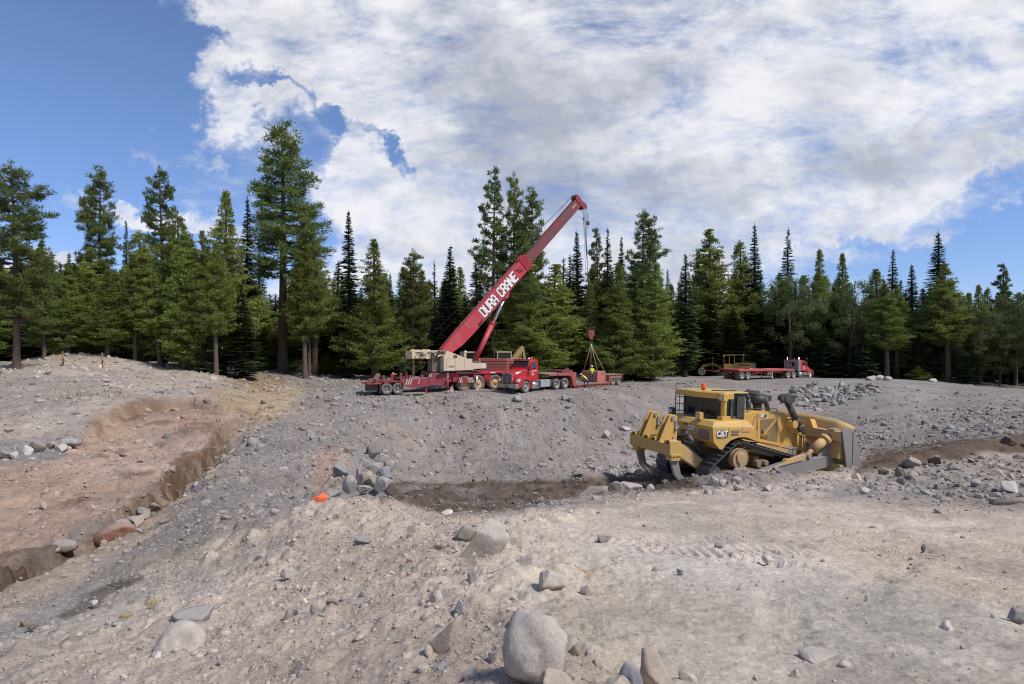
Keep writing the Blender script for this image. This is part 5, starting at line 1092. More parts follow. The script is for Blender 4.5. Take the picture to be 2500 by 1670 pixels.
# ---------------------------------------------------------------- flatbed trailer with its tractor
FB_M = Matrix.Translation((30.972, 79.083, -5.15))@Matrix.Rotation(math.radians(30), 4, 'Z')@Matrix.Rotation(math.radians(.9), 4, 'Y')
def flatbed():
    t = empty('flatbed_trailer', FB_M.translation); t.rotation_euler = FB_M.to_euler(); tag(t, 'long empty red flatbed trailer parked on the far edge of the yard', 'trailer')
    d = MB(); d.bx(-.80, 11.4, -1.3, 1.3, 1.28, 1.36)
    for y in (-1.32, 1.26): d.bx(-.80, 11.4, y, y+.06, 1.14, 1.38)
    for y in (-.5, .38): d.bx(-.6, 11.0, y, y+.12, .78, 1.28)
    for i in range(24): d.bx(-.5+i*.5, -.44+i*.5, -1.28, 1.28, 1.20, 1.28)
    dk = d.build('deck', RED if False else mat('trailer_pink_red', (.50, .07, .085), .5, dirt=.35, dcol=(.42, .22, .2)), t, .01)
    q = MB(); q.bx(5.4, 6.9, -.9, .2, 1.37, 1.43); q.bx(2.2, 2.9, -.7, .3, 1.37, 1.52); q.build('timber_dunnage', mat('orange_timber', (.45, .22, .08), .8, dirt=.3), dk)
    r = MB(); r.bx(-.86, -.80, -1.3, 1.3, .98, 1.36); r.bx(-.84, -.80, -.7, -.62, .45, 1.0); r.bx(-.84, -.80, .62, .70, .45, 1.0); r.bx(-.88, -.78, -1.0, .9, .42, .52); re = r.build('rear_frame', REDD, t)
    q = MB()
    for y in (-1.1, -.85, .85, 1.1): q.cyl((-.87, y, 1.15), (-.88, y, 1.15), .06, n=10)
    q.build('tail_lights', RED, re)
    q = MB(); q.bx(-.875, -.865, -.1, .2, .84, .95); q.build('licence_plate', WHT, re)
    for sg in (-1, 1):
        q = MB(); q.bx(-.72, -.69, min(sg*.62, sg*1.26), max(sg*.62, sg*1.26), .12, .98); q.build('mudflap', mat('grey_flap', (.12, .125, .13), .7, dirt=.4), t)
        for x in (0, 1.26): wheel(t, (x, sg*.95, .51), .51, .27, sg, mat('dusty_rim', (.5, .47, .4), .5, dirt=.4), RUBL, dual=True)
    q = MB(); q.cyl((0, -.9, .5), (0, .9, .5), .08); q.cyl((1.26, -.9, .5), (1.26, .9, .5), .08); q.build('axles', FRM, t)
    q = MB(); q.bx(5.4, 6.5, -1.2, -.7, .52, 1.18); 
    for i in range(5): q.bx(5.45+i*.22, 5.5+i*.22, -1.22, -1.2, .56, 1.14)
    for z in (.7, .95): q.bx(5.42, 6.48, -1.225, -1.2, z, z+.04)
    q.build('side_rack', REDT, t)
    q = MB(); q.cyl((2.8, -1.0, .85), (2.8, -.6, .85), .2, n=14); q.cyl((3.4, -1.0, .85), (3.4, -.6, .85), .2, n=14); q.bx(2.5, 3.8, -.6, .6, 1.0, 1.15); q.build('air_tanks', RED, t)
    q = MB(); q.bx(6.9, 7.02, -.9, -.8, .12, 1.1); q.bx(6.9, 7.02, .8, .9, .12, 1.1); q.bx(6.82, 7.1, -.98, -.72, .06, .12); q.bx(6.82, 7.1, .72, .98, .06, .12); q.build('landing_gear', WHT, t)
    # tractor
    u = empty('truck_tractor', FB_M.translation); u.rotation_euler = FB_M.to_euler(); tag(u, 'red truck tractor with a grey headache rack coupled to the flatbed trailer', 'truck')
    f = MB()
    for y in (-.43, .43): f.bx(9.2, 16.2, y-.05, y+.05, .62, .86)
    f.cyl((10.2, -.9, .5), (10.2, .9, .5), .08); f.cyl((11.5, -.9, .5), (11.5, .9, .5), .08); f.bx(10.2, 11.5, -.5, .5, .85, 1.08); f.bx(13.2, 15.2, -.7, .7, .45, .9); f.build('chassis', FRM, u)
    rk = MB(); RKM = mat('rack_grey', (.33, .35, .34), .4, metal=.4, dirt=.3)
    for y0, y1 in ((-1.15, -.60), (.45, 1.15)): rk.bx(12.55, 12.72, y0, y1, 1.0, 2.66)
    rk.bx(12.55, 12.72, -.60, .45, 1.0, 1.75); rk.bx(12.55, 12.72, -.60, .45, 2.28, 2.66); rk.bx(12.56, 12.70, .02, .07, 1.75, 2.28)
    for z in (1.2, 1.45, 1.7, 1.95, 2.2, 2.42): rk.bx(12.53, 12.56, .48, 1.12, z, z+.04)
    rk.bx(12.55, 13.05, -1.2, -1.15, 1.0, 2.66); rk = rk.build('headache_rack', RKM, u, .01)
    q = MB()
    for i in range(7): q.tube([(12.50, -.9+i*.3, 2.64), (12.46, -.86+i*.3, 2.48), (12.46, -.7+i*.3, 2.48), (12.5, -.66+i*.3, 2.64)], .02)
    q.build('chain_hooks', mat('red_hooks', (.35, .1, .1), .6), rk)
    cb = MB(); cb.prism([(13.05, 1.02), (13.05, 2.56), (13.3, 2.66), (14.3, 2.58), (14.45, 2.50), (14.86, 1.86), (14.9, 1.02)], 'y', -1.05, 1.05); cab = cb.build('cab', mat('sunfaded_red', (.50, .04, .05), .35, dirt=.15, dcol=(.5, .3, .3)), u, .05)
    q = MB(); q.add([(14.42, -.9, 2.46), (14.42, .9, 2.46), (14.80, .95, 1.90), (14.80, -.95, 1.90), (14.46, -.9, 2.48), (14.46, .9, 2.48), (14.84, .95, 1.92), (14.84, -.95, 1.92)], [(0,1,2,3),(7,6,5,4),(0,4,5,1),(1,5,6,2),(2,6,7,3),(3,7,4,0)]); q.build('windscreen', GLD, cab)
    q = MB(); q.bx(13.03, 13.05, -.6, .5, 1.7, 2.35); q.build('rear_window', GLD, cab)
    for sg in (-1, 1):
        q = MB(); q.prism([(13.6, 1.1), (13.6, 2.48), (14.3, 2.46), (14.7, 1.86), (14.7, 1.1)], 'y', min(sg*1.05, sg*1.07), max(sg*1.05, sg*1.07)); dd = q.build('door', MATS['sunfaded_red'], cab, .01)
        q = MB(); q.prism([(13.72, 1.88), (13.72, 2.38), (14.24, 2.38), (14.58, 1.88)], 'y', min(sg*1.07, sg*1.085), max(sg*1.07, sg*1.085)); q.build('window', GLD, dd)
        q = MB()
        for z, w_ in ((1.72, .45), (1.5, .3), (1.4, .34), (1.3, .26)): q.bx(14.1-w_/2, 14.1+w_/2, min(sg*1.07, sg*1.08), max(sg*1.07, sg*1.08), z, z+.06)
        q.build('small_print', WHT, dd)
        q = MB(); q.cyl((13.0, sg*.95, 1.0), (13.0, sg*.95, 3.1), .075, n=10); q.build('exhaust_stack', CHR, u)
        q = MB(); q.cyl((12.95, sg*.85, .62), (13.9, sg*.85, .62), .27, n=16); q.bx(14.0, 15.0, min(sg*.6, sg*1.1), max(sg*.6, sg*1.1), .42, .86); q.bx(12.9, 15.1, min(sg*.8, sg*1.15), max(sg*.8, sg*1.15), .22, .30); q.build('fuel_tank', ALU, u)
        q = MB(); q.prism([(14.86, 1.0), (15.0, 1.30), (15.6, 1.32), (16.3, 1.14), (16.5, .9), (16.52, .55), (16.3, .55), (16.1, .95), (15.75, 1.06), (15.4, 1.0), (15.15, .8), (15.05, .4), (14.86, .4)], 'y', min(sg*.72, sg*1.16), max(sg*.72, sg*1.16)); q.build('fender', MATS['sunfaded_red'], u, .05)
        q = MB(); q.bx(14.55, 14.65, min(sg*1.15, sg*1.3), max(sg*1.15, sg*1.3), 1.9, 2.4); q.cyl((14.9, sg*1.0, 1.8), (14.9, sg*1.0, 2.9), .012, n=5); q.build('mirror', CHR, cab)
        wheel(u, (15.62, sg*1.0, .5), .50, .28, sg, ALU, RUBL)
        for x in (10.2, 11.5): wheel(u, (x, sg*.93, .5), .50, .27, sg, mat('dusty_rim', (.5, .47, .4), .5), RUBL, dual=True)
    q = MB(); q.prism([(14.86, .95), (14.86, 1.84), (15.6, 1.72), (16.1, 1.45), (16.45, 1.1), (16.45, .7), (16.0, .7)], 'y', -.72, .72); q.build('hood', MATS['sunfaded_red'], u, .06)
    q = MB(); q.bx(16.5, 16.62, -1.1, 1.1, .32, .6); q.build('bumper', CHR, u, .02)
    q = MB()
    for y in (-.6, -.3, 0, .3, .6): q.ball((14.0, y, 2.62), .05, 8, half=True)
    q.ball((13.6, -.5, 2.66), .1, 8, half=True); q.build('roof_lamps', WHT, cab)
flatbed()
# ---------------------------------------------------------------- motor grader
def grader():
    t = empty('motor_grader', (at(1795, 900, 92)[0], 92, hz(at(1795, 900, 92)[0], 92)), math.radians(164)); tag(t, 'old yellow motor grader with open cab standing behind the flatbed trailer', 'grader')
    Y2 = mat('old_yellow', (.50, .30, .05), .6, dirt=.5, dcol=(.30, .22, .12), scale=1.5)
    b = MB(); b.prism([(-2.4, .95), (-2.4, 1.9), (-2.2, 2.05), (.1, 2.1), (.1, .95)], 'y', -.55, .55); en = b.build('engine_housing', Y2, t, .03)
    q = MB(); q.bx(-2.2, -.6, .551, .565, 1.62, 1.85); q.build('side_grille', FRM, en); text('GALION', .2, WHT, en, frame((-1.3, .57, 1.74), (-1, 0, 0), (0, 0, 1)), .005, .8) if False else None
    q = MB(); q.bx(-3.0, -2.4, -.5, .5, 1.0, 1.98); q.bx(-3.02, -2.5, -.52, .52, 1.9, 2.0); q.build('radiator', mat('radiator_grey', (.2, .19, .18), .6, dirt=.4), en, .02)
    q = MB(); q.cyl((-.9, 0, 2.05), (-.9, 0, 2.9), .06); q.cyl((-1.6, .2, 2.05), (-1.6, .2, 2.35), .12); q.build('exhaust_stack', FRM, en)
    c = MB()
    for x, y in ((.15, -.7), (.15, .7), (1.75, -.62), (1.75, .62), (.95, -.68), (.95, .68)): c.bx(x-.035, x+.035, y-.035, y+.035, 1.1, 3.25)
    c.bx(.1, 1.8, -.72, .72, 3.22, 3.32); c.bx(-1.4, 1.95, -.78, .78, 3.32, 3.36); c.bx(.15, 1.75, -.7, -.64, 1.1, 1.9); c.bx(.15, 1.75, .64, .7, 1.1, 1.9); c.bx(-1.25, -1.18, -.7, -.63, 2.1, 3.32); c.bx(-1.25, -1.18, .63, .7, 2.1, 3.32)
    cab = c.build('cab', Y2, t)
    q = MB(); q.bx(.2, .7, -.3, .3, 1.3, 1.6); q.bx(.15, .3, -.3, .3, 1.6, 2.2); q.bx(1.45, 1.55, -.12, .12, 1.2, 2.1); q.build('seat', FRM, cab)
    q = MB(); q.ball((1.8, .75, 3.1), .1, 8); q.ball((-1.2, .7, 3.36), .1, 8); q.build('work_lamp', WHT, cab)
    f = MB(); f.prism([(0, .75), (0, 1.15), (1.9, 1.25), (2.6, 1.75), (3.6, 2.05), (4.9, 1.75), (5.35, 1.3), (5.35, .8), (5.0, .8), (4.7, 1.3), (3.6, 1.6), (2.8, 1.35), (2.0, .85)], 'y', -.16, .16); f.build('gooseneck_frame', Y2, t, .02)
    f = MB(); f.bx(5.0, 5.35, -.75, .75, .55, .75); f.build('front_axle', Y2, t)
    q = MB(); q.bar((5.2, 0, .9), (2.6, .5, .6), .12, .12); q.bar((5.2, 0, .9), (2.6, -.5, .6), .12, .12); q.rev([(-.06, .55), (.06, .55)], (0, 0, 0), 3) if False else None; q.cyl((2.8, 0, .62), (2.8, 0, .74), .6, n=20); q.build('drawbar_circle', Y2, t)
    q = MB()
    for i in range(8):
        z0 = .08+i*.06; q.bx(-.02-.1*math.sin(i/7*math.pi), .02-.1*math.sin(i/7*math.pi), -1.75, 1.75, z0, z0+.065)
    ob = q.build('blade', STEEL, t); ob.location = (2.8, 0, 0); ob.rotation_euler = (0, 0, math.radians(28))
    q = MB(); q.bar((3.4, .45, .8), (3.5, .6, 3.05), .07, .07); q.bar((3.4, -.45, .8), (3.5, -.6, 2.4), .07, .07); q.tube([(3.5, -.55, 2.0), (3.5, 0, 2.1), (3.5, .55, 2.0)], .05); q.build('lift_rods', Y2, t)
    q = MB(); q.bar((1.9, .5, 1.2), (3.3, .7, .6), .08, .25); q.build('scarifier', REDT, t)
    for sg in (-1, 1):
        q = MB(); q.bx(-2.4, -.1, min(sg*.6, sg*.8), max(sg*.6, sg*.8), .55, .8); q.build('tandem_case', Y2, t)
        for x in (-2.0, -.5): wheel(t, (x, sg*1.0, .60), .60, .33, sg, DRIM2, RUBL)
        wheel(t, (5.2, sg*.95, .60), .60, .33, sg, DRIM2, RUBL)
grader()
# ---------------------------------------------------------------- excavator behind the counterweights
def excavator():
    x, y = at(1240, 880, 63)[:2]; t = empty('excavator', (x, y, hz(x, y)-.1), math.radians(200)); t.scale = (1.12, 1.12, 1.12); tag(t, 'yellow excavator with folded boom half hidden behind the stacked counterweights', 'excavator')
    Y3 = mat('khaki_yellow', (.40, .27, .07), .6, dirt=.4, dcol=(.25, .2, .12))
    b = MB(); b.prism([(-2.2, 1.1), (-2.2, 2.05), (-1.9, 2.2), (1.2, 2.15), (1.2, 1.1)], 'y', -1.25, 1.25); h = b.build('housing', Y3, t, .04)
    q = MB(); q.bx(-1.8, .4, -.9, .9, 2.2, 2.36); q.build('engine_cover', FRM, h, .05)
    c = MB(); X0, X1, Y0, Y1 = .1, 1.5, .3, 1.2
    for a in (X0, X1):
        for b_ in (Y0, Y1): c.bx(a-.05, a+.05, b_-.05, b_+.05, 2.1, 3.25)
    c.bx(X0-.05, X1+.05, Y0-.05, Y1+.05, 3.2, 3.3); c.bx(X0-.05, X1+.05, Y0-.05, Y1+.05, 1.6, 2.3)
    cab = c.build('cab', mat('cab_grey_yellow', (.42, .38, .26), .6, dirt=.3), t, .02)
    q = MB(); q.bx(X0, X1, Y1-.03, Y1-.02, 2.3, 3.2); q.bx(X0, X1, Y0+.02, Y0+.03, 2.3, 3.2); q.build('window', GLS, cab)
    q = MB(); q.prism([(.9, 1.7), (.7, 2.3), (-1.1, 4.45), (-1.35, 4.75), (-1.7, 4.7), (-1.75, 4.4), (-.2, 2.2), (.3, 1.6)], 'y', -.9, -.45)
    q.v = [(x_*.8-.5, y_, z_*.80) for x_, y_, z_ in q.v]; bo = q.build('boom', Y3, t, .03)
    q = MB(); q.cyl((-1.75, -.68, 3.4), (-1.55, -.68, 2.3), .08); q.build('boom_cylinder', CHR, bo)
    q = MB(); q.prism([(-1.9, 3.65), (-1.7, 3.75), (-2.0, 1.6), (-2.25, 1.7)], 'y', -.8, -.5); q.build('stick', Y3, t)
    for sg in (-1, 1):
        q = MB()
        for px_, pz, tx, tz in belt([(-1.6, .45, .42), (1.6, .45, .42)], .22):
            nx, nz = tz, -tx; q.prism([(px_-tx*.1, pz-tz*.1), (px_+tx*.1, pz+tz*.1), (px_+tx*.1+nx*.06, pz+tz*.1+nz*.06), (px_-tx*.1+nx*.06, pz-tz*.1+nz*.06)], 'y', min(sg*.9, sg*1.4), max(sg*.9, sg*1.4))
        q.bx(-1.6, 1.6, min(sg*1.0, sg*1.3), max(sg*1.0, sg*1.3), .2, .7); q.build('track', TRK, t)
    q = MB(); q.bx(-1, 1, -1, 1, .5, 1.1); q.build('undercarriage', FRM, t)
excavator()
# ---------------------------------------------------------------- truck crane
CM = Matrix.Translation((-2.152, 55.60, -4.60))@Matrix.Rotation(math.radians(27), 4, 'Z')
HM = Matrix.Translation((-5.986, 53.30, -2.758))@Matrix.Rotation(math.radians(33), 4, 'Z')
def crane():
    root = empty('mobile_crane', CM.translation, math.radians(27)); tag(root, 'red truck crane with cream house and long red boom lettered in white', 'crane')
    H2C = CM.inverted()@HM
    DKR = mat('carrier_red', (.45, .015, .03), .38, dirt=.18, dcol=(.35, .2, .2), scale=.8)
    f = MB()
    f.bx(-5.3, 4.6, -1.3, 1.3, 1.58, 1.76); f.bx(-6.6, 4.6, -.55, .55, .95, 1.6); f.bx(-4.9, -3.7, -1.2, 1.2, .9, 1.58); f.bx(2.6, 4.6, -1.3, 1.3, 1.0, 1.6)
    f.bx(-1.2, -.45, -1.2, 1.2, .95, 1.58); ch = f.build('carrier_frame', DKR, root, .015)
    q = MB(); q.prism([(-6.68, .73), (-6.68, 1.36), (-6.55, 1.36), (-6.5, 1.80), (-4.85, 1.80), (-4.80, .80), (-5.0, .60), (-6.0, .66)], 'y', -1.42, -1.28); q.prism([(-6.68, .73), (-6.68, 1.36), (-6.55, 1.36), (-6.5, 1.80), (-4.85, 1.80), (-4.80, .80), (-5.0, .60), (-6.0, .66)], 'y', 1.28, 1.42)
    q.bx(-6.6, -4.9, -1.28, 1.28, .8, 1.7); ob = q.build('rear_outrigger_box', REDD, root, .015)
    q = MB(); q.bx(-6.5, -6.0, -1.432, -1.424, 1.45, 1.80) if False else None
    stripes(ob, mat('stripe_cream', (.62, .55, .45), .6, dirt=.3), -6.78, -6.45, 1.42, 1.74, -1.425, 2, .14)
    q = MB(); q.bx(-5.95, -5.75, -1.43, -1.422, 1.66, 1.76); q.bx(-4.98, -4.82, -1.43, -1.422, 1.36, 1.80); q.build('notice_plate', WHT, ob)
    # outrigger beams, stowed-looking housings with striped ends
    q = MB(); q.bx(-3.95, -2.05, -1.52, -1.30, .80, 1.30); q.bx(-4.4, -3.9, -1.4, -1.2, .9, 1.35); q.bx(-2.4, -2.25, -1.6, -1.4, 1.2, 1.7); fo = q.build('outrigger_box', REDD, root, .015)
    stripes(fo, MATS['stripe_cream'], -3.72, -3.40, .80, 1.30, -1.527, 2, -.12); stripes(fo, MATS['stripe_cream'], -2.85, -2.2, .82, 1.30, -1.527, 4, -.16)
    q = MB(); q.cyl((-2.12, -1.62, .22), (-2.12, -1.62, 1.45), .10, n=12); q.cyl((-2.12, -1.62, .14), (-2.12, -1.62, .22), .26, n=16); q.build('outrigger_jack', ALU, root)
    q = MB(); q.cyl((-5.0, -1.62, .22), (-5.0, -1.62, 1.2), .09, n=12); q.cyl((-5.0, -1.62, .14), (-5.0, -1.62, .22), .24, n=16); q.build('outrigger_jack', REDD, root)
    q = MB(); q.prism([(-4.9, .1), (-4.62, .62), (-4.35, .1)], 'y', -1.66, -1.62); q.build('wheel_chock', mat('chock_pink', (.6, .32, .25), .7, dirt=.3), root)
    for x0 in (-4.35,): q = MB(); q.bx(x0, x0+.06, -1.25, -.65, .10, .80); q.bx(-3.75, -3.70, -1.28, -.6, .10, .75); q.build('mudflap', FRM, root)
    # ladder
    q = MB(); q.bar((-1.12, -1.42, 1.56), (-.94, -1.42, .52), .05, .04); q.bar((-.54, -1.42, 1.56), (-.66, -1.42, .52), .05, .04)
    for i in range(4): z = 1.45-i*.30; q.bar((-1.1+i*.045, -1.42, z), (-.56-i*.03, -1.42, z), .05, .04)
    q.build('ladder', DKR, root)
    q = MB(); q.bx(-.55, -.05, -1.32, -1.302, 1.62, 1.74); q.bx(-4.0, -2.3, -1.28, -1.2, 1.76, 1.80); q.build('notice_plate', WHT, root)
    RIMC = mat('cream_rim', (.62, .42, .22), .6, dirt=.4, dcol=(.45, .28, .16))
    for sg in (-1, 1):
        for x in (0, -1.80, -3.2, 1.9): wheel(root, (x, sg*1.06, .74), .74, .44, sg, RIMC, RUBL)
    q = MB()
    for x in (0, -1.8, -3.2, 1.9): q.cyl((x, -1, .74), (x, 1, .74), .12)
    q.build('axles', FRM, root)
    q = MB(); q.bx(2.7, 4.7, -1.25, .1, 1.0, 2.7); q.build('carrier_cab', DKR, root, .08)
    # turntable and upper house (its own heading)
    h = empty('upper_house', (0, 0, 0)); h.parent = root; h.matrix_local = H2C
    q = MB(); q.cyl((.9, .3, -.16), (.9, .3, .12), .8, n=28); q.bx(-1.5, 3.2, -1.4, 1.2, .04, .14); q.build('turntable', FRM, h)
    s = MB(); prof = [(-1.14, .13), (-1.14, 1.50), (-1.0, 1.66), (-.88, 1.97), (-.35, 1.80), (1.28, 1.20), (1.79, 1.18), (1.79, .80), (1.88, .15), (.94, .14)]
    s.prism(prof, 'y', -1.45, -.62); s.prism([(1.79, .15), (1.79, .88), (2.08, .75), (3.30, .74), (3.30, .26), (2.1, .24)], 'y', -1.45, -.9)
    s.prism([(-1.14, .13), (-1.14, 1.2), (-.9, 1.9), (.2, 1.6), (1.2, 1.0), (1.8, .5), (1.8, .13)], 'y', .50, .72)
    house = s.build('side_house', CRM, h, .02)
    q = MB()
    for x in (-.90, .02, .94): q.bx(x, x+.015, -1.456, -1.448, .18, 1.22)
    q.bx(-.9, .02, -1.456, -1.448, 1.215, 1.235); q.bx(-1.15, 1.8, -1.456, -1.448, .13, .15); q.build('panel_seams', FRM, house)
    q = MB(); q.bx(-.19, .20, -1.458, -1.44, 1.28, 1.55); q.build('vent', FRM, house)
    q = MB(); q.bx(-.88, -.5, -1.46, -1.452, .18, .34); q.bx(2.85, 3.2, -1.46, -1.452, .28, .70); q.build('notice_plate', mat('grey_white', (.6, .6, .62), .5), house)
    text('5279', .26, mat('brown_lettering', (.16, .07, .04), .6), house, frame((-.32, -1.462, .50), (1, 0, 0), (0, 0, 1)), .006, 1.0)
    q = MB(); q.bx(-.85, -.50, -1.462, -1.454, .55, .60); q.build('stripe_decal', MATS['brown_lettering'], house)
    q = MB(); q.bx(-1.17, -1.145, -1.40, -.64, .16, 1.5); q.build('rear_panel', mat('cream_painted_shade', (.60, .50, .38), .6, dirt=.3), house)  # rear face in a darker cream, its shade painted into the colour
    # winches and counterweight arms behind
    w = MB()
    w.prism([(-4.0, 1.32), (-4.0, 1.92), (-2.4, 1.95), (-.8, 1.98), (-.8, 1.55), (-2.4, 1.35)], 'y', .35, .45)
    w.bar((-4.0, -.95, 1.36), (-2.4, -.95, 1.36), .1, .10); w.bar((-4.0, -.95, 1.90), (-.8, -.95, 1.94), .1, .07); w.bx(-4.0, -3.72, -1.0, -.9, 1.32, 1.92); w.bx(-2.95, -2.55, -1.0, -.9, 1.32, 1.92)
    w.bx(-4.05, -3.9, -1.05, .5, 1.28, 1.94); w.bx(-2.75, -2.45, -1.05, .5, 1.24, 1.60); wf = w.build('winch_frame', CRM, h, .012)
    for x in (-3.42, -2.40):
        q = MB(); q.cyl((x, -.86, 1.66), (x, .32, 1.66), .30, n=22); q.build('winch_drum', mat('wire_rope', (.10, .09, .08), .6, dirt=.3, var=.3, scale=14), wf)
        q = MB()
        for y in (-.88, -.2, .30): q.cyl((x, y, 1.66), (x, y+.05, 1.66), .43, n=24)
        q.build('drum_flange', CRM, wf)
    q = MB()
    for k, (x0, x1) in enumerate(((-3.8, -3.0), (-3.0, -2.2), (-2.2, -1.5), (-1.9, -.9), (-1.6, -.9))):
        z = 1.45+.09*k; q.tube([(x0, -1.1, z), (x0+(x1-x0)*.4, -1.14, z+.25), (x0+(x1-x0)*.7, -1.13, z+.1), (x1, -1.1, z+.3-.1*k)], .028)
    q.bx(-3.3, -3.1, -1.12, -1.0, 1.5, 1.7); q.bx(-2.15, -1.9, -1.12, -.9, 1.4, 1.75); q.bx(-1.5, -1.1, -1.1, -.7, 1.45, 1.8); q.build('hydraulic_hose', HOSE, wf)
    q = MB(); q.tube([(-1.6, -1.05, 1.42), (-1.4, -1.07, 1.55), (-1.15, -1.05, 1.52)], .09, 10); q.build('muffler', CRM, wf)
    q = MB(); q.bx(-1.95, -1.15, -.7, .3, .05, 1.35); q.build('counterweight_mount', mat('dark_steel', (.10, .085, .075), .7, dirt=.4), h)
    # operator cab on the far side
    c = MB(); pr = [(2.15, .55), (2.15, 1.72), (2.35, 1.78), (3.45, 1.76), (3.70, 1.45), (3.95, .75), (3.95, .2), (2.15, .2)]
    for y in (.72, 1.62):
        c.prism([(2.12, .2), (2.12, 1.75), (2.34, 1.75), (2.30, .8), (2.34, .2)], 'y', y, y+.06); c.bar((3.45, y+.03, 1.74), (3.95, y+.03, .7), .06, .06)
        c.prism([(2.12, .2), (2.12, .62), (3.95, .62), (3.95, .2)], 'y', y, y+.06)
    c.bx(2.12, 3.50, .70, 1.70, 1.72, 1.80); c.bx(2.10, 2.16, .72, 1.68, .2, 1.75); c.bx(2.12, 3.95, .72, 1.68, .15, .25)
    cab = c.build('operator_cab', CRM, h, .02)
    q = MB(); q.prism([(2.32, .62), (2.32, 1.72), (3.44, 1.72), (3.90, .64)], 'y', .73, .75); q.prism([(2.32, .62), (2.32, 1.72), (3.44, 1.72), (3.90, .64)], 'y', 1.65, 1.67); q.build('cab_glass', GLS, cab)
    q = MB(); q.ball((2.42, 1.1, 1.80), .13, 10, half=True); q.build('roof_lamp', WHT, cab)
    q = MB(); q.bx(2.5, 2.95, .9, 1.4, .25, .65); q.bx(2.45, 2.55, .9, 1.4, .6, 1.3); q.build('seat', FRM, cab)
    # boom
    A0 = Vector((-.25, 0, 1.75)); A1 = Vector((15.45, 0, 17.75)); ax = (A1-A0).normalized(); L_ = (A1-A0).length
    up = Vector((-ax.z, 0, ax.x))
    B = Matrix(((ax.x, 0, up.x, A0.x), (0, 1, 0, A0.y), (ax.z, 0, up.z, A0.z), (0, 0, 0, 1)))   # local: x along the boom, z across it
    bm = MB(); vs = []
    sec = [(-.8, -.10, .46), (0, -.25, .62), (1.6, -.62, .66), (3.2, -.72, .68), (12.2, -.66, .66)]
    for x, zb, zt in sec: vs += [(x, -.42, zb), (x, .42, zb), (x, .42, zt), (x, -.42, zt)]
    n = len(sec); fs = [(i*4+j, i*4+(j+1) % 4, (i+1)*4+(j+1) % 4, (i+1)*4+j) for i in range(n-1) for j in range(4)]+[(3, 2, 1, 0), tuple((n-1)*4+j for j in range(4))]
    bm.add(vs, fs); boom = bm.build('boom', REDC, h, .02); boom.matrix_local = B
    q = MB()
    for i in range(5): x = 12.2+i*.2; q.bx(x, x+.09, -.50+.01*i, .50-.01*i, -.72+.02*i, .74-.02*i)
    for y in (-.46, -.2, .1, .38): 
        for z in (-.70, .66): q.bx(12.1, 13.15, y, y+.06, z, z+.05)
    for z in (-.5, -.25, 0, .25, .5): q.bx(12.1, 13.15, -.49, -.44, z, z+.05); q.bx(12.1, 13.15, .44, .49, z, z+.05)
    q.build('boom_collar', REDC, boom)
    q = MB(); q.bx(12.6, 22.8, -.34, .34, -.48, .48); inn = q.build('inner_boom', mat('worn_boom_grey', (.085, .08, .08), .5, metal=.2, dirt=.6, dcol=(.34, .03, .045), scale=.7, var=.2), boom, .03)
    text('GROVE', .26, CRM, inn, frame((21.7, -.348, .12), (1, 0, 0), (0, 0, 1)), .006, .9)
    q = MB()
    for y in (-.40, .35): q.prism([(22.5, -.66), (22.6, -.95), (22.85, -1.1), (23.15, -1.02), (23.2, -.72), (23.0, -.1), (23.05, .55), (22.9, .86), (22.7, .88), (22.45, .5)], 'y', y, y+.05)
    q.bx(22.55, 22.95, -.35, .35, -.55, .5); q.bar((22.6, 0, -.7), (23.0, 0, -.5), .7, .08); hd = q.build('boom_head', mat('head_red', (.30, .02, .03), .5, dirt=.3, dcol=(.2, .08, .08), scale=2, var=.2), inn, .015)
    q = MB()
    for y in (-.30, -.12, .06, .24):
        q.cyl((22.95, y, -.80), (22.95, y+.08, -.80), .26, n=18); q.cyl((22.75, y, .68), (22.75, y+.08, .68), .22, n=18)
    q.build('sheave', mat('sheave_red', (.30, .03, .04), .6, dirt=.3), hd)
    for x0, zt in ((3.2, .7), (5.3, .7), (8.4, .7)):
        q = MB(); q.bx(x0, x0+.06, -.46, .46, .1, .72); q.build('boom_strap', mat('strap_grey', (.42, .33, .30), .6), boom)
    q = MB()
    for i in range(4): q.bx(4.3+.22*i, 4.42+.22*i, -.50, -.42, -.66+.04*i, -.36)
    q.tube([(4.2, -.5, -.5), (5.2, -.52, -.45)], .05); q.build('cylinder_bracket', REDD, boom)
    q = MB(); q.tube([(11.1, -.48, .35), (11.5, -.5, .2), (11.5, -.5, -.1), (11.9, -.5, -.2)], .05); q.bx(11.3, 11.7, -.5, -.42, -.1, .3); q.build('hose_reel', REDD, boom)
    # lettering with its dark shadow
    BLKP = mat('lettering_shadow', (.02, .015, .02), .5); LW = mat('lettering_white', (.80, .80, .78), .5)
    for wd, x, stp in (('DURA', 5.25, .60), ('CRANE', 8.05, .575)):
        block_text(wd, x+.07, stp, -.50, .90, -.428, .20, BLKP, boom, 'lettering_shadow'); block_text(wd, x, stp, -.43, .90, -.440, .165, LW, boom)
    # lift cylinder
    c0 = Vector((2.75, 0, .75)); Bp = B@Vector((8.75, 0, -.80)); d = Bp-c0
    q = MB(); q.bar(c0, c0+d*.56, .44, .46, (-1, 0, 1)); q.v = q.v; q2 = MB(); q2.cyl(c0, c0+d*.58, .25, n=20); q2.cyl(c0+d*.555, c0+d*.58, .29, n=20); lc = q2.build('lift_cylinder', REDC, h)
    q = MB(); q.cyl(c0+d*.58, Bp, .165, n=16); q.build('piston_rod', CHR, lc)
    q = MB(); q.prism([(8.1, -.60), (8.4, -1.0), (8.7, -1.02), (9.2, -.66), (9.4, -.6)], 'y', -.35, .35); q.build('cylinder_bracket', REDC, boom, .02)
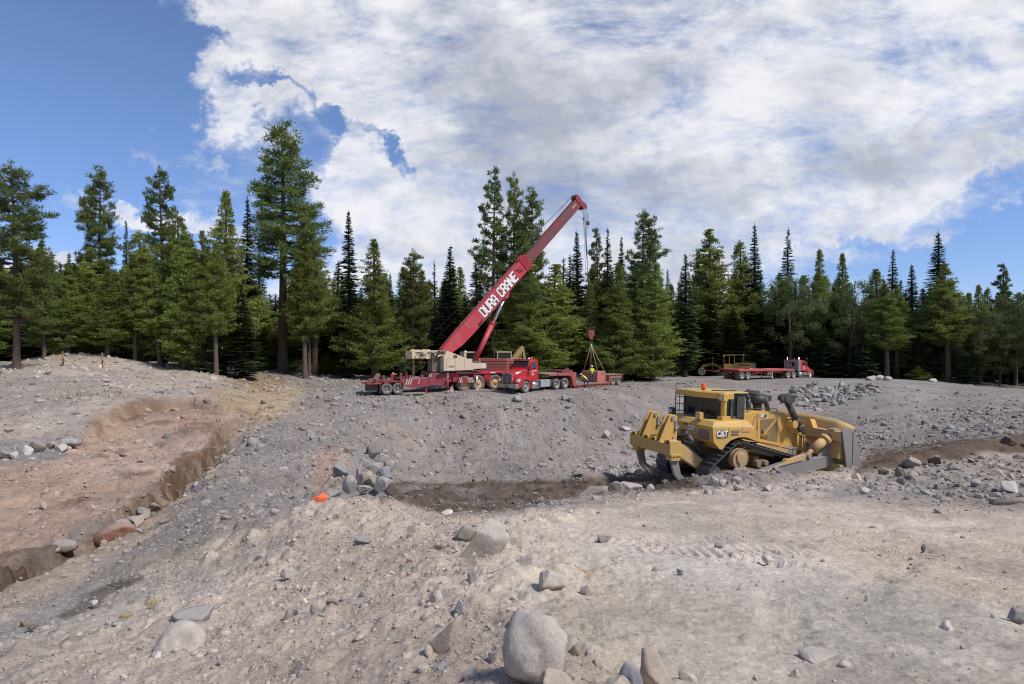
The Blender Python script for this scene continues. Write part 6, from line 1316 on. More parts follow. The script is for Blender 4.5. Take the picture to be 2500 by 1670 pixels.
    q = MB(); q.bx(2.4, 3.15, -.6, .6, .14, .95); q.build('cylinder_foot', mat('dark_steel', (.1, .085, .075), .7), h)
    q = MB(); q.cyl((-.25, -.62, 1.72), (-.25, .62, 1.72), .16); q.build('boom_pivot', REDD, h)
    # rope along the boom
    q = MB(); tp = B@Vector((22.75, -.2, .9))
    q.cyl((-3.4, -.3, 2.0), tp, .02, n=5); q.cyl((-2.4, -.1, 2.0), B@Vector((22.75, .1, .9)), .02, n=5); q.build('hoist_rope', HOSE, h)
    return root, h, boom, B
CR, HOUSE, BOOM, BM = crane()
def boom_pt(x, y, z): return HM@BM@Vector((x, y, z))
# hook block hanging over the lowboy, headache ball, the falls of rope
tip = boom_pt(23.0, 0, -1.0); ball_top = boom_pt(22.4, -.3, -.7)
hx, hy = tip.x, tip.y
HKZ = -(815-CY)/F*hy
HK = Vector((at(1443, 820, hy)[0], hy, HKZ))
def hook_things():
    t = empty('hook_block', HK); tag(t, 'red sheave block with hook hanging from the boom tip above the lowboy', 'hook block')
    q = MB(); q.cyl((0, -.13, 0), (0, .13, 0), .36, n=28); q.prism([(-.30, .1), (-.36, .28), (-.24, .38), (.24, .38), (.36, .28), (.30, .1), (.14, -.62), (-.14, -.62)], 'y', -.16, .16); q.build('sheave_block', REDC if False else mat('block_red', (.36, .06, .055), .6, dirt=.3), t, .02)
    q = MB(); q.cyl((0, -.2, .02), (0, .2, .02), .07, n=12); q.build('pin', FRM, t)
    q = MB(); q.cyl((0, 0, -.62), (0, 0, -.8), .06); q.tube([(0, 0, -.8), (.12, 0, -.9), (.14, 0, -1.02), (.04, 0, -1.12), (-.08, 0, -1.1), (-.13, 0, -1.0)], .05, 8); q.build('hook', FRM, t)
    q = MB(); base = HK
    tops = [boom_pt(22.95, y, z) for y, z in ((-.26, -1.08), (-.08, -1.06), (.10, -1.08))]+[boom_pt(23.15, .28, -.8)]
    for k, p in enumerate(tops): q.cyl(p-base, Vector((-.22+.14*k, 0, .3)), .022, n=5)
    q.build('hoist_rope', HOSE, t)
    b0 = boom_pt(23.2, -.36, -.8); bz = b0.z-2.05
    t = empty('headache_ball', (b0.x+.18, b0.y, bz)); tag(t, 'small grey overhaul ball hanging on its own rope beside the boom tip', 'hook ball')
    q = MB(); q.cyl((0, 0, -.16), (0, 0, .2), .19, n=16); q.cyl((0, 0, .2), (0, 0, .32), .12, .05, 12); q.build('ball', mat('ball_grey', (.16, .12, .11), .7), t, .04)
    q = MB(); q.cyl((0, 0, -.16), (0, 0, -.42), .045, .03); q.tube([(0, 0, -.36), (.06, 0, -.46), (0, 0, -.54), (-.06, 0, -.48)], .022, 6); q.build('hook', FRM, t)
    q = MB(); q.cyl((0, 0, .3), b0-Vector((b0.x+.18, b0.y, bz)), .02, n=5); q.cyl((0, 0, .3), (-.01, 0, .85), .03); q.build('hoist_rope', HOSE, t)
    s0 = boom_pt(22.6, -.2, -.9)
    t = empty('anti_two_block_weight', s0-Vector((-.05, 0, 1.1))); tag(t, 'dark switch weight on a short chain under the boom tip, left of the ropes', 'switch weight')
    q = MB(); q.cyl((0, 0, -.1), (0, 0, .1), .09, n=10); q.build('weight', FRM, t); q = MB(); q.cyl((0, 0, .1), (-.05, 0, 1.1), .02, n=5); q.cyl((0, 0, -.1), HK-(s0-Vector((-.05, 0, 1.1)))+Vector((-.3, 0, .3)), .014, n=4); q.build('chain', FRM, t)
hook_things()
# the load: steel counterweight block on the lowboy and the slings holding it
def load():
    z0 = .45; t = empty('counterweight_block', (0, 0, 0)); t.matrix_world = LB; tag(t, 'single salmon red counterweight block on the lowboy deck, hung in slings', 'counterweight')
    q = MB(); q.bx(-13.9, -12.35, -1.1, .9, z0, 1.62); q.prism([(-1.15, z0), (-1.15, 1.60), (.95, 1.60), (.95, z0)], 'x', -12.36, -12.2); b = q.build('block', SALM, t, .03)
    q = MB(); q.bx(-13.6, -13.2, .9, .91, 1.25, 1.32); q.bx(-13.66, -13.58, .9, .915, 1.25, 1.5); q.bx(-13.22, -13.14, .9, .915, 1.25, 1.5); q.build('lifting_slot', FRM, b)
    top = HK+Vector((0, 0, -1.15)); s = empty('lifting_slings', top); tag(s, 'tan lifting slings spreading from the hook down to the counterweight block', 'sling')
    for x, y in ((-12.4, .8), (-12.4, -1.0), (-13.8, .8), (-13.8, -1.0)):
        e = LB@Vector((x, y, 1.60)); q = MB(); q.cyl((0, 0, 0), e-top, .04, n=6); q.build('sling_leg', mat('tan_webbing', (.42, .30, .19), .8), s)
    q = MB(); q.ball((0, 0, -.12), .13, 8, sc=(1, .5, 1.8)); q.build('sling_head', mat('yellow_ring', (.6, .5, .2), .7), s)
load()
# stacked counterweight slabs behind the tractor, two stacks of five
def slabs():
    for st, (px, d, lab) in enumerate([((1160+430/11.2), 60.5, 'left'), ((1160+870/11.2), 61.0, 'right')]):
        X = at(px, 0, d)[0]; z = -2.98 if False else -(830+880/11.2-CY)/F*d
        names = ['bottom', 'second', 'middle', 'fourth', 'top']
        zg = hz(X, d)
        q = MB(); q.bx(-1.5, 1.5, -1.0, 1.0, 0, max(.2, z-zg-.02)); bb = q.build('plinth_slab', SALM if st else REDD, None, .02, loc=(X, d, zg)); bb.rotation_euler = (0, 0, math.radians(12 if st else 8)); tag(bb, f'plinth slab under the {lab} stack of counterweights', 'counterweight')
        for k in range(5):
            q = MB(); w = 1.55
            if st == 0: q.bx(-w, w, -1.0, 1.0, 0, .245); q.bx(-.2, -.12, -1.012, -1.0, .08, .2)
            else:
                cuts = [[(-1.55, -.6), (-.3, 1.55)], [(-1.55, 1.55)], [(-1.55, .2), (.5, 1.55)], [(-1.55, 1.55)], [(-1.55, -.58), (-.38, .55), (.75, 1.55)]][k]
                q.bx(-w, w, -.9, 1.0, 0, .245)
                for a, b_ in cuts: q.bx(a, b_, -1.0, -.9, 0, .245)
            o = q.build('counterweight_slab', SALM if st else mat('dark_salmon', (.30, .075, .07), .7, dirt=.25, dcol=(.2, .08, .07)), None, .025, loc=(X+random.uniform(-.02, .02), d, z+k*.30))
            o.rotation_euler = (0, 0, math.radians((12 if st else 8)+random.uniform(-.6, .6)))
            tag(o, f'{names[k]} slab of the {"pale salmon" if st else "dark red"} counterweight stack behind the crane', 'counterweight', 'stacked crane counterweights')
slabs()
# ---------------------------------------------------------------- boom dolly trailing at the rear
def dolly():
    t = empty('boom_dolly', CM.translation, math.radians(27)); tag(t, 'dark red two-axle boom dolly with upright posts behind the crane', 'trailer')
    q = MB(); q.bx(-12.0, -9.1, -.55, .55, .85, 1.05); q.prism([(-9.1, 1.05), (-9.1, .72), (-8.36, .52), (-6.72, .60), (-6.72, 1.36), (-8.36, 1.34), (-8.6, 1.1)], 'y', -1.40, -1.28); q.bx(-9.2, -6.7, -1.28, 1.28, .70, 1.30); q.bx(-12.2, -10.9, -1.25, 1.25, .92, 1.0); q.bx(-10.8, -9.1, -1.25, 1.25, 1.05, 1.12)
    fr = q.build('frame', REDD, t, .01)
    stripes(fr, MATS['stripe_cream'], -8.9, -8.3, .82, 1.30, -1.407, 3, .16); stripes(fr, MATS['stripe_cream'], -7.75, -7.6, .84, 1.28, -1.407, 1, .16)
    q = MB(); q.bx(-8.5, -6.75, -1.3, 1.3, 1.31, 1.37); q.build('deck_strip', mat('pale_deck', (.42, .38, .34), .7, dirt=.4), fr)
    for x, y in ((-10.75, -1.1), (-10.0, -1.1), (-9.2, -1.1), (-8.55, -.6), (-10.9, 1.0), (-9.3, 1.0)):
        p = MB(); p.bx(x-.09, x+.09, y-.08, y+.08, 1.0, 1.85 if x > -9.5 else 1.70); p.build('post', REDD, fr, .01)
    for x0 in (-8.5, -7.4): p = MB(); p.bx(x0, x0+.26, -1.2, -.9, 1.37, 1.61); p.build('bracket', REDD, fr, .01)
    p = MB(); p.bar((-11.5, -.9, 1.30), (-11.0, -.5, 1.75), .25, .25); p.bar((-11.8, .2, 1.2), (-10.9, .2, 1.3), .4, .2); p.build('coupling', mat('rust', (.22, .12, .08), .9, var=.3), fr)
    p = MB(); p.cyl((-9.75, -.5, 1.1), (-9.75, -.5, 1.75), .02, n=6); p.cyl((-9.75, -.5, 1.72), (-9.75, -.5, 1.85), .10, .08); p.bx(-9.9, -9.4, -.55, -.45, 1.70, 1.76); p.build('beacon', mat('yellow_lens', (.8, .45, .08), .4), fr)
    for sg in (-1, 1):
        for x in (-9.49, -10.48): wheel(t, (x, sg*.95, .5), .50, .27, sg, DRIM, RUBL, dual=True)
        p = MB(); p.bx(-11.08, -11.04, min(sg*.62, sg*1.25), max(sg*.62, sg*1.25), .10, .92); p.build('mudflap', FRM, t)
        wheel(t, (-11.45, sg*.93, .5), .50, .27, sg, ALU, RUB, dual=True) if False else None
    p = MB(); p.cyl((-9.49, -.9, .5), (-9.49, .9, .5), .08); p.cyl((-10.48, -.9, .5), (-10.48, .9, .5), .08); p.bx(-11.9, -11.2, -.9, .9, .25, .85); p.build('axles', FRM, t)
    p = MB(); p.bx(-7.0, -6.85, -1.3, -1.15, .1, .7); p.bx(-7.1, -6.75, -1.4, -1.05, .04, .1); p.build('landing_leg', REDD, t)
    # timber mats
    for (x0, x1, y0, y1, lab) in ((-9.3, -7.3, -2.2, -1.5, 'dark timber mat on the ground beside the boom dolly'), (-3.2, -.9, -2.15, -1.2, 'stacked timber mat under the crane outrigger jack')):
        m_ = empty('timber_mat', CM.translation, math.radians(27)); tag(m_, lab, 'timber mat')
        for i in range(5):
            y = y0+(y1-y0)*i/5; q = MB(); q.bx(x0+random.uniform(-.1, .1), x1+random.uniform(-.1, .1), y, y+(y1-y0)/5-.02, .0, .13); q.build('timber', WOOD, m_, .01)
        m_.location.z = CM.translation.z+.01
dolly()
# ---------------------------------------------------------------- people
SKIN = mat('skin', (.42, .24, .16), .6, var=.05); VEST = mat('hi_vis_yellow', (.62, .82, .03), .7, var=.08, dirt=.05); JEAN = mat('denim', (.035, .065, .16), .85, var=.2, dirt=.15); BOOT = mat('boot_leather', (.05, .035, .025), .8); HAT = mat('hard_hat', (.78, .76, .72), .35)
def skin_mesh(name, nodes, edges, m_, parent, sub=2):
    me = bpy.data.meshes.new(name); me.from_pydata([n[0] for n in nodes], edges, []); me.materials.append(m_)
    o = bpy.data.objects.new(name, me); COL.objects.link(o); o.parent = parent
    sk = o.modifiers.new('skin', 'SKIN'); sk.use_smooth_shade = True
    for i, n in enumerate(nodes):
        v = me.skin_vertices[0].data[i] if me.skin_vertices else None
        if v is None: continue
        v.radius = (n[1], n[1] if len(n) < 3 else n[2]); v.use_root = (i == 0)
    s = o.modifiers.new('sub', 'SUBSURF'); s.levels = s.render_levels = sub
    return o
def add_skin_layer(me):
    bm = bmesh.new(); bm.from_mesh(me); bm.verts.layers.skin.verify(); bm.to_mesh(me); bm.free()
def skinned(name, nodes, edges, m_, parent, sub=2):
    me = bpy.data.meshes.new(name); me.from_pydata([n[0] for n in nodes], edges, []); add_skin_layer(me); me.materials.append(m_)
    o = bpy.data.objects.new(name, me); COL.objects.link(o); o.parent = parent
    for i, n in enumerate(nodes):
        v = me.skin_vertices[0].data[i]; v.radius = (n[1], n[2] if len(n) > 2 else n[1]); v.use_root = (i == 0)
    sk = o.modifiers.new('skin', 'SKIN'); sk.use_smooth_shade = True
    s = o.modifiers.new('sub', 'SUBSURF'); s.levels = s.render_levels = sub
    return o
def person(loc, rz, label, J):
    """J: joints in metres, x right, y forward, z up"""
    root = empty('person', loc, rz); tag(root, label, 'person')
    g = lambda k: Vector(J[k])
    pel, chest, neck, head = g('pelvis'), g('chest'), g('neck'), g('head')
    nodes = [(pel, .13, .10), (pel.lerp(chest, .5), .12, .09), (chest, .15, .10), (neck, .055), (neck.lerp(head, .45), .06), (head, .088, .10), (head+(head-neck).normalized()*.09, .07, .08)]; ed = [(0, 1), (1, 2), (2, 3), (3, 4), (4, 5), (5, 6)]
    def chain(start, pts):
        p = start
        for q in pts: nodes.append(q); ed.append((p, len(nodes)-1)); p = len(nodes)-1
        return p
    for s in 'LR':
        sh, el, wr = g('sh'+s), g('el'+s), g('wr'+s); d = (wr-el).normalized()
        w = chain(2, [(sh, .055), (sh.lerp(el, .5), .048), (el, .040), (el.lerp(wr, .5), .036), (wr, .026), (wr+d*.06, .034, .018)])
        side = d.cross(Vector((0, 1, .2))).normalized() if abs(d.y) < .8 else Vector((1, 0, 0))
        for k, (o_, l_) in enumerate(((-.030, .060), (-.010, .072), (.010, .068), (.030, .052))):
            chain(w, [(wr+d*.095+side*o_, .009), (wr+d*(.095+l_*.5)+side*o_*1.1+Vector((0, .012, -.004)), .008), (wr+d*(.095+l_*.85)+side*o_*1.1+Vector((0, .028, -.01)), .007)])
        chain(w-0, [(wr+d*.05-side*.045, .010), (wr+d*.085-side*.06+Vector((0, .01, 0)), .009)])
        hp, kn, an = g('hp'+s), g('kn'+s), g('an'+s)
        chain(0, [(hp, .085), (hp.lerp(kn, .5), .075), (kn, .052), (kn.lerp(an, .4), .05), (an, .036)])
    body = skinned('body', nodes, ed, SKIN, root)
    n2 = [(pel+Vector((0, 0, .06)), .145, .115), (pel, .15, .12)]; e2 = [(0, 1)]
    for s in 'LR':
        hp, kn, an = g('hp'+s), g('kn'+s), g('an'+s); b = 1
        for q in ((hp, .10), (hp.lerp(kn, .5), .09), (kn, .068), (kn.lerp(an, .45), .066), (an, .062)): n2.append(q); e2.append((b, len(n2)-1)); b = len(n2)-1
    skinned('jeans', n2, e2, JEAN, root)
    n3 = [(pel.lerp(chest, .12), .15, .125), (pel.lerp(chest, .55), .145, .115), (chest, .175, .13), (neck-(neck-chest)*.2, .08)]; e3 = [(0, 1), (1, 2), (2, 3)]
    for s in 'LR':
        sh, el = g('sh'+s), g('el'+s); b = 2
        for q in ((sh, .075), (sh.lerp(el, .5), .070), (sh.lerp(el, .85), .062)): n3.append(q); e3.append((b, len(n3)-1)); b = len(n3)-1
    skinned('shirt', n3, e3, VEST, root)
    for s in 'LR':
        an = g('an'+s); f = Vector(J.get('ft', (0, 1, 0))).normalized(); q = MB(); q.cyl(an+Vector((0, 0, .08)), an+Vector((0, 0, -.02)), .055, .06, 10); q.bar(an-f*.07+Vector((0, 0, -.05)), an+f*.18+Vector((0, 0, -.06)), .095, .07); q.build('boot', BOOT, root, .02)
    up = (head-neck).normalized(); fwd = Vector(J.get('face', (0, 1, 0))).normalized(); sd = up.cross(fwd).normalized()
    M_ = Matrix((( -sd.x, fwd.x, up.x, head.x), (-sd.y, fwd.y, up.y, head.y), (-sd.z, fwd.z, up.z, head.z), (0, 0, 0, 1)))
    q = MB(M_); q.ball((0, .105, .0), .018, 6, sc=(1, 1.2, 1.6)); q.ball((.095, 0, 0), .025, 6, sc=(.5, 1, 1.3)); q.ball((-.095, 0, 0), .025, 6, sc=(.5, 1, 1.3)); q.build('nose_and_ears', SKIN, body)
    q = MB(M_)
    for x in (-.035, .035): q.ball((x, .092, .025), .012, 6)
    q.bx(-.03, .03, .088, .1, -.05, -.042); q.build('eyes_and_mouth', mat('eye_dark', (.04, .03, .03), .4), body)
    q = MB(M_); q.ball((0, 0, .045), .135, 14, sc=(1, 1.15, .95), half=True); q.cyl((0, .02, .04), (0, .02, .052), .165, .16, 18); q.build('hard_hat', HAT, root)
    return root
def on_lb(x, y, z): return LB@Vector((x, y, z))
STAND = dict(pelvis=(0, 0, .95), chest=(0, .02, 1.32), neck=(0, .02, 1.50), head=(0, .05, 1.66), shL=(-.20, .02, 1.42), elL=(-.26, .06, 1.16), wrL=(-.14, .24, 1.20), shR=(.20, .02, 1.42), elR=(.27, .06, 1.16), wrR=(.13, .26, 1.22), hpL=(-.10, 0, .90), knL=(-.12, .03, .50), anL=(-.14, 0, .10), hpR=(.10, 0, .90), knR=(.13, .03, .50), anR=(.15, 0, .10))
person(on_lb(-11.9, .45, .44), math.radians(8), 'worker in yellow-green shirt and white hard hat standing at the counterweight block', STAND)
LEAN = dict(pelvis=(0, -.05, .95), chest=(-.14, .25, 1.22), neck=(-.22, .38, 1.33), head=(-.28, .48, 1.42), shL=(-.30, .22, 1.30), elL=(-.42, .42, 1.12), wrL=(-.45, .62, 1.12), shR=(-.02, .34, 1.22), elR=(-.05, .55, 1.02), wrR=(-.12, .72, 1.05), hpL=(-.08, -.05, .90), knL=(-.22, .12, .55), anL=(-.22, -.02, .20), hpR=(.10, -.06, .88), knR=(.18, .0, .48), anR=(.32, -.12, .09), face=(-.5, .8, -.4))
person(on_lb(-9.15, 1.62, -.05), math.radians(35), 'worker in yellow-green shirt leaning over the lowboy deck with one foot down', LEAN)
SIT = dict(pelvis=(0, 0, .45), chest=(0, .02, .82), neck=(0, .02, 1.0), head=(0, .05, 1.15), shL=(-.20, .02, .92), elL=(-.26, .14, .70), wrL=(-.2, .38, .72), shR=(.20, .02, .92), elR=(.26, .14, .70), wrR=(.2, .38, .72), hpL=(-.10, .05, .45), knL=(-.13, .45, .48), anL=(-.13, .5, .12), hpR=(.10, .05, .45), knR=(.13, .45, .48), anR=(.13, .5, .12))
p = HM@Vector((2.75, 1.15, .28)); person(p, math.radians(33-90), 'crane operator in yellow-green shirt seated inside the cream cab', SIT)
DM = DOZER.matrix_world.copy(); bpy.context.view_layer.update(); DM = DOZER.matrix_world.copy()
p = DM@Vector((-.08, .12, 1.62)); person(p, .41-math.pi/2, 'bulldozer operator in bright shirt seated behind the tinted cab glass', SIT)
# ================================================================ stones
def rock_mat(name, attr=True, col=(.3, .28, .26)):
    M_ = bpy.data.materials.new(name); M_.use_nodes = True; nt = M_.node_tree; N = nt.nodes; L = nt.links
    b = N['Principled BSDF']; b.inputs['Roughness'].default_value = .9; b.inputs['Specular IOR Level'].default_value = .2
    g = N.new('ShaderNodeNewGeometry'); t = N.new('ShaderNodeTexNoise'); t.inputs['Scale'].default_value = 6; t.inputs['Detail'].default_value = 10; t.inputs['Roughness'].default_value = .7; L.new(g.outputs['Position'], t.inputs['Vector'])
    t2 = N.new('ShaderNodeTexNoise'); t2.inputs['Scale'].default_value = 60; t2.inputs['Detail'].default_value = 4; L.new(g.outputs['Position'], t2.inputs['Vector'])
    r = N.new('ShaderNodeMapRange'); L.new(t.outputs['Fac'], r.inputs['Value']); r.inputs['From Min'].default_value = .3; r.inputs['From Max'].default_value = .7; r.inputs['To Min'].default_value = .62; r.inputs['To Max'].default_value = 1.3
    r2 = N.new('ShaderNodeMapRange'); L.new(t2.outputs['Fac'], r2.inputs['Value']); r2.inputs['From Min'].default_value = .3; r2.inputs['From Max'].default_value = .7; r2.inputs['To Min'].default_value = .88; r2.inputs['To Max'].default_value = 1.12
    m_ = N.new('ShaderNodeMath'); m_.operation = 'MULTIPLY'; L.new(r.outputs[0], m_.inputs[0]); L.new(r2.outputs[0], m_.inputs[1])
    mx = N.new('ShaderNodeMix'); mx.data_type = 'RGBA'; mx.blend_type = 'MULTIPLY'; mx.inputs['Factor'].default_value = 1; L.new(m_.outputs[0], mx.inputs['B'])
    if attr: a = N.new('ShaderNodeAttribute'); a.attribute_name = 'soil'; L.new(a.outputs['Color'], mx.inputs['A'])
    else: mx.inputs['A'].default_value = (*col, 1)
    # dust lying on the upward faces
    s = N.new('ShaderNodeSeparateXYZ'); L.new(g.outputs['Normal'], s.inputs[0]); d = N.new('ShaderNodeMapRange'); L.new(s.outputs[2], d.inputs['Value']); d.inputs['From Min'].default_value = .35; d.inputs['From Max'].default_value = 1.0; d.inputs['To Max'].default_value = .5
    dm = N.new('ShaderNodeMix'); dm.data_type = 'RGBA'; L.new(d.outputs[0], dm.inputs['Factor']); L.new(mx.outputs['Result'], dm.inputs['A']); dm.inputs['B'].default_value = (.40, .355, .315, 1); L.new(dm.outputs['Result'], b.inputs['Base Color'])
    bp = N.new('ShaderNodeBump'); bp.inputs['Strength'].default_value = .6; bp.inputs['Distance'].default_value = .03; L.new(t.outputs['Fac'], bp.inputs['Height'])
    b2 = N.new('ShaderNodeBump'); b2.inputs['Strength'].default_value = .4; b2.inputs['Distance'].default_value = .006; L.new(t2.outputs['Fac'], b2.inputs['Height']); L.new(bp.outputs[0], b2.inputs['Normal']); L.new(b2.outputs[0], b.inputs['Normal'])
    return M_
def ico(sub):
    bm = bmesh.new(); bmesh.ops.create_icosphere(bm, subdivisions=sub, radius=1); V = np.array([v.co[:] for v in bm.verts]); Fc = np.array([[v.index for v in f.verts] for f in bm.faces]); bm.free(); return V, Fc
def rock_shape(V, seed, cuts=7, rough=.10, lo=.55, hi=.88):
    rs = np.random.RandomState(seed); P_ = V.copy()
    for k in range(cuts):
        d = rs.normal(size=3); d /= np.linalg.norm(d); c = rs.uniform(lo, hi); h = P_@d; m_ = h > c; P_[m_] -= np.outer(h[m_]-c, d)*.92
    o = rs.uniform(0, 50, 3); n = vnoise(V[:, 0]*1.6+o[0]+V[:, 2], V[:, 1]*1.6+o[1]-V[:, 2]*.7, seed)+.5*vnoise(V[:, 0]*3.7+o[2]-V[:, 2]*2, V[:, 1]*3.7+o[1]+V[:, 2], seed+3)
    return P_*(1+rough*n)[:, None]
I1, I2, I4 = ico(1), ico(2), ico(4)
# ---- gravel and rubble nobody could count
def gravel():
    rs = np.random.RandomState(3); n = 250000
    az = rs.uniform(-math.radians(50), math.radians(50), n); r = np.exp(rs.uniform(math.log(2.4), math.log(76), n)); X = r*np.sin(az); Y = r*np.cos(az)
    Z = H(X, Y, False); px, py = to_px(X, Y, Z)
    size = r*.0015*(1+rs.pareto(2.5, n)*.75); size = np.minimum(size, np.where(r < 12, .038+.015*rs.rand(n), np.where(r < 30, .15, .30)))
    clump_ = fbm(X, Y, 2.6, 3, 201); cl2 = fbm(X, Y, .8, 2, 211)
    p = .30+.9*np.clip(clump_+.1, 0, 1)+.5*np.clip(cl2, 0, 1)
    slope = inpoly(px, py, [(700, 960), (1700, 945), (2500, 960), (2500, 1060), (2000, 1110), (1560, 1165), (1000, 1170), (700, 1220), (300, 1420), (500, 1150)], 30)
    heap = np.maximum(inpoly(px, py, [(1945, 925), (2110, 922), (2160, 950), (2060, 985), (1970, 1000), (1930, 960)], 10), inpoly(px, py, [(2100, 912), (2200, 915), (2190, 935), (2100, 930)], 6))
    base_line = inpoly(px, py, [(1380, 1150), (1600, 1130), (1620, 1165), (1400, 1175)], 8)
    pad = inpoly(px, py, [(1160, 1420), (1230, 1300), (1290, 1262), (1480, 1240), (1640, 1203), (2100, 1215), (2300, 1255), (3500, 1255), (3500, 4000), (1600, 4000), (1500, 1670), (1300, 1500)], 40)
    yard = (Y > 50)&(Y < 92)&(X > -12)
    berm = np.maximum(inpoly(px, py, [(1380, 1190), (1600, 1185), (1900, 1160), (2120, 1140), (2500, 1085), (2500, 1230), (2200, 1215), (1900, 1195), (1640, 1215), (1400, 1245)], 12), inpoly(px, py, [(640, 1280), (780, 1220), (1150, 1240), (1180, 1500), (600, 1500)], 30)*.5)
    brown = inpoly(px, py, [(935, 1195), (1000, 1176), (1300, 1176), (1700, 1160), (1700, 1190), (1330, 1222), (1100, 1255), (980, 1222)], 6)
    brown = np.maximum(brown, inpoly(px, py, [(2080, 1152), (2130, 1102), (2300, 1080), (2600, 1050), (2600, 1094), (2400, 1108), (2300, 1120), (2200, 1146)], 8)*(r > 19))
    p = p*(1+.9*slope)*(1-.95*pad)*(1-.75*yard)*(1-.6*brown)+1.5*heap+.8*base_line+.0*berm
    size = size*(1+.9*heap*(rs.rand(n) > .3)+.7*base_line+.25*berm)
    keep = rs.rand(n) < p*np.where(r < 11, .46, .28)
    keep &= ~((X > 2.5)&(X < 12.8)&(Y > 18.3)&(Y < 25)&(X*.4-Y+17.2 < 0)&(X*.4-Y+21.5 > 0))
    X, Y, Z, size, pad, brown, r = [a[keep] for a in (X, Y, Z, size, pad, brown, r)]; n = len(X)
    Z = H(X, Y, True)
    S = soil(X, Y, Z)
    q = rs.rand(n); bright = np.where(q < .22, .75, np.where(q < .72, 1.08, np.where(q < .93, 1.25, 1.55)))
    C = S*.68*bright[:, None]+np.array([.30, .28, .265])*.32*bright[:, None]
    C = np.where(brown[:, None] > .5, S*1.5, C); C = C*(1+rs.normal(0, .05, (n, 3))*[1, .3, 1])
    big = size/r > .0036
    for nm, sel, (IV, IF), smooth in (('gravel', ~big, I1, False), ('rubble', big, I2, False)):
        ids = np.where(sel)[0]; k = len(ids); shapes = [rock_shape(IV, 500+i, 5, .12) for i in range(14)]
        nv = len(IV); V = np.empty((k, nv, 3)); pick = rs.randint(0, 14, k)
        for s in range(14):
            m_ = pick == s; V[m_] = shapes[s][None]
        sc = np.stack([rs.uniform(.7, 1.35, k), rs.uniform(.7, 1.2, k), rs.uniform(.45, .85, k)], 1)
        V *= sc[:, None, :]
        q4 = rs.normal(size=(k, 4)); q4[:, 1:3] *= .35; q4 /= np.linalg.norm(q4, axis=1, keepdims=True); w, x, y, z = q4.T
        Rm = np.stack([1-2*(y*y+z*z), 2*(x*y-z*w), 2*(x*z+y*w), 2*(x*y+z*w), 1-2*(x*x+z*z), 2*(y*z-x*w), 2*(x*z-y*w), 2*(y*z+x*w), 1-2*(x*x+y*y)], 1).reshape(k, 3, 3)
        V = np.einsum('kij,kvj->kvi', Rm, V)*size[ids][:, None, None]
        V += np.stack([X[ids], Y[ids], Z[ids]+size[ids]*.12], 1)[:, None, :]
        Fc = (IF[None]+np.arange(k)[:, None, None]*nv).reshape(-1, 3)
        o = mesh_np(nm, V.reshape(-1, 3), Fc, MAT_ROCK, smooth=smooth)
        at_ = o.data.color_attributes.new('soil', 'FLOAT_COLOR', 'POINT'); c4 = np.ones((k*nv, 4), np.float32); c4[:, :3] = np.repeat(np.clip(C[ids], .03, .7), nv, 0); at_.data.foreach_set('color', c4.ravel())
        tag(o, kind='stuff'); tag(o, {'gravel': 'small pebbles and grit strewn over the dirt slopes', 'rubble': 'loose broken stones scattered over the dirt slopes'}[nm], nm)
        print(nm, k)
MAT_ROCK = rock_mat('stone_by_place')
gravel()
RC = {'g': (.30, .275, .265), 'b': (.21, .215, .235), 't': (.38, .315, .255), 'p': (.46, .405, .36), 'd': (.15, .135, .13), 'r': (.27, .135, .095), 'w': (.53, .48, .44), 'n': (.22, .185, .155), 'k': (.115, .085, .068)}
RMAT = {k: rock_mat('stone_'+nm, False, RC[k]) for k, nm in dict(g='grey', b='blue_grey', t='tan', p='pale', d='dark', r='red_brown', w='white', n='brown_grey', k='dark_clod').items()}
def ground_hit(px, py, d0=2.2, d1=110):
    d = np.exp(np.linspace(math.log(d0), math.log(d1), 700)); X = (px-CX)/F*d; Z = -(py-CY)/F*d; h = H(X, d, False)
    k = int(np.argmax(Z < h)) if (Z < h).any() else 699; return X[k], d[k], h[k]
_rk = 0
def boulder(x0, x1, y0, y1, c, label, round_=False, d=None, depth=.8, rot=0.0, tilt=0.0, sink=.28, name='boulder', group=None):
    """a stone seen between photo columns x0..x1, its top at row y0 and its foot at row y1"""
    global _rk; _rk += 1; px = (x0+x1)/2
    X, Y, Z = ground_hit(px, y1) if d is None else (at(px, y1, d)[0], d, hz(at(px, y1, d)[0], d))
    w = (x1-x0)/F*Y; h = (y1-y0)/F*Y
    V = rock_shape(I4[0], 900+_rk, 5 if round_ else 16, .09 if round_ else .05, *((.6, .9) if round_ else (.38, .78)))
    n = vnoise(V[:, 0]*6+_rk, V[:, 1]*6+V[:, 2]*4, _rk)*.022+np.abs(vnoise(V[:, 0]*13+_rk, V[:, 1]*13-V[:, 2]*9, _rk+5))*.012; V = V*(1+n)[:, None]
    ext = V.max(0)-V.min(0); V = (V-(V.max(0)+V.min(0))/2)/ext
    V = V*np.array([w, w*depth, h*1.0/(1-sink)])
    a = math.radians(tilt); R_ = np.array([[math.cos(a), 0, math.sin(a)], [0, 1, 0], [-math.sin(a), 0, math.cos(a)]]); V = V@R_.T
    a = math.radians(rot); R_ = np.array([[math.cos(a), -math.sin(a), 0], [math.sin(a), math.cos(a), 0], [0, 0, 1]]); V = V@R_.T
    zt = -(y0-CY)/F*Y; Yc = Y+w*depth*.25
    z_ = zt-V[:, 2].max(); lo = z_+V[:, 2].min(); g_ = hz(X, Yc); hh = np.ptp(V[:, 2])
    if lo > g_-.12*hh: print('raised stone', label, round((lo-g_)/hh, 2)); z_ -= lo-(g_-.12*hh)
    o = mesh_np(name, V, I4[1], RMAT[c]); o.location = (X, Yc, z_)
    tag(o, label, 'boulder' if max(w, h) > .25 else 'stone', group); return o
B = boulder
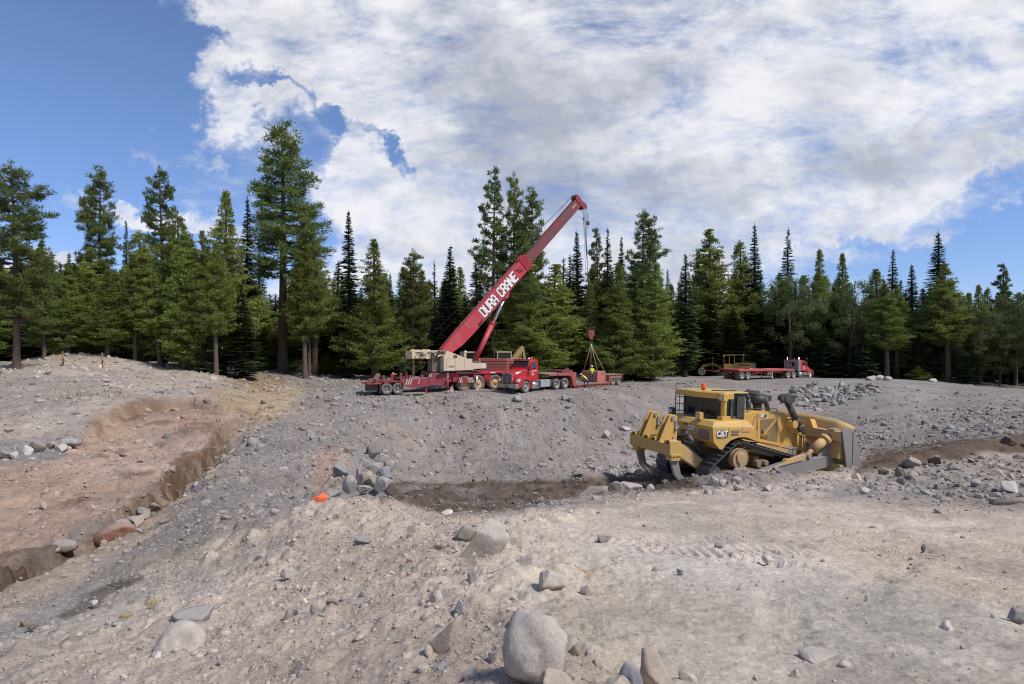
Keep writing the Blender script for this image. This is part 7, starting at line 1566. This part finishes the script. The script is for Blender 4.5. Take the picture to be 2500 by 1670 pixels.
# foreground
B(1226, 1394, 1502, 1700, 'p', 'largest smooth egg-shaped pale boulder at the bottom edge of the photo', True, d=2.75, depth=.85, tilt=-8, sink=.1)
B(1325, 1412, 1628, 1705, 't', 'tan stone tucked against the right foot of the egg-shaped boulder', d=2.62)
B(1508, 1573, 1588, 1700, 'b', 'pointed blue-grey speckled stone standing between two tan boulders', True, d=2.7, sink=.1)
B(1562, 1645, 1586, 1690, 't', 'tan rough boulder just right of the pointed blue-grey stone', d=2.95)
B(1470, 1550, 1627, 1700, 't', 'low tan boulder just left of the pointed blue-grey stone', True, d=2.62)
B(1064, 1112, 1512, 1620, 't', 'long tan block lying aslant left of the egg-shaped boulder', depth=.9, tilt=38, sink=.12, d=3.35)
B(1128, 1212, 1268, 1420, 'p', 'big pale knobbly outcrop rising aslant at the edge of the pad', d=6.3, depth=1.3, tilt=38, sink=.2)
B(1112, 1160, 1345, 1430, 'p', 'lower grey shoulder of stone against the big pale outcrop', d=5.7, depth=1.0, tilt=14)
B(1115, 1167, 1286, 1317, 'n', 'brownish stone leaning on the upper left side of the big pale outcrop', d=7.4)
B(1316, 1384, 1394, 1447, 'p', 'angular pale stone overhanging a small hollow on the pad edge', sink=.1)
B(1258, 1325, 1355, 1394, 'p', 'flat-topped block half sunk right of the big pale outcrop')
B(1416, 1450, 1430, 1452, 'p', 'small stone right of the angular overhanging stone')
B(1046, 1081, 1442, 1474, 'p', 'rounded stone alone below the left foot of the pale outcrop', True)
B(1141, 1163, 1388, 1427, 'g', 'upright grey stone at the foot of the pale outcrop', True)
B(1105, 1133, 1466, 1508, 'b', 'flat bluish stone between the pale outcrop and the aslant block', True)
B(1458, 1496, 1306, 1321, 'g', 'flat grey chip lying on the middle of the pad')
B(1134, 1163, 1634, 1667, 'w', 'small angular whitish stone left of the egg-shaped boulder foot')
B(1188, 1211, 1592, 1625, 'g', 'small grey stone touching the left side of the egg-shaped boulder')
B(1430, 1461, 1583, 1607, 'p', 'angular stone above the low tan boulder')
B(1434, 1464, 1555, 1579, 'p', 'rough stone uphill right of the egg-shaped boulder')
B(1393, 1420, 1572, 1600, 't', 'tan stone close to the right shoulder of the egg-shaped boulder')
B(1445, 1472, 1610, 1640, 't', 'rounded tan pebble stack stone left of the low tan boulder', True)
B(1660, 1702, 1645, 1668, 'p', 'low pale stone at the bottom right of the tan rough boulder')
B(1064, 1092, 1620, 1645, 'b', 'dark bluish stone under the aslant tan block')
# rock heap at the foot of the slope
RH = 'heap of boulders at the foot of the slope'
for a in [(889, 928, 1084, 1122, 'd', 'dark angular boulder crowning the heap'), (926, 949, 1096, 1107, 'g', 'small flat grey boulder right of the heap top'), (900, 950, 1104, 1133, 'g', 'long slanting grey slab in the heap'), (931, 964, 1122, 1153, 'g', 'rounded grey boulder on the right side of the heap'),
          (871, 902, 1119, 1143, 'g', 'grey boulder on the left shoulder of the heap'), (889, 933, 1131, 1156, 'g', 'flat-topped boulder in the middle of the heap'), (923, 958, 1140, 1170, 'b', 'dark bluish boulder low on the right of the heap'), (868, 889, 1139, 1159, 'g', 'small block on the left of the heap middle'),
          (865, 919, 1152, 1188, 't', 'tan boulder in the lower middle of the heap'), (887, 922, 1167, 1191, 'n', 'brownish wedge boulder beside the tan one in the heap'), (911, 959, 1166, 1203, 'g', 'biggest round grey boulder at the right foot of the heap'), (835, 869, 1161, 1202, 'g', 'round grey boulder at the left foot of the heap'),
          (865, 904, 1184, 1206, 'g', 'low block at the bottom of the heap'), (811, 850, 1132, 1162, 'b', 'lone bluish boulder left of the heap'), (836, 861, 1090, 1108, 'n', 'small brownish boulder above and left of the heap')]:
    B(*a, depth=.9, group=RH, round_=('round' in a[5]), sink=.15)
B(936, 966, 1180, 1208, 'k', 'dark brown clod beside the biggest round boulder of the heap', sink=.2)
o = B(759, 799, 1207, 1226, 'g', 'flat stone sprayed bright orange on the crest left of the heap', d=11.0, depth=.6, tilt=-15, sink=.12); o.data.materials[0] = mat('spray_orange', (.85, .14, .025), .7, dirt=.12, scale=3)
B(1075, 1105, 1247, 1266, 'w', 'pointed white stone at the edge of the dark soil strip', d=9.6); B(1107, 1150, 1258, 1278, 'w', 'white slab beside the pointed white stone', d=9.2); B(1155, 1190, 1239, 1255, 'n', 'brown dusted stone in the near edge of the dark soil strip', d=13)
B(989, 1010, 1217, 1231, 'w', 'small pale stone on the crest before the dark soil strip', d=10.8); B(1012, 1029, 1229, 1243, 'p', 'second small pale stone on the crest, lower and nearer the slab', d=10.2)
# the near left slope
B(682, 717, 1385, 1416, 'w', 'pale angular stone with a dark underside on the near slope', sink=.12); B(754, 791, 1466, 1510, 'p', 'smooth pale upright stone in the near slope', True); B(688, 717, 1493, 1515, 'n', 'dark-sided stone left of the smooth pale upright stone'); B(714, 728, 1487, 1502, 'g', 'small stone touching the dark-sided stone')
B(868, 904, 1308, 1330, 'b', 'bluish stone sunk in the crest slope'); B(648, 673, 1363, 1381, 'p', 'pale rounded stone above the angular stone with dark underside', True); B(620, 650, 1345, 1375, 'g', 'grey stone at the top of the near slope edge')
B(366, 487, 1532, 1592, 'p', 'large whitish outcrop in the lower left slope', True, depth=.8, tilt=-20, sink=.45); B(410, 508, 1493, 1530, 'g', 'grey slab lying above the large whitish outcrop', depth=.6, tilt=-12, sink=.35); B(371, 391, 1593, 1612, 'w', 'small white stone below the large whitish outcrop')
B(219, 236, 1466, 1478, 'w', 'small round white stone beside the dark wet streak', True); B(46, 67, 1512, 1526, 'n', 'left one of two brown stones below the dark wet streak'); B(66, 88, 1521, 1535, 'n', 'right one of two brown stones below the dark wet streak')
# beside the gully
B(214, 322, 1281, 1338, 'r', 'large flat red-brown boulder lying in the lower gully', True, d=14.0, depth=.7, tilt=-14, sink=.1)
B(327, 364, 1239, 1262, 'g', 'grey striped boulder in the row above the red-brown boulder'); B(357, 390, 1229, 1247, 'n', 'brown boulder at the upper end of the gully row'); B(333, 362, 1254, 1270, 't', 'pinkish stone under the grey striped boulder'); B(305, 347, 1261, 1285, 't', 'tan boulder touching the upper edge of the red-brown boulder'); B(274, 322, 1268, 1289, 't', 'flat tan stone at the back of the red-brown boulder')
B(120, 178, 1322, 1346, 'n', 'rounded tan boulder low in the gully, left of the red-brown boulder', True, sink=.3)
for a in [(-4, 25, 1098, 1118, 'n', 'brown boulder at the left picture edge in the boulder row'), (22, 44, 1102, 1118, 'w', 'small white boulder beside the edge boulder'), (46, 73, 1087, 1110, 'w', 'white boulder left of the brown one in the row'), (67, 104, 1076, 1106, 'n', 'biggest brown boulder of the row on the left slope'),
          (102, 130, 1079, 1097, 't', 'tan boulder right of the biggest brown one'), (121, 184, 1070, 1091, 'g', 'long grey boulder at the back of the row'), (128, 159, 1084, 1103, 'w', 'white boulder in front of the long grey one'), (157, 172, 1090, 1104, 'w', 'smallest white stone at the right end of the row')]:
    B(*a, group='row of boulders on the left slope', sink=.15)
B(95, 111, 1226, 1240, 't', 'tan stone alone on the red earth')
B(105, 121, 907, 914, 'd', 'dark flat rock on top of the left mound')
# banks beside the bulldozer
B(1412, 1491, 1188, 1240, 'n', 'big dusty brown boulder at the near edge of the dark soil strip', d=15.6, depth=.8, sink=.15); B(1486, 1529, 1177, 1217, 'n', 'rounded brown boulder leaning right of the big dusty one', True, d=16.4, sink=.1); B(1467, 1488, 1185, 1201, 'g', 'small grey boulder between the two brown boulders', d=17)
B(1517, 1570, 1181, 1199, 'p', 'low pale boulder behind the rounded brown one', d=17.2); B(1577, 1602, 1183, 1210, 'w', 'pale egg-shaped stone on the bank left of the bulldozer', True, d=16.2); B(1561, 1576, 1207, 1221, 'w', 'small pale stone under the egg-shaped one on the bank', d=15.2); B(1545, 1564, 1210, 1227, 'w', 'flat pale stone beside the small pale one on the bank', d=14.6)
B(1482, 1501, 1145, 1165, 'w', 'pale pointed rock at the foot of the slope behind the ripper', d=37); B(1454, 1469, 1152, 1165, 'p', 'pale rock left of the pointed one at the slope foot', d=37); B(1472, 1491, 1048, 1064, 'p', 'pale rock half way up the slope left of the ripper', d=44); B(1511, 1542, 1040, 1053, 'w', 'flat pale rock on the slope above the ripper', d=46); B(1539, 1560, 1008, 1026, 'g', 'grey rock high on the slope above the ripper', d=49)
B(1733, 1756, 1163, 1186, 'p', 'upright pale stone on the bank below the sprocket', d=15.8); B(1756, 1777, 1172, 1187, 'p', 'broad pale stone beside the upright one', d=15.6); B(1786, 1814, 1164, 1180, 'g', 'smooth grey stone on the bank below the track', True, d=16); B(1836, 1863, 1177, 1192, 'd', 'dark stone on the near face of the bank', d=14.8); B(1863, 1890, 1186, 1198, 'p', 'pale slab right of the dark stone on the bank', d=14.2)
B(1795, 1830, 1140, 1160, 'n', 'clod of earth piled against the bulldozer undercarriage', d=17.6)
B(2214, 2251, 1118, 1141, 'g', 'large grey boulder on the right-hand bank'); B(2270, 2297, 1112, 1135, 'k', 'dark soil-covered boulder on the right-hand bank'); B(2189, 2214, 1140, 1164, 'n', 'round brown boulder below the large grey one', True); B(2214, 2244, 1151, 1166, 'g', 'flat boulder right of the round brown one')
B(2453, 2498, 1179, 1204, 'w', 'white boulder near the right picture edge'); B(2372, 2400, 1172, 1187, 'g', 'grey stone left of the white boulder at the right edge'); B(2464, 2483, 1157, 1174, 'p', 'pale stone above the white boulder at the right edge'); B(2102, 2127, 1191, 1206, 'w', 'whitish stone on the near side of the right-hand bank'); B(2453, 2490, 1066, 1086, 'k', 'dark boulder in the fresh soil strip at the right edge')
B(2318, 2345, 1130, 1146, 'g', 'grey boulder on top of the right-hand bank'); B(2150, 2172, 1142, 1158, 'n', 'brown boulder at the blade end of the bank')
# on the pad
B(1960, 2060, 1598, 1616, 'p', 'cracked slab of crust lifted from the pad', depth=.7, tilt=8, sink=.5, name='crust_slab'); B(2050, 2104, 1620, 1634, 'p', 'broken crumb of crust at the end of the cracked slab', depth=.6, sink=.45, name='crust_slab')
B(2476, 2512, 1489, 1516, 'g', 'grey stone cut by the right picture edge on the pad'); B(1863, 1889, 1357, 1372, 'p', 'pale stone in the middle of the pad'); B(1746, 1767, 1325, 1340, 'g', 'grey stone on the pad behind the pale one'); B(1654, 1671, 1391, 1404, 'g', 'right one of two small stones on the pad'); B(1590, 1607, 1384, 1396, 'g', 'left one of two small stones on the pad'); B(2249, 2262, 1328, 1344, 'd', 'dark splinter sticking up from the pad')
# on the far slope
B(2018, 2039, 945, 964, 'w', 'largest pale rock of the rubble high on the far slope'); B(1957, 1977, 970, 983, 'p', 'pale rock at the left foot of the rubble'); B(1947, 1964, 979, 992, 'p', 'rounded pale rock below the rubble', True); B(1982, 2000, 930, 941, 'd', 'dark rock at the top left of the rubble'); B(2108, 2124, 1090, 1100, 'w', 'small white rock on the slope right of the blade', d=42)
B(2118, 2140, 917, 929, 'p', 'left one of the pale rocks on the skyline ridge'); B(2141, 2160, 915, 928, 'w', 'middle one of the pale rocks on the skyline ridge'); B(2160, 2182, 919, 930, 'p', 'right one of the pale rocks on the skyline ridge'); B(2270, 2292, 924, 933, 'w', 'lone pale rock further right on the skyline ridge')
B(1358, 1374, 930, 941, 'g', 'grey rock on the crest below the tractor', d=50.5) if False else None
B(1248, 1276, 964, 978, 'g', 'flat grey rock just below the crest under the tractor', d=48.6); B(1370, 1390, 962, 973, 'g', 'grey rock below the crest under the lowboy deck', d=50); B(1388, 1404, 966, 976, 'g', 'rock right of the grey one under the lowboy deck', d=49.6)
B(1376, 1392, 894, 903, 'p', 'pale rock on the dirt pile behind the lowboy', d=71)
# ---- twigs, straw, a log
def twigs(px, py, n, ln, c, label, ang, spread=.25, cat='twigs', nm='dry_twigs'):
    X, Y, Z = ground_hit(px, py); t = empty(nm, (X, Y, hz(X, Y)+.01)); tag(t, label, cat); q = MB()
    for i in range(n):
        a = math.radians(ang)+random.gauss(0, spread); l = ln*random.uniform(.4, 1); o = Vector((random.uniform(-.3, .3)*ln*math.cos(math.radians(ang)), random.uniform(-.3, .3)*ln*math.sin(math.radians(ang))+random.uniform(-.02, .02), random.uniform(.0, .03)))
        d = Vector((math.cos(a), math.sin(a), random.uniform(-.02, .16)))*l/2; q.cyl(o-d, o+d, .0035, .0015, 4)
    q.build('stems', mat('straw_'+c, {'o': (.50, .27, .10), 'd': (.16, .10, .06), 'y': (.42, .33, .10)}[c], .8), t)
twigs(1411, 1405, 60, .36, 'o', 'orange-brown spray of dead pine needles on the pad', -60, .3)
twigs(1072, 1342, 30, .20, 'd', 'tuft of dead roots left of the pale outcrop', 60, .8); twigs(1222, 1408, 5, .35, 'd', 'thin dark stick lying right of the pale outcrop', 40, .1)
twigs(310, 1510, 26, .18, 'y', 'yellowish dry weed on the lower left slope', 70, .7); twigs(374, 1478, 22, .16, 'y', 'second yellowish dry weed, higher on the lower left slope', 50, .8); twigs(155, 1575, 4, .28, 'd', 'dark forked stick at the lower left', 100, .5)
X, Y, Z = ground_hit(2440, 1232); q = MB(); q.cyl((-.1, -.05, .05), (1.35, .1, .09), .075, .06, 12); lg = q.build('log', WOOD, None, loc=(X-.1, Y, hz(X, Y))); tag(lg, 'grey weathered log lying at the right edge of the pad', 'log')
for px, py, h, lab in ((163, 886, 1.3, 'left'), (258, 893, 1.4, 'right')):
    X, Y, Z = ground_hit(px, py+4); q = MB()
    q.cyl((0, 0, -.2), (.03, 0, h*.75), .11, .06, 7); q.prism([(-.06, h*.6), (.08, h*.6), (.06, h*.85), (.02, h), (-.02, h*.8), (-.05, h*.92)], 'y', -.04, .04); q.bar((.05, -.02, h*.55), (.40, -.1, h*.18), .08, .04); q.build('stump_wood', mat('split_wood', (.26, .15, .08), .85, var=.3), s_ := empty('broken_stump', (X, Y-.5, hz(X, Y-.5)))); tag(s_, f'{lab} one of two splintered orange stumps at the back of the mound', 'stump')
